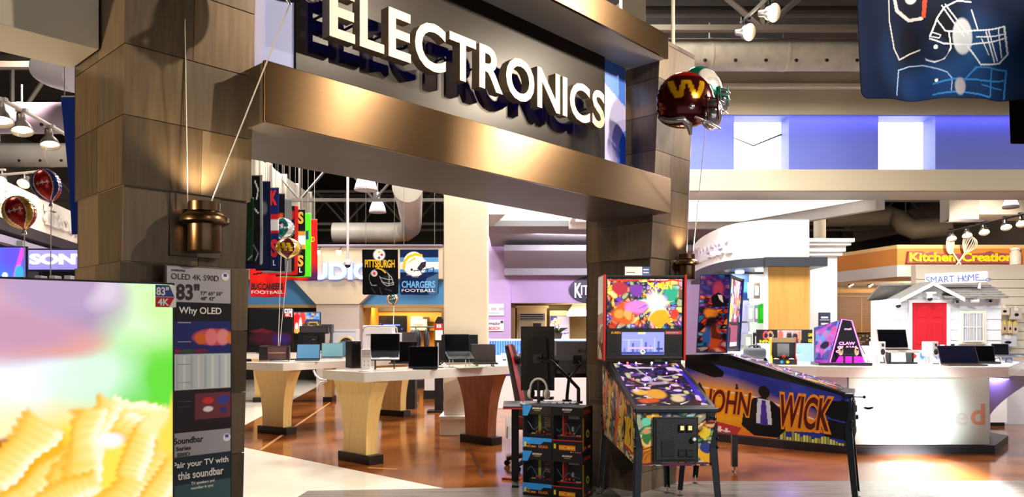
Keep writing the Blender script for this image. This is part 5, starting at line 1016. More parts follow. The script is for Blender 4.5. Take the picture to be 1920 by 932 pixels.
# kiosk interior
KW = M('#e2efec', .3)
e = MB(); e.box(3.62, 12.68, 0, 4.85, 12.78, kz0-.16, KW); e.box(4.35, 12.78, 0, 4.45, 15.6, kz0-.16, KW); struct(e.build('wall_kiosk'))
e = MB(); e.box(3.8, 12.1, .0, 4.34, 12.67, .95, WHITE); struct(e.build('trim_1'), 'low white kiosk cabinet run')
def panel_at(px0, py0, px1, py1, Y): p, q = W(px0, py1, Y), W(px1, py0, Y); return p, q
p, q = panel_at(1371, 514, 1403, 563, 12.62); t = thing('wall_poster', 'deep blue picture panel in the kiosk beside the side-on backbox', 'poster', (p.x, 12.62, p.z)); a = Art(20, 30, .7, '#1f4f92'); a.rect(0, 0, 1, .45, '#16305e'); a.blot(5, .5, '#4a8ac8', 2, .7); a.build('picture', (0, 0, 0), (q.x-p.x, 0, 0), (q.x-p.x, 0, q.z-p.z), (0, 0, q.z-p.z), art_mat(.3, .3), t); e = MB(); e.box(-.01, .001, -.01, q.x-p.x+.01, .04, q.z-p.z+.01, DGREY); e.build('frame', t); e = MB(); e.box(.05, .04, .05, .13, .059, .2, DGREY); e.build('mount', t)
for (ya, yb, lab) in ((563, 603, 'upper pale lilac screen panel under the blue kiosk picture'), (605, 648, 'lower pale lilac screen panel under the blue kiosk picture')):
    p, q = panel_at(1372, ya, 1403, yb, 12.62); t = thing('wall_screen', lab, 'screen', (p.x, 12.62, p.z), 0, 'lilac kiosk screens'); e = MB(); e.box(0, 0, .004, q.x-p.x, .03, q.z-p.z-.004, M('#a9a8c8', .3)); e.build('face', t); e = MB(); e.box(-.008, .03, 0, q.x-p.x+.008, .036, q.z-p.z, DGREY); e.build('back', t); e = MB(); e.box(.12, -.003, .1, .16, .0, .2, M('#5a6ab8', .4)); e.build('printed_mark', t)
r = random.Random(5)
for i, (px, py, w2, h2, c, lab) in enumerate(((1408, 545, .10, .26, '#9aa4a8', 'grey phone case hanging on the top kiosk hook row, leftmost'), (1419, 545, .10, .26, '#6a5a4c', 'brown phone case hanging on the top kiosk hook row'), (1431, 545, .10, .26, '#c2ccce', 'clear phone case hanging on the top kiosk hook row, next to the maple post'),
        (1408, 588, .09, .28, '#aab4b8', 'grey phone case on the middle kiosk hook row left of the green one'), (1418.5, 588, .06, .28, '#7a8a90', 'slate phone case pressed against the green pack'), (1431, 588, .17, .32, '#12a81c', 'bright green phone case pack in the kiosk'),
        (1403, 640, .13, .24, '#9ab0aa', 'pale phone case on the lowest kiosk hook row'), (1421, 640, .15, .28, '#16241f', 'black-green phone case on the lowest kiosk hook row'))):
    p = W(px, py, 12.3); t = thing('phone_case', lab, 'phone case', (p.x, 12.3, p.z-h2/2), 0, 'phone cases hanging in the kiosk'); e = MB(); e.box(-w2/2, 0, 0, w2/2, .03, h2, M(c, .3)); e.build('pack', t, bevel=.004); e = MB(); e.box(-w2*.3, -.002, h2*.2, w2*.3, 0, h2*.8, M('#dfe6e8' if i != 5 else '#1cc828', .3)); e.build('insert', t)
    e = MB(); e.tube([(0, .36, h2+.012), (0, -.08, h2+.012), (0, -.09, h2+.03)], .005, CHROME, 6); e.box(-.03, -.095, h2+.005, .03, -.09, h2+.04, WHITE); e.build('peg_hook', t)
for i, (x, y) in enumerate(((3.98, 12.0), (3.78, 12.4))): e = MB(); e.cyl((x, y, kz0-.17), (x, y, kz0-.14), .07, M('#fff8f0', .4, emit=8), 16); struct(e.build('ceiling_spot'))
# ================================================================ little demonstration house
HYY = 11.35; hz0 = .78
hx = lambda px: (px-1776)/F*HYY; hz = lambda py: CH+(HY-py)/F*HYY-hz0
t = thing('house_cabinet', 'low white cabinet carrying the little demonstration house', 'cabinet', on(1776, HYY, 0)); e = MB(); e.box(hx(1668), -.05, .06, hx(1884), .9, hz0-.03, WHITE); e.build('body', t); e = MB(); e.box(hx(1664), -.08, hz0-.03, hx(1888), .93, hz0-.001, WHITE); e.build('top', t, bevel=.003); e = MB(); e.box(hx(1670), -.02, 0, hx(1882), .88, .06, DGREY); e.build('plinth', t)
SID = M('#eef0f4', .5)
t = thing('model_house', 'little white demonstration house with red door and shingle roof', 'model house', on(1776, HYY, hz0))
e = MB(); xl, xr = hx(1677), hx(1877); ze = hz(560)
e.box(xl, 0, 0, xr, .75, ze, SID); e.prism([(hx(1684), ze-.01), (hx(1796), ze-.01), (hx(1740), hz(533))], -.02, .3, SID, 'y')
for i in range(7):
    z = i*ze/7.2+.04; e.box(hx(1845), -.008, z, xr, 0, z+.10, SID); e.box(hx(1678), -.008, z, hx(1704), 0, z+.10, SID); e.box(hx(1776), -.006, z, hx(1797), 0, z+.10, SID)
e.build('wall', t, bevel=.003)
SHG = noise_mat('shingles', ['#5f5d5a', '#8a8780', '#74726c'], (2, 8, 8), 5, .8, bump=.3)
e = MB(); n = 6; za, zb2 = ze-.0, hz(531)
for i in range(n):
    f0, f1 = i/n, (i+1)/n; y0, y1 = -.14+.5*f0, -.14+.5*f1; z0, z1 = za+(zb2-za)*f0, za+(zb2-za)*f1
    e.hexa([(hx(1762)+.02*i, y0, z0), (xr+.03, y0, z0), (xr+.03, y1, z1), (hx(1762)+.02*i, y1, z1)]+[(hx(1762)+.02*i, y0, z0+.03), (xr+.03, y0, z0+.03), (xr+.03, y1, z1+.012), (hx(1762)+.02*i, y1, z1+.012)], SHG)
e.hexa([(xl-.04, .36, zb2-.01), (xr+.03, .36, zb2-.01), (xr+.03, .8, ze), (xl-.04, .8, ze)]+[(xl-.04, .36, zb2+.02), (xr+.03, .36, zb2+.02), (xr+.03, .8, ze+.03), (xl-.04, .8, ze+.03)], SHG)
for s, a_, c_ in ((-1, (hx(1684)-.04, ze-.03), (hx(1740), hz(532))), (1, (hx(1740), hz(532)), (hx(1796)+.02, ze-.01))):
    e.hexa([(a_[0], -.13, a_[1]), (c_[0], -.13, c_[1]), (c_[0], .3, c_[1]), (a_[0], .3, a_[1])]+[(a_[0], -.13, a_[1]+.03), (c_[0], -.13, c_[1]+.03), (c_[0], .3, c_[1]+.03), (a_[0], .3, a_[1]+.03)], SHG)
e.build('roof', t)
e = MB()
for s, a_, c_ in ((-1, (hx(1684)-.04, ze-.03), (hx(1740), hz(532))), (1, (hx(1740), hz(532)), (hx(1796)+.02, ze-.01))): e.hexa([(a_[0], -.145, a_[1]-.035), (c_[0], -.145, c_[1]-.04), (c_[0], -.13, c_[1]-.04), (a_[0], -.13, a_[1]-.035)]+[(a_[0], -.145, a_[1]+.02), (c_[0], -.145, c_[1]+.02), (c_[0], -.13, c_[1]+.02), (a_[0], -.13, a_[1]+.02)], WHITE)
e.build('barge_board', t)
dr = M('#c81c2c', .35); x0, x1 = hx(1708), hx(1773); zt = hz(568)
e = MB(); e.box(x0, -.03, .0, x1, -.005, zt, dr)
d_ = e.build('door', t, bevel=.002); wdt = x1-x0
for (c0, c1) in ((.13, .43), (.57, .87)):
    for (f0, f1) in ((.80, .94), (.42, .74), (.06, .36)): e = MB(); e.box(x0+wdt*c0, -.036, zt*f0, x0+wdt*c1, -.03, zt*f1, dr); e.build('door_panel', d_, bevel=.005)
e = MB(); e.box(x0-.05, -.04, 0, x0, -.003, zt+.05, WHITE); e.box(x1, -.04, 0, x1+.05, -.003, zt+.05, WHITE); e.box(x0, -.04, zt, x1, -.003, zt+.05, WHITE); e.build('door_frame', t)
x0, x1, z0, z1 = hx(1802), hx(1840), hz(640), hz(587)
e = MB(); e.box(x0-.04, -.03, z0-.04, x1+.06, -.004, z1+.03, M('#f4ecd8', .5)); wn = e.build('window_frame', t, bevel=.003)
e = MB()
for i in range(10): f = i/10; e.cyl((x0+(x1-x0)*(f+.05), -.031, z0), (x0+(x1-x0)*(f+.05), -.031, z1), .012+.006*(i % 3), M('#bcbcc6', .7), 6)
e.build('curtain', wn, 40)
e = MB(); 
for f in (0, .34, .67, 1): e.box(x0+(x1-x0)*f-.006, -.052, z0, x0+(x1-x0)*f+.006, -.045, z1, M('#f8f2e0', .5))
for f in (0, .5, 1): e.box(x0, -.0525, z0+(z1-z0)*f-.007, x1, -.0455, z0+(z1-z0)*f+.007, M('#f8f2e0', .5))
e.build('muntins', wn)
def seccam(label, px, py, kind):
    p = W(px, py, HYY-.05); t = thing('security_camera', label, 'security camera', (p.x, HYY-.022, p.z), 0, 'security cameras on the little house')
    if kind == 'dome': e = MB(); e.box(-.06, -.09, .03, .09, .0, .06, WHITE); e.build('bracket', t); e = MB(); e.lathe([(0, -.07), (.03, -.065), (.045, -.03), (.045, .03), (0, .03)], M('#e8e8ec', .3), 16, (0, -.07, 0)); e.ell((0, -.08, -.045), (.038, .038, .034), M('#1d1f3a', .1), 14, 10); e.build('housing', t, 40)
    elif kind == 'bullet': e = MB(); e.cyl((-.09, -.06, 0), (.02, -.09, .0), .03, WHITE, 16); e.build('housing', t, 40); e = MB(); e.box(.0, -.06, -.01, .04, .0, .02, WHITE); e.build('bracket', t)
    else: e = MB(); e.box(-.035, -.05, -.03, .035, 0, .03, M('#b8b8be', .3)); e.build('housing', t, bevel=.004); e = MB(); e.cyl((0, -.056, 0), (0, -.05, 0), .02, M('#16162a', .1), 14); e.build('lens', t)
seccam('white dome camera under the gable of the little house', 1740, 555, 'dome'); seccam('white and black dome camera on the left corner of the little house', 1681, 568, 'dome'); seccam('small grey floodlight camera right of the red door', 1793, 566, 'box'); seccam('white bullet camera over the little house window', 1828, 564, 'bullet'); seccam('black-fronted box camera at the right end of the little house wall', 1855, 565, 'box')
zt2 = zz(533, HYY)
t = thing('roof_sign', 'white sign with thin blue lettering standing on the little house roof', 'sign', on(1795, HYY+.05, zz(532, HYY)-.01)); s_ = lambda px: (px-1795)/F*(HYY+.05)
T = Matrix.Rotation(math.radians(-2.5), 4, 'Y'); e = MB(T); e.box(s_(1738), 0, .02, s_(1853), .05, .185, WHITE); e.build('board', t, bevel=.002); e = MB(T); lm = M('#6d78c8', .4)
e.text('SMART H', s_(1737), .04, s_(1806)-s_(1737), .10, -.001, lm, .003, -.005); e.text('ME', s_(1816), .048, s_(1836)-s_(1816), .10, -.001, lm, .003, -.005)
oc = (s_(1811), 0, .09); e.tube([(oc[0]+.033*math.cos(a), -.002, oc[2]+.04*math.sin(a)) for a in np.linspace(math.pi*.65, math.pi*2.35, 16)], .006, lm, 6); e.box(oc[0]-.005, -.004, oc[2], oc[0]+.005, 0, oc[2]+.055, lm); e.box(s_(1836), -.004, .045, s_(1850), 0, .058, lm); e.tube([(s_(1853)+.035*math.cos(a), -.002, .055+.02*math.sin(a)) for a in np.linspace(0, 2*math.pi, 14)], .006, lm, 6); e.build('lettering', t)
for px in (1752, 1838): e = MB(); e.box(s_(px)-.015, .01, -.06, s_(px)+.015, .04, .03, WHITE); e.build('foot', t)
# ================================================================ kitchen shop at the back right
ORG = M('#d98a3a', .6); OCR = M('#e8a94a', .6)
X0 = (1682-CX)/F*17; zk = lambda py: CH+(HY-py)/F*17
Pk = [(X0, 17), (13.5, 17), (13.5, 17.3), (X0+.1, 17.3), (8.35, 19.2), (8.2, 19.0)]
e = MB(); e.prism(Pk, zk(497), zk(466), ORG); e.prism(Pk, zk(466), zk(459), M('#ecc78a', .6)); struct(e.build('wall_kitchen'), 'orange fascia band of the kitchen shop')
e = MB(); e.prism(Pk, zk(518), zk(497), M('#d9d6d4', .35)); e.prism([(X0, 17.02), (13.5, 17.02), (13.5, 21), (8.2, 21), (8.2, 19.0)], zk(519), zk(516), CREAM); struct(e.build('trim_2'), 'pale lower fascia of the kitchen shop')
e = MB(); e.box(7.6, 21, 0, 14, 21.2, zk(519), M('#d8c39a', .6)); e.box(8.2, 20.2, zk(528)-.08, 14, 20.25, zk(528)+.02, M('#c08a3a', .5)); struct(e.build('wall_kitchen'), 'tan back wall of the kitchen shop')
t = thing('wall_sign', 'maroon plaque with yellow letters, crossed spoon and whisk on the orange fascia', 'sign', (on(1796, 17).x, 16.93, zk(495))); kx = lambda px: (px-1796)/F*16.93; kz = lambda py: CH+(HY-py)/F*16.93-zk(495)
e = MB(); e.prism([(kx(1697), kz(494)), (kx(1893), kz(494)), (kx(1893), kz(476)), (kx(1860), kz(474)), (kx(1853), kz(471)), (kx(1845), kz(474)), (kx(1812), kz(476)), (kx(1750), kz(476)), (kx(1745), kz(472)), (kx(1733), kz(476)), (kx(1725), kz(471)), (kx(1700), kz(471))], -.02, .06, M('#9a4a58', .5), 'y'); e.build('plaque', t, bevel=.004)
e = MB(); ym = M('#f2dc1c', .4)
e.text('Kitchen', kx(1700), kz(491), kx(1786)-kx(1700), kz(474)-kz(491), -.02, ym, .03, .035); e.text('Creation', kx(1798), kz(491), kx(1893)-kx(1798), kz(474)-kz(491), -.02, ym, .03, .035); e.build('lettering', t)
wh = M('#efe2d0', .35)
e = MB(); e.tube([(kx(1802), -.09, kz(509)), (kx(1778), -.09, kz(474))], .022, wh, 8); e.ell((kx(1774), -.09, kz(460)), (.10, .03, .22), wh, 14, 10); e.build('spoon', t, 50)
e = MB(); e.tube([(kx(1776), -.11, kz(510)), (kx(1800), -.11, kz(476))], .022, wh, 8)
for k_ in range(4):
    wv = (.03, .075, .115, .15)[k_]; d = Vector((kx(1815)-kx(1800), 0, kz(446)-kz(476))); n = Vector((-d.z, 0, d.x)).normalized(); a0 = Vector((kx(1800), -.11, kz(476)))
    e.tube([a0+d*((1-math.cos(f))/2*1.0)+n*wv*math.sin(f)*(1-math.cos(f))**.5 if f < math.pi else a0+d*((1-math.cos(f))/2)+n*wv*math.sin(f)*(1-math.cos(f))**.5 for f in np.linspace(0, 2*math.pi, 30)], .012, wh, 6)
e.build('whisk', t, 50)
e = MB(); e.lathe([(0, 0), (.11, .0), (.12, .03), (.12, .25), (.09, .30), (.09, .32), (.11, .33), (.11, .38), (0, .38)], M('#e8d8d0', .4), 18, (kx(1897), -.06, kz(497))); e.build('jar', t, 40)
t = thing('blinds', 'brown slatted wooden blinds hanging on the tan kitchen shop wall', 'blinds', (on(1622, 20.7).x, 20.7, CH+(HY-623)/F*20.7)); bw = 62/F*20.7; e = MB(); hb = 65/F*20.7; bm = M('#8a5a26', .45)
for i in range(24): e.box(-bw, -.02, i*hb/24, bw, .02, i*hb/24+hb/24*.7, bm)
e.box(-bw, .021, 0, bw, .03, hb, M('#5a3a1a', .6)); e.build('slats', t); e = MB(); e.box(-bw-.02, -.04, hb, bw+.02, .04, hb+.08, bm); e.build('head_rail', t)
for px in (1615, 1655): e = MB(); e.box((px-1622)/F*20.7-.01, -.026, 0, (px-1622)/F*20.7+.01, -.021, hb, M('#b8803a', .5)); e.build('ladder_tape', t)
t = thing('mosaic_counter', 'dark mosaic-tiled counter under the wooden blinds', 'counter', (on(1625, 19.8).x, 19.8, 0)); e = MB(); e.box(-1.0, 0, 0, 1.0, .5, 1.38, M('#1f1813', .4)); e.build('body', t); e = MB(); rr = random.Random(3)
for i in range(36):
    for j in range(5): e.box(-1.0+.055*i+.028*(j % 2), -.006, 1.12+.05*j, -.955+.055*i+.028*(j % 2), 0, 1.155+.05*j, M(rr.choice(('#2a1d14', '#3a2a1c', '#8a7458', '#17110d', '#c8b898' if rr.random() < .3 else '#2a1d14')), .3))
e.build('mosaic', t)
t = thing('shop_counter', 'low white counter of patterned samples at the right edge', 'counter', (7.75, 11.6, 0)); e = MB(); e.box(-.1, 0, 0, 1.6, 1.2, .95, M('#e4e2e6', .4)); e.build('body', t); a = Art(30, 14, 2, '#6a86b8'); a.cells(50, ['#5a7ab0', '#e8e0d0', '#b89a70', '#8aa0c8', '#4a5f90'], 3); a.build('sample_sheet', (-.05, .05, .955), (1.5, .05, .955), (1.5, 1.1, 1.06), (-.05, 1.1, 1.06), art_mat(rough=.4), t, solid=.006); e = MB(); e.box(.0, -.004, .6, 1.55, 0, .85, M('#c2b8b0', .5)); e.build('drawer_front', t)
e = MB(); e.box(7.0, 12.95, 0, 9.4, 13.1, 2.6, M('#d9ccb8', .5))
for i in range(16): e.box(7.0, 12.93, .1+.15*i, 9.4, 12.95, .235+.15*i, M('#dfd3c0', .5))
struct(e.build('wall_slat'), 'cream slatted display wall right of the little house')
for i, (px, py, w2, h2, c, lab) in enumerate(((1884, 582, .17, .16, '#d8c6b4', 'boxed white gadget on the top hooks of the slat wall'), (1906, 588, .19, .20, '#c9bcae', 'grey boxed gadget beside it at the frame edge'), (1884, 614, .08, .2, '#c9a888', 'leftmost yellow-tagged pack on the slat wall'), (1894, 614, .08, .2, '#d8b898', 'middle yellow-tagged pack on the slat wall'), (1904, 615, .09, .2, '#d2b8a0', 'rightmost yellow-tagged pack on the slat wall'), (1890, 640, .30, .18, '#c8c6cc', 'pale shelf box above the patterned samples'))):
    p = W(px, py, 12.8); t = thing('hanging_pack', lab, 'product pack', (p.x, 12.8, p.z-h2/2), 0, 'packs on the slat wall'); e = MB(); e.box(-w2/2, 0, 0, w2/2, .06, h2, M(c, .4)); e.build('pack', t, bevel=.004); e = MB(); e.box(-w2*.2, -.003, h2*.75, w2*.15, 0, h2*1.1, M('#e8d81c' if 1 < i < 5 else '#efe8e0', .4)); e.build('tag', t); e = MB(); e.cyl((0, -.03, h2+.01), (0, .15, h2+.01), .006, CHROME, 6); e.build('peg_hook', t); e = MB(); e.ell((0, -.002, h2*.4), (w2*.2, .004, h2*.14), BLACK, 12, 8); e.build('printed_mark', t)
# ceiling fittings at the right
def track(pts, label, heads, aim, m=DGREY, r=.05, power=0, group='track spotlights', hl=''):
    t = MB(); t.tube(pts, .02, m, 6); setp(struct(t.build('light_track'), label), None, 'track')
    for i, (p, lab) in enumerate(heads):
        p = Vector(p); h = thing('spotlight', lab, 'spotlight', p, 0, group); d = Vector(aim).normalized()
        e = MB(); e.cyl((0, 0, .02), (0, 0, -.10), .012, m, 8); e.box(-.05, -.02, 0, .05, .02, .03, m); e.build('stem', h)
        c = Vector((0, 0, -.13)); q = d.to_track_quat('Z', 'Y').to_matrix().to_4x4(); e = MB(Matrix.Translation(c) @ q)
        e.lathe([(.0, -.13), (.035, -.13), (.04, -.05), (.075, .0), (.095, .06), (.09, .06), (.07, .02), (0, .015)], M('#8d8780', .3, .7), 18); hd = e.build('lamp_head', h, 40); e = MB(Matrix.Translation(c) @ q); e.lathe([(0, .022), (.07, .026), (.07, .032), (0, .03)], M('#ffe2b8', .4, emit=14), 16); e.build('bulb', hd)
def tp(px, py, Y): return tuple(W(px, py, Y))
track([tp(1775, 436, 15), tp(1850, 418, 14), tp(1925, 400, 13)], 'light track over the kitchen shop sign', [(tp(1784, 432, 15), 'spotlight at the left end of the track over the orange fascia'), (tp(1813, 426, 14.6), 'second spotlight from the left over the orange fascia'), (tp(1845, 419, 14.1), 'third spotlight from the left over the orange fascia'), (tp(1886, 409, 13.6), 'fourth spotlight from the left over the orange fascia'), (tp(1915, 402, 13.2), 'last spotlight of the fascia track at the frame edge')], (-.2, -.5, -.8))
track([tp(1585, 523, 19.6), tp(1720, 521, 19.6)], 'light track inside the kitchen shop', [(tp(1595, 523, 19.6), 'leftmost spotlight above the wooden blinds'), (tp(1632, 523, 19.6), 'second spotlight above the wooden blinds'), (tp(1669, 522, 19.6), 'third spotlight above the wooden blinds'), (tp(1704, 522, 19.6), 'rightmost spotlight above the wooden blinds')], (.2, -.4, -.9), WHITE)
track([tp(1390, 42, 8.2), tp(1500, -60, 6.6)], 'light track at the top near the helmet balloon', [(tp(1443, 0, 7.5), 'bright spotlight at the top edge above the fabric duct'), (tp(1398, 38, 8.1), 'dim spotlight hanging under the track end above the fabric duct')], (.5, -.9, -.35))
DUCT = noise_mat('duct', ['#b5a996', '#c9bda9'], (1, 1, 1), 2, .5, bump=.3)
def duct(label, pts, r, m=DUCT, bands=0, holes=None):
    t = thing('air_duct', label, 'duct', pts[0]); p0 = Vector(pts[0]); e = MB(); pp = [Vector(p)-p0 for p in pts]; e.tube(pp, r, m, 20); e.build('tube', t, 50)
    else_hang = pp[len(pp)//2] if len(pp) > 2 else (pp[0]+pp[-1])/2
    if not bands: e = MB(); e.cyl(else_hang+Vector((0, 0, r*.9)), (else_hang.x, else_hang.y, 6.99-p0.z), .015, STEEL, 6); e.build('hanger', t)
    if bands:
        a, c = pp[0], pp[-1]; d = (c-a).normalized()
        for i in range(bands): e = MB(); q = a.lerp(c, (i+.5)/bands); e.tube([q-d*.02, q+d*.02], r*1.03, M('#a59a88', .5), 20); e.cyl(q+Vector((0, 0, r)), q+Vector((0, 0, r+.25)), .015, STEEL, 6); e.build('strap', t, 50)
    if holes:
        a, c = pp[0], pp[-1]; e = MB()
        for i in range(holes): q = a.lerp(c, (i+.5)/holes); e.ell(q+Vector((0, -r*.80, -r*.62)), (.03, .012, .03), BLACK, 8, 6)
        e.build('vent_holes', t)
    return t
duct('pale fabric air duct above the blue clerestory band', [(1.3, 11.4, 5.66), (15, 11.4, 5.66)], .24, noise_mat('fabric_duct', ['#8f8678', '#a89e8e'], (1, 1, 1), 5, .6, bump=.6), 12, 30)
duct('round brown duct with an elbow beyond the white column cap', [tp(1545, 408, 23), tp(1670, 405, 23), tp(1688, 412, 22.6), tp(1698, 424, 22.4), tp(1712, 430, 22.2), tp(1780, 424, 22)], .30, M('#6a5d4e', .6))
t = thing('box_duct', 'white rectangular duct hanging over the kitchen shop', 'duct', tp(1780, 413, 15.5)); e = MB(); q = Vector(tp(1780, 413, 15.5)); e.box(0, 0, 0, .62, .35, 1.4, M('#8d8780', .5)); e.box(.62, .0, .12, 3.0, .9, 1.4, M('#a09a90', .5)); e.build('casing', t, bevel=.01); e = MB(); e.box(-.02, -.02, -.03, .72, .06, .02, STEEL); e.build('flange', t)
e = MB(); e.box(.3, .2, 1.3, .34, .24, 7-q.z, STEEL); e.build('hanger', t)
t = thing('box_duct', 'long tan duct sloping across the dark roof above the orange fascia', 'duct', tp(1600, 455, 28.5)); q = Vector(tp(1600, 455, 28.5)); e = MB(); a, c = Vector(tp(1600, 455, 28.5)), Vector(tp(1915, 395, 24.5)); d = c-a; n = Vector((0, 1.0, 0)); up = Vector((0, 0, .75)); e.hexa([a-a, d, d+n, n, up, d+up*1.2, d+n+up*1.2, n+up], M('#5f5244', .6)); e.build('casing', t); e = MB(); e.box(.5, .4, .7, .54, .44, 7-q.z, STEEL); e.build('hanger', t)
def highbay(label, px, py, Y, sc=1.):
    p = W(px, py, Y); t = thing('pendant_lamp', label, 'pendant lamp', p, 0, 'glowing pendant lamps under the roof'); e = MB(); e.lathe([(.0, .30*sc), (.09*sc, .30*sc), (.15*sc, .22*sc), (.20*sc, .08*sc), (.215*sc, 0), (.205*sc, 0), (.0, .02)], M('#fbf4ff', .4, emit=2.2), 24); e.build('dome', t, 60)
    e = MB(); e.lathe([(.2*sc, -.025), (.222*sc, -.025), (.222*sc, .02), (.2*sc, .02)], M('#a89e9e', .4), 24); e.build('rim', t); e = MB(); e.cyl((0, 0, .28*sc), (0, 0, .5*sc), .08*sc, STEEL, 16); e.cyl((0, 0, .5*sc), (0, 0, 6.99-p.z), .015, STEEL, 6); e.build('stem', t)
highbay('white pendant lamp shining under the roof beyond the portal beam', 708, 397, 19.5); highbay('pendant lamp partly cut off by the portal beam', 686, 355, 17.3, 1.2); highbay('pale pendant lamp at the right edge under the roof', 1895, 388, 13.5, .6)
# ================================================================ audio room at the back
YA = 21.0; za = lambda py, Y=YA: CH+(HY-py)/F*Y; xa_ = lambda px, Y=YA: (px-CX)/F*Y
TAN = M('#cdbb9f', .6); ABL = M('#4a8cc4', .6)
e = MB(); e.box(xa_(300), YA, za(575), xa_(833), YA+.25, za(470), ABL); e.box(xa_(300), YA-.02, za(577), xa_(833), YA+.25, za(571), M('#a98a5a', .5)); struct(e.build('wall_audio'), 'blue fascia of the audio room')
e = MB(); e.prism([(xa_(555), za(525)), (xa_(598), za(571)), (xa_(678), za(571)), (xa_(726), za(525))], YA-.35, YA-.01, TAN, 'y'); e.box(xa_(470), YA-.4, za(525), xa_(833), YA-.01, za(466), TAN); e.box(xa_(598), YA-.3, 0, xa_(678), YA+.3, za(571), M('#b8a9a0', .6)); e.box(xa_(470), YA-.5, za(466), xa_(833), YA+.3, za(462), M('#8a7f90', .6)); setp(struct(e.build('wall_audio', bevel=.01), 'tan funnel-shaped sign wall of the audio room'))
t = thing('wall_sign', 'blue-white glowing AUDIO lettering on the tan sign wall', 'sign', (xa_(650), YA-.4, za(526)))
gl = M('#e4ecff', .4, emit=1.5); gb = M('#5a7cf0', .4, emit=1.2)
e = MB(); e.text('AUDIO', xa_(557)-xa_(650), 0, xa_(706)-xa_(557), za(496)-za(526), -.05, gl, .03, .03); e.build('lettering', t); e = MB(); e.text('AUDIO', xa_(555)-xa_(650), -.02, xa_(708)-xa_(555), za(496)-za(526)+.04, -.001, gb, .02, .06); e.build('halo_backing', t)
for px in (608, 646): k = MB(); p = (xa_(px), YA-.7, za(478)); k.lathe([(0, -.06), (.05, -.05), (.07, .04), (0, .04)], M('#fff0e0', .4, emit=5), 12, p); k.cyl((p[0], p[1], p[2]+.04), (p[0], YA-.3, p[2]+.2), .012, DGREY, 6); setp(k.build('sign_lamp'), 'small lamp shining over the letter %s of the audio sign' % ('D' if px == 608 else 'I'), 'lamp')
OCH = M('#c08a2c', .6)
e = MB(); e.box(xa_(833), YA, 0, xa_(845), 23.7, 7, CREAM); struct(e.build('wall_audio')); e = MB(); e.box(xa_(676), YA+.3, 0, xa_(680), 23.55, za(571), OCH); struct(e.build('wall_audio'))
e = MB(); e.box(xa_(640), 23.6, 0, xa_(840), 23.8, za(570), OCH); struct(e.build('wall_audio'), 'ochre back wall of the audio room')
e = MB(); e.box(xa_(300), 22.6, 0, xa_(598), 22.8, za(570), M('#1a1512', .6)); struct(e.build('wall_audio'), 'dark wall behind the televisions')
e = MB(); e.box(xa_(676), 23.4, 2.1, xa_(822), 23.45, 2.25, M('#3a2c18', .5)); e.box(xa_(813), 23.3, 0, xa_(820), 23.5, 2.3, M('#2a1c10', .5)); struct(e.build('trim_3'))
tv('dark wall television with blue glowing text in the ochre audio room', 704, 592, 763, 631, 23.55, lambda a: (a.c.__setitem__(slice(None), hexc('#05060e')), a.rect(.25, .52, .8, .6, '#7a8aff'), a.rect(.3, .42, .6, .46, '#3a48c0'), a.ell(.15, .6, .03, .04, '#4a58d0'), a.ell(.85, .35, .03, .04, '#4a58d0'), a.ell(.4, .25, .03, .04, '#4a58d0')), 1.2, za(631, 23.55), group=None)
def shelf(label, px0, px1, items, seed):
    for k, py in enumerate((603, 620)):
        t = thing('wall_shelf', label % ('upper', 'lower')[k], 'shelf', (xa_((px0+px1)/2, 23.3), 23.29, za(py, 23.3)), 0, 'black shelves of speakers'); w2 = (px1-px0)/F*23.3/2
        e = MB(); e.box(-w2, 0, -.03, w2, .3, 0, BLACK); e.build('board', t); r = random.Random(seed+k)
        e = MB(); e.box(-w2+.02, -.01, .0, -w2+.02+.34, .2, .16, M('#f0d8a8', .4, emit=.5)); e.build('lit_label', t)
        for i in range(int((2*w2-.4)/.2)): e = MB(); x = -w2+.40+.2*i; h_ = .12+.1*r.random(); e.box(x, .02, 0, x+.17, .2, h_, M('#1c1712', .4)); e.build('speaker_unit', t, bevel=.01)
shelf('%s black speaker shelf left of the glowing wall television', 679, 700, 0, 3); shelf('%s black speaker shelf right of the glowing wall television', 770, 812, 0, 8)
t = thing('shelf_sign', 'grey framed sign between the shelves of the audio room', 'sign', (xa_(785, 23.1), 23.1, za(620, 23.1))); e = MB(); e.box(-.26, 0, 0, .26, .03, .36, M('#8a8a8e', .4)); e.box(-.23, -.004, .03, .23, 0, .33, M('#b4b6bc', .4)); e.box(-.14, -.006, .15, .14, -.003, .20, M('#7a7c84', .4)); e.build('plate', t); e = MB(); e.cyl((0, .02, -za(620, 23.1)), (0, .02, 0), .02, DGREY); e.build('post', t)
# game console stand, clothing-like bags, white stock boxes behind the front table
t = thing('console_sign', 'red and white game console sign with black rounded top before the column', 'sign', (xa_(823, 13.4), 13.4, 0)); w2 = 14/F*13.4/2*1.15; zt = za(594, 13.4)
e = MB(); e.prism([(-w2, 0), (w2, 0), (w2, zt-.05), (w2*.5, zt), (-w2*.3, zt), (-w2, zt-.1)], 0, .05, M('#141418', .4), 'y'); e.build('board', t); e = MB(); e.box(-w2*.85, -.004, zt-.24, w2*.85, 0, zt-.12, M('#e0202c', .4)); e.box(-w2*.85, -.004, zt-.42, w2*.85, 0, zt-.24, PAPER); e.box(-w2*.5, -.007, zt-.2, -w2*.08, -.004, zt-.135, PAPER); e.box(w2*.08, -.007, zt-.2, w2*.5, -.004, zt-.135, PAPER); e.build('printed_panel', t); e = MB(); e.box(-.2, -.15, 0, .2, .2, .03, BLACK); e.build('foot', t)
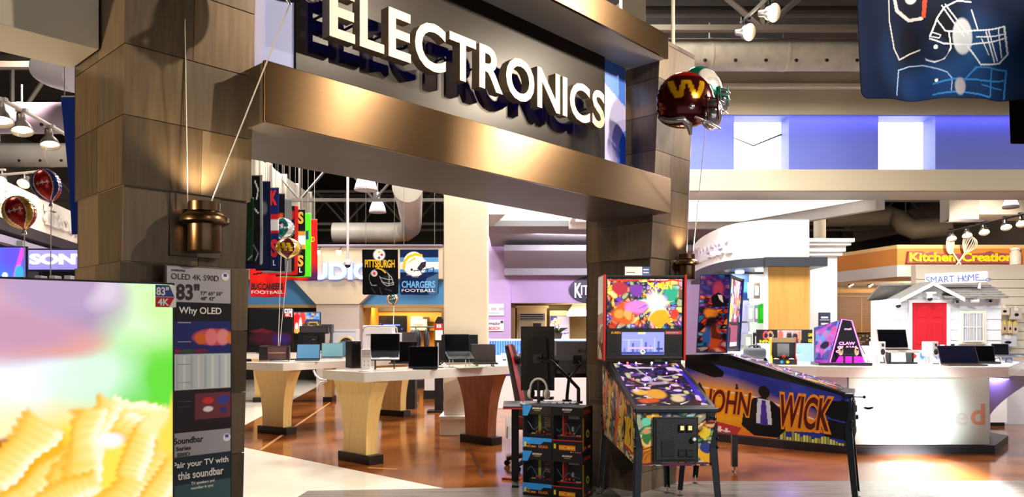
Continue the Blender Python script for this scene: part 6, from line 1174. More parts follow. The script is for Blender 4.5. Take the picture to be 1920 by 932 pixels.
t = thing('clothes_rail', 'thin grey rail carrying dark jackets beyond the open laptops', 'rail', (xa_(790, 14.6), 14.6, 0)); x0, x1 = xa_(770, 14.6)-xa_(790, 14.6), xa_(838, 14.6)-xa_(790, 14.6); zr = za(613, 14.6); e = MB(); e.cyl((x0, 0, zr), (x1, 0, zr), .014, STEEL, 8); e.build('bar', t)
for x in (x0+.1, x1-.1): e = MB(); e.cyl((x, 0, 0), (x, 0, zr), .014, STEEL, 8); e.box(x-.03, -.25, 0, x+.03, .25, .03, STEEL); e.build('upright', t)
for i, (px, c, lab) in enumerate(((775, '#4a5278', 'slate blue jacket at the left of the clothes rail'), (785, '#27303a', 'dark shiny jacket in the middle of the clothes rail'), (800, '#1f2a34', 'dark teal jacket at the right of the clothes rail'))):
    j = thing('jacket', lab, 'jacket', (xa_(px, 14.6), 14.6, zr-.035), 0, 'jackets on the rail'); e = MB(); e.ell((0, 0, -.23), (.055, .16, .2), M(c, .25, bump=.4, bscale=18), 16, 12); e.build('body', j, True); e = MB(); e.ell((0, -.15, -.16), (.045, .05, .15), M(c, .3), 10, 8); e.build('sleeve', j, True); e = MB(); e.tube([(0, 0, .0), (0, 0, .045), (.02, 0, .06)], .006, STEEL, 6); e.build('hanger_hook', j)
t = thing('white_console', 'white box-shaped printer behind the hoop-shaped light', 'printer', (xa_(711, 14.3), 14.3, 0)); e = MB(); e.box(-.32, 0, 1.02, .25, .4, 1.56, M('#e4e0e6', .35)); e.build('housing', t, bevel=.02); e = MB(); e.box(-.25, -.004, 1.38, .18, 0, 1.395, M('#9a94a4', .4)); e.build('slot', t); e = MB(); e.box(-.35, -.05, 0, .42, .5, 1.02, WHITE); e.build('pedestal', t); e = MB(); e.box(.27, .0, 1.02, .40, .3, 1.42, M('#f2f0f4', .35)); e.build('carton', t, bevel=.006)
t = thing('grey_crate', 'dark grey square box between the printer and the jackets', 'box', (xa_(763, 13.85), 13.85, 0)); e = MB(); e.box(-.09, 0, 1.14, .15, .3, 1.43, M('#3c3a3c', .4)); e.build('box', t, bevel=.004); e = MB(); e.box(-.09, 0, 0, .15, .32, 1.14, M('#121214', .5)); e.build('pedestal', t); e = MB(); e.box(-.07, -.003, 1.2, .12, 0, 1.25, M('#4a484c', .4)); e.build('band', t)
t = thing('plinth', 'white block on a black base standing on the brown floor behind the column', 'plinth', tuple(G(815, 748))); e = MB(); e.box(-.22, 0, .18, .3, .5, .62, M('#dcd6d8', .5)); e.build('block', t, bevel=.005); e = MB(); e.box(-.24, -.02, 0, .32, .52, .18, M('#171216', .4)); e.build('base', t)
t = thing('speaker_plinth', 'low dark plinth with two cone-shaped speakers far under the front table', 'plinth', tuple(G(790, 728))); e = MB(); e.box(-.45, 0, 0, .45, .4, .2, M('#241e22', .4)); e.build('base', t)
for x in (-.2, .15): e = MB(); e.lathe([(.16, .2), (.05, .48), (.02, .5), (0, .5)], M('#1f2a44', .4), 14, (x, .2, 0)); e.build('cone', t, 50)
# ================================================================ lavender kitchen front
YK = 20.0; xk = lambda px, Y=YK: (px-CX)/F*Y; zk2 = lambda py, Y=YK: CH+(HY-py)/F*Y
LAV = M('#c3a8dc', .6)
e = MB(); e.box(xk(905), YK, 0, xk(958), YK+.3, 4.2, LAV); e.box(xk(958), YK+.06, zk2(568), xk(1330), YK+.3, 4.2, LAV); e.box(xk(1285), YK, 0, xk(1420), YK+.2, 4.2, LAV); struct(e.build('wall_kitchen'), 'lavender wall over the appliance kitchen')
e = MB(); Y0 = 18.6; P = [(Y0, zk2(470, Y0)), (Y0, zk2(459, Y0)), (YK+.05, zk2(459, Y0)), (YK+.05, zk2(516, YK-.35)), (YK-.35, zk2(516, YK-.35)), (YK-.35, zk2(503, YK-.35))]
e.prism(P, xk(945, Y0), xk(1330, Y0), M('#8f8d94', .5), 'x'); struct(e.build('trim_4', bevel=.01), 'grey sloping canopy on the lavender wall')
e = MB(); zc2 = zk2(459, 19.6); e.box(xk(912, 16), 16.2, zc2, 5, 20, zc2+.12, M('#8a8a8a', .6)); e.box(xk(912, 16), 16.2, zc2+.12, 5, 16.3, zc2+1.2, M('#c8cac8', .6)); e.prism([(xk(905, 16), 14.6), (xk(905, 16)+.5, 14.6), (xk(925, 16), 16.2), (xk(905, 16)-.3, 16.2)], zc2, zc2+1.2, M('#c4c2bc', .6)); struct(e.build('ceiling_kitchen'), 'grey dropped ceiling with a bright light well')
e = MB(); e.prism([(xk(940, 16), 16.15), (xk(1110, 16), 16.15), (xk(1110, 14), 13.6), (xk(950, 14), 13.6)], zc2+.55, zc2+.58, M('#ffffff', .5, emit=3)); struct(e.build('ceiling_panel'), 'bright light-well panel over the kitchen front')
t = thing('wall_sign', 'white capitals on a dark oval on the lavender wall, half hidden by the pillar', 'sign', (xk(1110), YK+.05, zk2(560))); m = M('#3a3650', .4); e = MB()
e.lathe([(0, -.02), (.62, -.02), (.62, .0), (0, .0)], m, 28, (0, -.02, zk2(543)-zk2(560)), 'y'); e.build('oval', t)
for o_ in t.children: o_.scale = (1, 1, .58); o_.location.z = .1
e = MB(); e.text('K', xk(1077)-xk(1110), .02, .2, .40, -.06, PAPER, .04, .03); e.text('ITCHEN', xk(1089)-xk(1110), .09, .9, .27, -.06, PAPER, .04, .02); e.build('lettering', t)
for ya, yb, w1, w2, lab in ((570, 592, None, None, 'pale brand-name plate, upper of two on the lavender wall'), (600, 621, 'thermador', 'BOSCH', 'white plate with blue and red lettering, lower of two on the lavender wall')):
    t = thing('brand_plate', lab, 'sign', (xk(905), YK-.03, zk2(yb))); wq, hq = xk(945)-xk(905), zk2(ya)-zk2(yb); e = MB(); e.box(0, 0, 0, wq, .025, hq, M('#f0ecf4', .4)); e.build('plate', t, bevel=.003); e = MB()
    if w1: e.text(w1, .03, hq*.55, wq*.78, hq*.28, -.001, M('#2a2f5a', .4), .002, .02); e.text(w2, .17, hq*.12, wq*.5, hq*.26, -.001, M('#d81e2c', .4), .002, .03); e.prism([(wq*.9+.06*math.cos(math.pi/2+k*math.pi/5)*(1 if k % 2 == 0 else .45), hq*.82+.06*math.sin(math.pi/2+k*math.pi/5)*(1 if k % 2 == 0 else .45)) for k in range(10)], -.003, -.001, M('#1a2a6a', .4), 'y')
    else:
        for x in (.0, .2, .4): e.box(.03+x, -.002, hq*.45, .17+x, 0, hq*.68, M('#c4bccc', .4))
        e.box(.12, -.002, hq*.18, .45, 0, hq*.27, M('#c8c0d0', .4))
    e.build('lettering', t)
BEI = M('#cdb98a', .6)
e = MB(); e.box(xk(955), 23, 0, xk(1330), 23.2, 3, BEI); e.box(xk(958), YK+.3, 0, xk(966), 23, 3, M('#8a6f44', .6)); e.box(xk(955), YK+.3, zk2(566), xk(1330), 23, zk2(566)+.05, BEI); struct(e.build('wall_kitchen'), 'beige back wall of the appliance kitchen')
t = thing('oven_cabinet', 'cream tall cabinet with built-in oven and grille in the kitchen', 'cabinet', (xk(997, 21.6), 21.6, 0)); k = 21.6/F; e = MB(); w2 = 28*k; H = zk2(573, 21.6); e.box(-w2, 0, 0, w2, .6, H-.06, M('#e8d6a8', .5)); e.build('body', t, bevel=.004); e = MB(); e.box(-w2-.05, -.06, H-.08, w2+.05, .65, H, M('#ecdcb2', .5)); e.build('cornice', t, bevel=.015); e = MB(); e.box(-w2+.06, -.03, zk2(601, 21.6), w2-.05, 0, zk2(588, 21.6), STEEL); g = e.build('grille', t)
for i in range(3): e = MB(); z = zk2(599-4*i, 21.6); e.box(-w2+.1, -.036, z, w2-.1, -.03, z+.03, BLACK); e.build('grille_slot', g)
e = MB(); e.box(-w2+.06, -.03, .9, -.06, 0, zk2(602, 21.6), M('#c9bfa4', .35, .4)); e.build('oven_door', t); e = MB(); e.box(-.04, -.03, .9, w2-.06, 0, zk2(602, 21.6), M('#c9bfa4', .35, .4)); o = e.build('oven_door', t); e = MB(); e.box(.04, -.034, 1.5, w2-.16, -.03, zk2(606, 21.6), M('#2a3038', .1)); e.build('oven_window', o)
t = thing('range_hood', 'tapered steel range hood against the beige kitchen wall', 'range hood', (xk(1092, 21.4), 21.4, zk2(593, 21.4))); e = MB(); e.hexa([(-.44, 0, .1), (.6, 0, .1), (.6, .5, .1), (-.44, .5, .1), (-.1, .2, .6), (.4, .2, .6), (.4, .5, .6), (-.1, .5, .6)], STEEL); e.build('hood', t); e = MB(); e.box(-.45, -.01, 0, .61, .5, .1, M('#d8dae0', .25, .9)); e.build('rim', t); e = MB(); e.box(-.05, .25, .6, .35, 1.6, .85, STEEL); e.build('flue', t)
t = thing('picture_panel', 'blue and white picture panel under a lit shelf in the kitchen', 'picture', (xk(1032, 22.2), 22.2, 0)); a = Art(30, 40, .9, '#d6d2f0'); a.rect(0, .72, .36, 1, '#4a4ab4'); a.rect(0, .55, 1, .57, '#5a58b0'); a.poly([(0, .2), (1, .32), (1, .36), (0, .24)], '#5a58b0'); a.rect(.5, .42, .95, .46, '#b0a8d8'); k = 22.2/F
a.build('picture', (0, 0, zk2(640, 22.2)), (35*k, 0, zk2(640, 22.2)), (35*k, 0, zk2(593, 22.2)), (0, 0, zk2(593, 22.2)), art_mat(.4, .3), t); e = MB(); e.box(-.02, .01, 0, 35*k+.02, .05, zk2(593, 22.2)+.02, CREAM); e.build('frame', t); e = MB(); e.box(-.02, -.25, zk2(592, 22.2), 35*k, .05, zk2(583, 22.2), M('#f2dc9a', .5, emit=.4)); e.build('lit_shelf', t)
# blue display island in front of the kitchen
t = thing('display_island', 'white display island with blue gridded back panels before the kitchen', 'display unit', (xk(1005, 14), 14, 0)); k = 14/F; x_ = lambda px: (px-1005)*k; z_ = lambda py: zk2(py, 14)
e = MB(); e.box(x_(905), 0, 0, x_(1120), 1.2, z_(683), M('#e8e8ee', .4)); e.build('body', t, bevel=.006); e = MB(); e.box(x_(905), .8, z_(683), x_(1120), .86, z_(636), M('#dfe4ec', .4)); bk = e.build('back_panel', t)
a = Art(120, 30, 4, '#2a62c0'); a.blot(8, .5, '#3a86d8', 3, .6)
for i in range(40): a.rect(i/40, 0, i/40+.006, 1, '#8ab8ec')
for i in range(5): a.rect(0, i/5, 1, i/5+.03, '#8ab8ec')
a.build('grid_panel', (x_(915), .795, z_(668)), (x_(1112), .795, z_(668)), (x_(1112), .795, z_(640)), (x_(915), .795, z_(640)), art_mat(rough=.4), bk)
e = MB(); e.box(x_(915), -.004, z_(683)-.22, x_(1118), 0, z_(683)-.06, M('#24409c', .4)); e.build('blue_band', t)
zt = z_(683)
for i, (px, w2, h_, c, lab) in enumerate(((921, .10, .17, '#f0f0f4', 'white carton at the left end of the display island'), (932, .10, .13, '#ebebf2', 'low white carton beside the chair headrest'), (946, .12, .19, '#f4f2f8', 'white carton with a dark slot on the display island'), (961, .11, .16, '#e2e4f0', 'white carton next to the upright monitor'), (1037, .14, .24, '#2c4f66', 'dark teal boxed game with white figure on the display island'), (1054, .14, .24, '#2f5570', 'second dark teal boxed game on the display island'))):
    b_ = thing('stock_box', lab, 'box', (xk(px, 14.3), 14.3, zt), .1*(i % 3-1), 'boxes on the display island'); e = MB(); e.box(-w2/2, 0, 0, w2/2, .18, h_, M(c, .4)); e.build('carton', b_, bevel=.003); e = MB(); (e.ell((0, -.002, h_*.45), (w2*.25, .003, h_*.25), PAPER, 12, 8) if i > 3 else e.box(-w2*.3, -.003, h_*.3, w2*.25, 0, h_*.45, M('#3a3c48' if i == 2 else '#b0b2c4', .4))); e.build('printed_mark', b_)
for i, (px, c, lab) in enumerate(((1066, '#3a58b8', 'blue book leaning at the left of the island book row'), (1071, '#5a78d0', 'lighter blue book leaning in the island book row'), (1076, '#8a6cc0', 'violet book leaning in the middle of the island book row'), (1081, '#a98ad4', 'lilac book leaning in the island book row'), (1086, '#c0b0dc', 'palest book at the right of the island book row'))):
    b_ = thing('book', lab, 'book', (xk(px, 14.3), 14.3, zt), 0, 'leaning books on the display island'); e = MB(Matrix.Rotation(.22, 4, 'Y')); e.box(-.022, 0, .012, .022, .16, .24, M(c, .4)); e.build('cover', b_, bevel=.002); e = MB(Matrix.Rotation(.22, 4, 'Y')); e.box(-.016, .004, .237, .016, .165, .243, PAPER); e.build('pages', b_)
t = thing('potted_orchid', 'pale yellow orchid in a dark pot before the kitchen picture', 'plant', (xk(1046, 15.4), 15.4, 0)); e = MB(); e.box(-.3, -.1, 0, .3, .3, 1.28, M('#e4e4ea', .4)); e.build('pedestal', t); e = MB(); e.lathe([(.07, 1.28), (.10, 1.42), (.09, 1.42), (0, 1.40)], M('#3a2a20', .4), 16, (0, .1, 0)); e.build('pot', t, 40); gm = M('#24381c', .5)
for i in range(7):
    a_ = i*.9; e = MB(); d = Vector((math.cos(a_), math.sin(a_)*.5, 0)); e.tube([(0, .1, 1.4), Vector((0, .1, 1.5))+d*.12, Vector((0, .1, 1.52))+d*.22], [.02, .03, .004], gm, 6); e.build('leaf', t, 50)
e = MB(); e.tube([(0, .1, 1.4), (.03, .1, 1.55), (-.02, .1, 1.66)], .006, gm, 6); e.tube([(0, .1, 1.4), (-.05, .1, 1.55), (-.08, .1, 1.64)], .006, gm, 6); e.build('stem', t)
for i, (x, z) in enumerate(((-.10, 1.64), (-.05, 1.69), (0, 1.66), (.04, 1.70), (.03, 1.62), (-.03, 1.60))): e = MB(); 
for i, (x, z) in enumerate(((-.10, 1.64), (-.05, 1.69), (0, 1.66), (.04, 1.70), (.03, 1.62), (-.03, 1.60))):
    e = MB(); 
    for k_ in range(5): q = k_*1.257; e.ell((x+.022*math.cos(q), .09, z+.022*math.sin(q)), (.02, .008, .02), M('#f0e4c0', .5), 8, 6)
    e.build('flower', t, True)
# ================================================================ hung blankets with team motifs
class PX:
    def __init__(s, a, x0, y0, x1, y1): s.a = a; s.b = (x0, y0, x1, y1)
    def p(s, x, y): x0, y0, x1, y1 = s.b; return ((x-x0)/(x1-x0), (y1-y)/(y1-y0))
    def line(s, pts, w, c): s.a.line([s.p(*q) for q in pts], w/(s.b[3]-s.b[1]), c); return s
    def poly(s, pts, c, op=1.): s.a.poly([s.p(*q) for q in pts], c, op); return s
    def ell(s, x, y, rx, ry, c, soft=.1, ang=0.): u, v = s.p(x, y); s.a.ell(u, v, rx/(s.b[2]-s.b[0]), ry/(s.b[3]-s.b[1]), c, soft, ang); return s
    def rect(s, x0, y0, x1, y1, c, op=1.): return s.poly([(x0, y0), (x1, y0), (x1, y1), (x0, y1)], c, op)
def blanket(label, px0, py0, px1, py1, Y, nx, ny, paint, group=None, words=(), wav=.02, rise=1.2, tilt=0., round_=.06, name='team_blanket', slant=0.):
    c = W((px0+px1)/2, py1, Y); w = (px1-px0)/F*Y; h = (py1-py0)/F*Y; t = thing(name, label, 'blanket', tuple(c), tilt, group)
    a = Art(nx, ny, w/h); paint(PX(a, px0, py0, px1, py1))
    wv = lambda u, v: wav*np.sin(u*w*9+v*2+Y)*(1.1-v)+wav*.6*np.sin(u*w*21+v*3)*(1-v)
    def disp(u, v): return (slant*(1-v)*np.ones_like(u), wv(u, v), .25*wav*np.sin(u*w*12)*(1-v))
    def clip(u, v):
        U, V = u*w, v*h; r = round_*min(w, .9); return ~((V < r)&(((U < r)&(np.hypot(U-r, V-r) > r))|((U > w-r)&(np.hypot(U-w+r, V-r) > r))))
    a.build('cloth', (-w/2, 0, 0), (w/2, 0, 0), (w/2, 0, h), (-w/2, 0, h), art_mat(rough=.9, spec=.08), t, disp, .006, True, clip)
    e = MB(); e.cyl((-w/2+.004, .012, h), (w/2-.004, .012, h), .014, M('#5a5652', .5), 8); e.build('hanging_bar', t)
    rise = 6.995-c.z-h
    for x in (-w*.4, w*.4): e = MB(); e.tube([(x, .012, h), (x, .012, h+rise)], .004, M('#8a8680', .6), 5); e.build('cord', t)
    e = MB()
    for (txt, x0, y1, x1, y0, col, bd) in words:
        X = lambda q: (q-(px0+px1)/2)/F*Y; Z = lambda q: (py1-q)/F*Y
        V, Fc = text_mesh(txt, bd); A = np.array(V); lo = A.min(0); sz = A.max(0)-lo; P = []
        for p in V:
            x = X(x0)+(X(x1)-X(x0))*(p[0]-lo[0])/sz[0]; z = Z(y1)+(Z(y0)-Z(y1))*(p[1]-lo[1])/sz[1]; u, v = x/w+.5, z/h
            dx, dy, dz = disp(np.float64(u), np.float64(v)); P.append((x+float(dx), float(dy)-(.010 if p[2] > 0 else .0035), z+float(dz)))
        e.add(P, Fc, M(col, .8))
    if words: e.build('lettering', t)
    return t
WL = '#e8ecf4'
def patr(p):
    a = p.a; a.c[:] = hexc('#0c1730'); p.ell(1790, 110, 90, 60, '#173a6a', 1.6); p.ell(1700, 80, 30, 60, '#0b0f1c', 1.2); p.ell(1760, 60, 40, 60, '#080a12', .9)
    p.poly([(1672, -5), (1676, 20), (1700, 40), (1724, 38), (1732, 0), (1730, -20), (1672, -20)], '#b4b2b4'); p.poly([(1678, -5), (1682, 16), (1702, 34), (1722, 32), (1727, 0), (1727, -20), (1678, -20)], '#16182a'); p.poly([(1724, 0), (1732, 0), (1728, 34), (1722, 34)], '#d0402c'); p.ell(1704, -2, 9, 9, '#dadada', .3)
    p.line([(1664, -30), (1664, 40), (1672, 90), (1682, 110), (1704, 98), (1722, 92)], 1.21, '#b0a8a8'); p.line([(1722, 92), (1730, 112), (1742, 118), (1760, 112), (1775, 92), (1772, 60)], 1.65, '#aab2c2'); p.ell(1745, 92, 26, 24, '#0c1730', .1)
    p.ell(1797, 70, 18, 34, '#98a0ae', .15); p.line([(1735, 70), (1750, 35), (1765, 15), (1790, 3), (1815, 5)], 1.65, '#aab2c2'); p.line([(1760, 12), (1800, 70)], 1.32, '#aab2c2'); p.line([(1767, 10), (1808, 66)], 1.32, '#aab2c2'); p.line([(1748, 38), (1765, 60), (1800, 62), (1880, 48)], 1.43, '#aab2c2'); p.line([(1735, 74), (1760, 84), (1810, 86), (1880, 70)], 1.43, '#aab2c2'); p.line([(1738, 62), (1755, 68), (1752, 74), (1736, 70)], 1.10, '#aab2c2')
    p.line([(1880, 48), (1886, 100), (1872, 115), (1830, 122), (1806, 90)], 1.65, '#aab2c2'); p.line([(1846, 58), (1862, 112)], 1.54, '#aab2c2'); p.line([(1852, 56), (1868, 110)], 1.32, '#aab2c2'); p.line([(1816, 20), (1828, 58)], 1.32, '#aab2c2'); p.line([(1824, 70), (1880, 62)], 1.21, '#aab2c2'); p.line([(1870, 50), (1876, 105)], 1.10, '#aab2c2'); p.line([(1835, 72), (1850, 100)], 1.10, '#aab2c2'); p.ell(1745, 90, 4, 4, '#c8ccd4')
    LB = '#2a6aa8'; p.ell(1735, 160, 40, 30, '#15305e', .8)
    p.line([(1674, 178), (1680, 130), (1700, 122), (1724, 122), (1765, 138), (1775, 150), (1772, 172)], 1.10, '#7f93b8'); p.line([(1740, 158), (1780, 150), (1830, 152), (1880, 148)], 1.65, LB); p.line([(1740, 178), (1790, 174), (1845, 182)], 1.65, LB); p.line([(1805, 145), (1820, 128), (1850, 124), (1884, 130), (1880, 182)], 1.65, LB); p.line([(1855, 128), (1848, 180)], 1.65, LB); p.line([(1820, 130), (1800, 150)], 1.10, LB); p.line([(1830, 160), (1875, 164)], 1.10, LB); p.ell(1790, 164, 10, 16, '#8a8a94', .3); p.ell(1745, 152, 3, 3, '#d0d4dc')
blanket('large navy blanket with white helmet outlines hanging top right', 1604, -150, 1922, 186, 5.0, 300, 300, patr, wav=.022, rise=2.2, slant=.03)
blanket('plain black blanket behind the navy one at the right edge', 1893, -60, 2030, 270, 5.6, 30, 40, lambda p: p.a.c.__setitem__(slice(None), hexc('#0c0c0e')), wav=.02, rise=2.2)
def steel(p):
    p.a.c[:] = hexc('#0c0c10'); p.ell(711, 478, 11.5, 11.5, '#a8acb0', .08); p.ell(711, 478, 10, 10, '#f0eff0', .08)
    for x, y, c in ((711, 472.5, '#e8b81c'), (716, 478, '#d8202c'), (711, 483.5, '#1c4a9c')): p.poly([(x, y-4), (x+1.2, y-1.2), (x+4, y), (x+1.2, y+1.2), (x, y+4), (x-1.2, y+1.2), (x-4, y), (x-1.2, y-1.2)], c)
    p.ell(711, 521, 19, 18, '#77797c', .03); p.ell(711, 521.5, 18, 17.2, '#0a0a0d', .03); p.line([(708, 503), (716, 505), (723, 511)], 1.2, '#e8c21c'); p.rect(704, 531, 735, 545, '#0c0c10'); p.line([(694, 530), (697, 536), (706, 535)], .6, '#9a9ca0')
    p.ell(702, 513, 6, 6, '#c8c8cc', .1); p.poly([(702, 509), (705, 513), (702, 517), (699, 513)], '#d8402c'); p.ell(725, 525, 8, 9, '#1e1e22', .2)
    for q in ([(714, 520), (728, 524), (736, 524)], [(716, 528), (730, 532), (738, 530)], [(727, 512), (734, 520), (738, 534), (726, 536)], [(712, 518), (718, 530), (726, 536)], [(730, 518), (730, 535)]): p.line(q, .6, '#a8aab0')
    for q in ([(696, 540), (704, 550)], [(712, 540), (716, 551)], [(722, 541), (735, 546)]): p.line(q, .6, '#46484e')
blanket('black blanket with arched gold lettering and a black helmet', 679, 468, 746, 553, 13.4, 110, 130, steel, 'blankets before the audio room', (('PITTSBURGH', 684, 502, 740, 487, '#e8b81c', .03),), wav=.03, rise=3.0)
def charg(p):
    p.a.c[:] = hexc('#12244e'); p.rect(749, 483, 824, 491, '#5a9cd8'); p.rect(749, 491, 824, 505, '#e8ecf0'); p.rect(749, 505, 824, 511, '#4a90d0'); p.ell(776, 495, 20, 23, '#f2f0f0', .04); p.poly([(758, 505), (784, 518), (795, 512), (800, 500), (797, 490), (776, 505)], '#f2f0f0'); p.line([(757, 503), (759, 490), (767, 481), (779, 477), (790, 479)], 2.4, '#e8c41c'); p.poly([(760, 497), (776, 483), (781, 484), (768, 492)], '#e8c41c'); p.ell(772, 506, 2.2, 2.4, '#18181c'); p.ell(792, 497, 9, 11, '#f2f0f0', .2); p.poly([(782, 504), (790, 492), (799, 490), (798, 500), (788, 508)], '#2c2f3a')
    for q in ([(776, 508), (795, 506), (813, 502)], [(784, 500), (792, 514), (806, 520)], [(813, 502), (812, 515), (800, 519)], [(800, 503), (804, 517)], [(792, 512), (813, 510)]): p.line(q, .8, '#1c2a5a')
    p.line([(763, 516), (770, 516), (774, 519), (784, 519)], .8, '#8a8c94'); p.poly([(822, 512), (800, 522), (796, 540), (806, 553), (820, 553)], '#5a8ab8', .45)
blanket('navy and pale blue striped blanket with a white helmet', 750, 468, 822, 553, 13.4, 110, 130, charg, 'blankets before the audio room', (('CHARGERS', 753, 540, 816, 527, '#6aaee8', .03), ('FOOTBALL', 753, 547.5, 816, 542, '#f0f0f4', .0)), wav=.015, rise=3.0)
def solid(c, extra=None):
    def f(p):
        p.a.c[:] = hexc(c)
        if extra: extra(p)
    return f
ROW = 'blankets hung one behind another along the duct'
blanket('dark green blanket nearest the portal pillar', 430, 372, 475, 490, 8.6, 20, 40, solid('#14301f', lambda p: p.line([(474, 380), (474, 480), (468, 488)], .8, '#9aa8a0')), ROW)
blanket('black blanket with grey border second in the row', 440, 330, 492, 496, 9.3, 40, 70, solid('#101216', lambda p: (p.rect(487, 325, 495, 500, '#8c9096'), p.line([(478, 340), (484, 355), (481, 372)], 1.2, '#c8ccd0'), p.line([(478, 392), (484, 400)], 1, '#c8ccd0'), p.line([(476, 460), (484, 475), (480, 490)], .8, '#7a8088'))), ROW)
blanket('navy blanket with a pale helmet edge third in the row', 452, 341, 507, 505, 10.0, 40, 60, solid('#131a38', lambda p: p.ell(495, 390, 6, 12, '#5a6470', .4)), ROW)
blanket('royal blue blanket with red letters fourth in the row', 462, 353, 523, 503, 10.8, 40, 60, solid('#1c2768', lambda p: (p.rect(440, 402, 530, 412, '#c8202c'), p.rect(440, 412, 530, 432, '#dfe2ea'), p.rect(440, 432, 530, 438, '#c8202c'))), ROW, (('K', 507, 385, 520, 357, '#d8242c', .05), ('S', 507, 482, 521, 448, '#d8242c', .05), ('L', 511, 497, 516, 487, '#f0f0f4', .02)))
blanket('black blanket with an orange bar fifth in the row', 480, 364, 534, 508, 11.6, 30, 50, solid('#14141a', lambda p: p.rect(524, 400, 532, 412, '#d8581c')), ROW)
blanket('grey blanket in the middle of the row', 492, 373, 547, 512, 12.3, 30, 50, solid('#7a7d82', lambda p: p.rect(480, 450, 550, 475, '#14141a')), ROW)
blanket('red-bordered black blanket behind the football balloons', 504, 386, 559, 516, 13.0, 40, 60, solid('#18141a', lambda p: (p.rect(553, 380, 562, 520, '#c81e24'), p.rect(500, 508, 562, 520, '#c81e24'), p.rect(545, 395, 551, 410, '#a8242c'))), ROW)
blanket('black and gold striped blanket with a gold S', 515, 393, 572, 518, 13.8, 40, 60, solid('#101014', lambda p: (p.rect(500, 434, 575, 441, '#b8862c'), p.rect(500, 441, 575, 458, '#e4e0dc'), p.rect(500, 458, 575, 466, '#b8862c'))), ROW, (('S', 559, 420, 569, 397, '#c8962c', .04), ('S', 558, 500, 569, 478, '#c8962c', .04), ('L', 562, 511, 567, 502, '#f0f0f0', .02)))
blanket('lime green blanket near the far end of the row', 527, 400, 583, 520, 14.6, 30, 50, solid('#4ac824', lambda p: p.rect(572, 432, 578, 450, '#20345a')), ROW)
blanket('red blanket fading to purple at the far end of the row', 538, 412, 595, 526, 15.4, 30, 50, solid('#b81c18', lambda p: p.ell(590, 528, 16, 26, '#4a1a4a', .8)), ROW, (('D', 584, 454, 590, 444, '#e8a01c', .03),))
blanket('red blanket with black and white lettering low behind the row', 469, 470, 537, 557, 16.4, 50, 60, solid('#d8201c', lambda p: p.line([(475, 515), (500, 510), (530, 516)], 1.5, '#2a1418')), None, (('BUCCANEERS', 472, 543, 532, 531, '#16121a', .03), ('FOOTBALL', 472, 551, 532, 545, '#f2f0f0', .0)), rise=2.4)
blanket('tall blue blanket with a white letter beside the big tiled pillar', 114, 182, 165, 440, 5.6, 30, 80, solid('#1f3a98', lambda p: None), None, (('I', 133, 297, 146, 272, '#f4f2ee', .06),), rise=1.8, slant=.09)
# ================================================================ foil balloons
def foil(name, label, c, w, h, d, rz, roll, paint, tie=None, group='foil football balloons', nx=96, ny=64, sqz=1.0):
    t = thing(name, label, 'balloon', tuple(c), rz, group); a = Art(nx, ny, 2.0); paint(a)
    az = (a.u-.5)*2*math.pi; po = a.v*math.pi; sn = np.sin(po); x = w/2*sn*np.sin(az); y = -d/2*sn*np.cos(az)*(np.abs(np.cos(az))**(.0)+0); z = -h/2*np.cos(po)*sqz
    rim = np.abs(np.sin(az))**6; k = 1+.02*np.sin(po*26)*rim; x = x*k
    pch = np.clip(.16-a.v, 0, 1)*2.2; z = z-h*.10*pch*1.6
    cr, sr = math.cos(roll), math.sin(roll); x, z = x*cr-z*sr, x*sr+z*cr
    q = np.stack([x, y, z], -1); z0 = np.zeros(3)
    o = a.build('foil', z0, z0, z0, z0, art_mat(rough=.2, metal=.5), t, lambda u, v: (q[..., 0], q[..., 1], q[..., 2]), 0, True)
    o.data.validate(); zb = float(z.min()); e = MB(); i0 = np.unravel_index(z.argmin(), z.shape); bx, by = float(x[i0]), float(y[i0])
    e.lathe([(.006, 0), (.016, -.03), (.003, -.035)], M('#c8c4c8', .2, .9), 10, (bx, by, zb+.006)); e.build('neck', t, 40)
    if tie is not None: e = MB(); p = Matrix.Rotation(-rz, 3, 'Z') @ (Vector(tie)-Vector(c)); e.tube([(bx, by, zb-.02), Vector((bx, by, zb)).lerp(p, .5)+Vector((.0, 0, .0)), p], .0032*max(1, abs(Vector(c).y)/7), M('#f0e8e4', .3), 6); e.build('ribbon', t)
    return t
def foot_paint(base, stripe, dark, logo=None):
    def f(a):
        a.c[:] = hexc(base); a.blot(5, .55, dark, 4, .5)
        for s in (.36, .66): 
            for k, (w_, c_) in enumerate(((.05, '#e8dcd0'), (.035, stripe))): a.mix((np.abs(a.u-s-.10*(np.abs(a.v-.5)*2)**2*(1 if s < .5 else -1)) < w_).astype(float), c_)
        a.line([(.44, .5), (.58, .5)], .008, '#f0e8e4')
        for i in range(5): a.line([(.46+.025*i, .46), (.46+.025*i, .54)], .006, '#f0e8e4')
        if logo: logo(a)
    return f
tvtop = lambda px, Y: W(px, 524, Y)
foil('foil_balloon', 'red foil football balloon with blue stripes, the higher of the left pair', W(87, 347, 4.6), .165, .20, .15, .2, .25, foot_paint('#b02018', '#2a3a88', '#7a1410', lambda a: (a.rect(.72, .3, .80, .5, '#3a3a9a'), a.rect(.70, .55, .78, .75, '#e8e4ea'))), Vector((W(88, 560, 4.6).x, 4.6, 0)))
foil('foil_balloon', 'red foil football balloon with gold stripes, the lower of the left pair', W(36, 398, 4.6), .185, .205, .16, .2, .3, foot_paint('#9a1c16', '#b8962c', '#661210', lambda a: (a.ell(.74, .68, .05, .1, '#e0dcd8', .2), a.ell(.76, .42, .03, .06, '#e8b41c', .2))), Vector((W(42, 560, 4.6).x, 4.6, 0)))
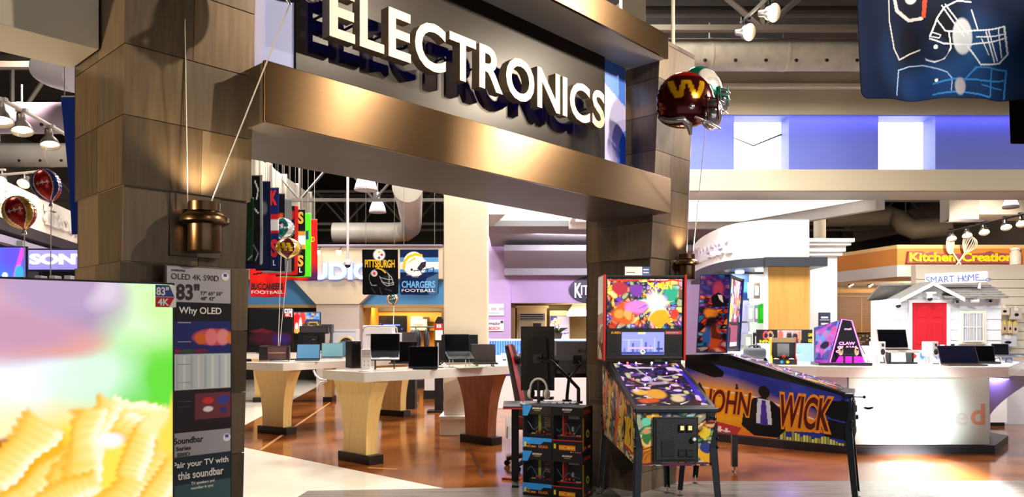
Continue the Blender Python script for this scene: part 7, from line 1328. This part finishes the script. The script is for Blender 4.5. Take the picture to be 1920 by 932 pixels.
foil('foil_balloon', 'teal foil football balloon above its maroon twin', W(530, 428, 11.15), .37, .31, .27, 0, -.1, foot_paint('#0f6a66', '#c8ccd0', '#083c3c', lambda a: (a.ell(.42, .56, .12, .12, '#dcdcdc', .2), a.ell(.42, .5, .1, .07, '#3a3f44', .2), a.rect(.33, .58, .52, .66, '#1f2426'))), Vector((W(519, 640, 10.85).x, 10.92, 1.225)))
foil('foil_balloon', 'maroon foil football balloon with a gold W under the teal one', W(541, 465, 10.45), .36, .28, .27, 0, -.05, foot_paint('#5c1416', '#d8b03a', '#34090c', lambda a: [a.poly([(.36+k, .65), (.41+k, .65), (.45+k, .38), (.41+k, .38)], '#f0c01c') for k in (0, .07, .14)]), Vector((W(524, 640, 10.85).x, 10.86, 1.225)))
foil('foil_balloon', 'small dark teal and gold balloon hanging before the audio room', W(736, 561, 16.3), .27, .26, .2, 0, .2, foot_paint('#1a5a5a', '#c8a060', '#5a1a14'), Vector((W(734, 622, 16.6).x, 16.6, 0)))
def helmet_balloon(label, c, s, rz, main, crown, logo, tie):
    t = thing('helmet_balloon', label, 'balloon', tuple(c), rz, 'foil helmet balloons'); a = Art(120, 80, 2.0, main); crown(a); logo(a)
    az = (a.u-.5)*2*math.pi; po = a.v*math.pi; sn = np.sin(po); x = .5*s*sn*np.sin(az)*1.02; y = -.30*s*sn*np.cos(az); z = -.54*s*np.cos(po)
    x = x-.04*s*np.clip(-z/(.54*s), 0, 1); z = np.where(z < -.26*s, -.26*s+(z+.26*s)*.6, z); rim = np.abs(np.sin(az))**8; x = x*(1+.015*np.sin(po*30)*rim)
    q = np.stack([x, y, z], -1); z0 = np.zeros(3); a.build('shell', z0, z0, z0, z0, art_mat(rough=.15, metal=.7), t, lambda u, v: (q[..., 0], q[..., 1], q[..., 2]), 0, True)
    SV = M('#d6d4d8', .12, .95, bump=.25, bscale=30); e = MB(); e.ell((.42*s, -.11*s, -.20*s), (.19*s, .20*s, .28*s), SV, 20, 14); e.build('visor_foil', t, True)
    mm = M(main, .25, .5); e = MB(); r = .010*s*1.4
    for zf in (.0, -.14): e.tube([(.22*s, -.29*s, zf*s+.03*s), (.42*s, -.325*s, zf*s-.01*s), (.60*s, -.20*s, zf*s-.03*s), (.63*s, -.05*s, zf*s-.02*s)], r, mm, 6)
    for xo, yo in ((.27, -.305), (.45, -.32)): e.tube([(xo*s, yo*s, .06*s), (xo*s+.01, yo*s, -.36*s)], r, mm, 6)
    e.tube([(.08*s, -.27*s, -.30*s), (.30*s, -.30*s, -.40*s), (.56*s, -.16*s, -.47*s)], r*1.6, SV, 8); e.build('face_mask', t, 50)
    e = MB(); e.tube([(-.47*s, -.05, -.30*s), (-.34*s, -.09, -.36*s), (-.12*s, -.12, -.35*s), (.0, -.10, -.42*s), (.06*s, -.05, -.56*s)], [.04*s, .05*s, .055*s, .06*s, .03*s], SV, 8); e.build('foil_hem', t, 60)
    e = MB(); e.ell((.02*s, -.285*s, -.14*s), (.055*s, .02*s, .055*s), SV, 14, 10); e.build('ear_hole', t, True)
    p = Matrix.Rotation(-rz, 3, 'Z') @ (Vector(tie)-Vector(c)); e = MB(); e.tube([(.06*s, -.05, -.56*s), p], .0035, M('#f4ece8', .3), 6); e.build('ribbon', t); return t
def wcrown(a): a.rect(0, .78, 1, 1, '#b01c1c'); a.rect(0, .90, 1, 1, '#e0a01c'); a.mix((np.abs(a.u-.80) < .018).astype(float)*(a.v > .45), '#f0a81c')
def wlogo(a):
    ux = lambda x: .5+math.asin(max(-.99, min(.99, x/.5)))/(2*math.pi)
    for t0, b0 in ((-.34, -.25), (-.13, -.22), (-.07, .04), (.18, .07)): a.poly([(ux(t0/.80), .705), (ux((t0+.085)/.80), .705), (ux(b0+.085), .51), (ux(b0), .51)], '#f0b41c')
HB = helmet_balloon('maroon foil helmet balloon with a gold W beside the portal pillar', W(1285, 194, 6.05), .47, math.radians(4), '#471012', wcrown, wlogo, SC2)
helmet_balloon('green foil helmet balloon mostly hidden behind the maroon one', W(1314, 172, 6.40), .40, math.radians(20), '#0f5a4a', lambda a: a.rect(0, .8, 1, 1, '#147a62'), lambda a: (a.ell(.55, .68, .12, .14, '#e4e0dc', .15), a.ell(.56, .6, .08, .05, '#c8c4c0', .2)), SC2+Vector((.06, .02, 0)))
helmet_balloon('silver-hemmed foil helmet balloon cut off by the top edge of the picture', W(541, -42, 3.5), .26, math.radians(5), '#2a2c34', lambda a: None, lambda a: None, SC1+Vector((.03, 0, 0)))
e = MB(); e.tube([tuple(SC1+Vector((-.08, 0, 0))), W(346, 0, SC1.y-.02), W(347, -120, SC1.y-.03)], .003, M('#f2e6d8', .3), 6); setp(e.build('balloon_ribbon', smooth=50), 'straight pale ribbon rising from the left wall sconce', 'ribbon')
# ================================================================ ducts, camera pole, left-hand shop
t = thing('box_duct', 'long white flanged duct behind the row of blankets', 'duct', (-6.6, 15, 4.05)); e = MB(); e.box(-.5, 0, 0, .75, 7.2, 1.4, M('#cfc6b8', .5)); e.build('casing', t); e = MB()
for i in range(6): e = MB(); e.box(-.56, .6+1.2*i, -.05, .81, .66+1.2*i, 1.46, M('#a59c8e', .5)); e.build('flange', t)
for i in range(3): e = MB(); e.cyl((.6, 1+2.5*i, 1.4), (.6, 1+2.5*i, 2.94), .015, STEEL, 6); e.build('hanger', t)
duct('round white duct with an elbow behind the pendant lamps', [tp(625, 436, 22), tp(740, 436, 22), tp(760, 434, 21.9), tp(770, 426, 21.4), tp(771, 412, 20.4), tp(768, 380, 17), tp(764, 350, 14)], .29, noise_mat('white_duct', ['#9a9288', '#aaa298'], (1, 1, 1), 2, .5))
p = W(652, 500, 17); t = thing('ceiling_camera', 'small dome camera on a long thin pole before the audio sign', 'camera', tuple(p)); e = MB(); e.cyl((0, 0, .12), (0, 0, 6.99-p.z), .03, M('#b8b0b4', .4), 8); e.build('pole', t); e = MB(); e.lathe([(0, .0), (.08, .04), (.09, .10), (.05, .16), (0, .16)], M('#c8c4c8', .4), 16); e.build('housing', t, 40); e = MB(); e.ell((0, 0, .03), (.07, .07, .06), M('#15151e', .1), 14, 8); e.build('dome', t, True)
duct('round duct coloured as if lilac-lit over the left track lights', [(-13, 10.2, 4.35), (-4.6, 10.2, 4.35)], .21, noise_mat('purple_lit_tint', ['#8f7f94', '#a493a8'], (1, 1, 1), 2, .5), 10, 22)  # purple light on this duct is put into its base colour
duct('grey round duct behind the left-hand balloons', [(-14, 14, 4.75), (-6.2, 14, 4.75)], .22, noise_mat('grey_duct', ['#8d8a84', '#a19d96'], (1, 1, 1), 2, .5), 8, 20)
duct('short pale duct elbow against the big tiled pillar', [tp(84, 128, 7.4), tp(100, 136, 7.2), tp(122, 141, 6.9), tp(150, 146, 6.6)], .14, M('#c8c4d4', .4))
track([tp(-30, 170, 6), tp(60, 216, 7.2), tp(130, 256, 8.2)], 'pale light track crossing the left roof space', [(tp(2, 190, 6.4), 'spotlight half cut off by the left edge of the picture'), (tp(41, 210, 6.9), 'grey spotlight above the left-hand balloons'), (tp(93, 240, 7.6), 'purple-tinted spotlight beside the blue blanket')], (.25, -.25, -.94), M('#a8a09a', .5))
track([tp(-20, 330, 12), tp(70, 322, 12)], 'short light track over the left sign', [(tp(4, 320, 12), 'gold spotlight at the left edge over the sign wall'), (tp(46, 326, 12), 'round bright spotlight over the sign wall')], (.1, -.7, -.7), M('#a8a09a', .5))
SGN = [(-8.0, 10.8), (-8.23, 12), (-8.6, 13.5), (-9.05, 15.5), (-9.8, 18)]
def offs(P, d): return [(x-d, y) for x, y in P]
e = MB(); e.prism(SGN+offs(SGN, .25)[::-1], 3.27, 3.9, M('#ece2d8', .5)); e.prism(offs(SGN, -.03)+offs(SGN, .25)[::-1], 3.08, 3.27, M('#3a3034', .5)); e.prism(offs(SGN, -.10)+offs(SGN, .25)[::-1], 2.86, 2.98, M('#9a92ac', .5)); e.prism(offs(SGN, .06)+offs(SGN, .3)[::-1], 0, 2.86, M('#151318', .6)); struct(e.build('wall_shop'), 'curved cream sign wall of the left-hand shop over a dark band')
t = thing('wall_sign', 'washed-out raised white lettering on the curved cream sign wall', 'sign', (-8.6, 13.5, 3.27)); e = MB()
def sgn(y):
    for (x0, y0), (x1, y1) in zip(SGN, SGN[1:]):
        if y0 <= y <= y1: f = (y-y0)/(y1-y0); return x0+(x1-x0)*f
    return SGN[-1][0]
for txt, y0, y1, z, h_, bd in (('F', 11.9, 12.2, .22, .3, .04), ('S', 14.65, 13.75, .16, .40, .05), ('IMCOM', 13.85, 15.9, .16, .26, .05)):
    V, Fc = text_mesh(txt, bd); A = np.array(V); lo = A.min(0); sz = A.max(0)-lo; P = []
    for p in V: y = y0+(y1-y0)*(p[0]-lo[0])/sz[0]; P.append((sgn(y)+(.07 if p[2] > 0 else .015)+8.6, y-13.5, z+h_*(p[1]-lo[1])/sz[1]))
    e.add(P, Fc, M('#f6efe8', .4))
e.build('lettering', t)
t = thing('brand_screen', 'lit lilac sign panel with pale capitals above the big television', 'sign', tuple(W(100, 505, 11.2))); k = 11.2/F; e = MB(); e.box(-50*k, 0, 0, 56*k, .06, 36*k, M('#8f88d4', .4, emit=.7)); e.build('light_box', t, bevel=.004); e = MB(); e.text('SONY', -44*k, 9*k, 116*k, 20*k, -.003, M('#e8e6f8', .4, emit=.9), .01, .05); e.build('lettering', t)
e = MB(); e.box(-52*k, .062, -.03, 150*k, .078, 40*k, M('#2a2434', .5)); e.build('frame', t)
tv('television with a blue picture and a magenta stripe above the big screen', -40, 462, 50, 522, 10.4, lambda a: (a.c.__setitem__(slice(None), hexc('#3a6ae8')), a.ell(.7, .7, .3, .5, '#5a4ae0', 1.), a.poly([(.72, .0), (.82, 0), (1.0, .95), (.9, 1)], '#d84ad8'), a.ell(.86, .1, .1, .3, '#3a9ac0', .3), a.ell(.55, .05, .06, .1, '#f0f0ff', .4)), 1.2, 0.0, group=None)
e = MB(); p = W(35, 448, 12.4); e.box(p.x-.06, 12.4, 0, p.x+.07, 12.5, 2.95, M('#8a8f94', .5)); setp(struct(e.build('pillar', bevel=.003), 'slim grey post under the curved sign wall'), None, 'pillar')
for i, px in enumerate((71, 98, 126)):
    p = W(px, 514, 11.0); t = thing('shelf_speaker', ('leftmost', 'middle', 'rightmost')[i]+' pale speaker in the dark rack under the lilac lit sign', 'speaker', (p.x, 11.0, 1.9), 0, 'speakers under the lit sign'); e = MB(); e.box(-.05, 0, 0, .05, .15, .36, M('#a8a4a8', .4)); e.build('cabinet', t, bevel=.006); e = MB(); e.lathe([(0, -.004), (.03, -.002), (.035, 0), (0, 0)], BLACK, 14, (0, -.001, .2), 'y'); e.build('driver', t)
t = thing('speaker_rack', 'black rack carrying three pale speakers under the lilac lit sign', 'rack', (W(100, 0, 11).x, 11, 0)); x0, x1 = W(50, 0, 11).x-W(100, 0, 11).x, W(160, 0, 11).x-W(100, 0, 11).x
e = MB(); e.box(x0, -.05, 1.82, x1, .26, 1.897, BLACK); e.build('shelf', t); e = MB(); e.box(x0, .28, 0, x1, .32, 2.66, M('#0d0c10', .6)); e.build('back', t); e = MB(); e.box(x0, -.05, 0, x0+.03, .26, 1.82, BLACK); e.build('side', t); e = MB(); e.box(x1-.03, -.05, 0, x1, .26, 1.82, BLACK); e.build('side', t)
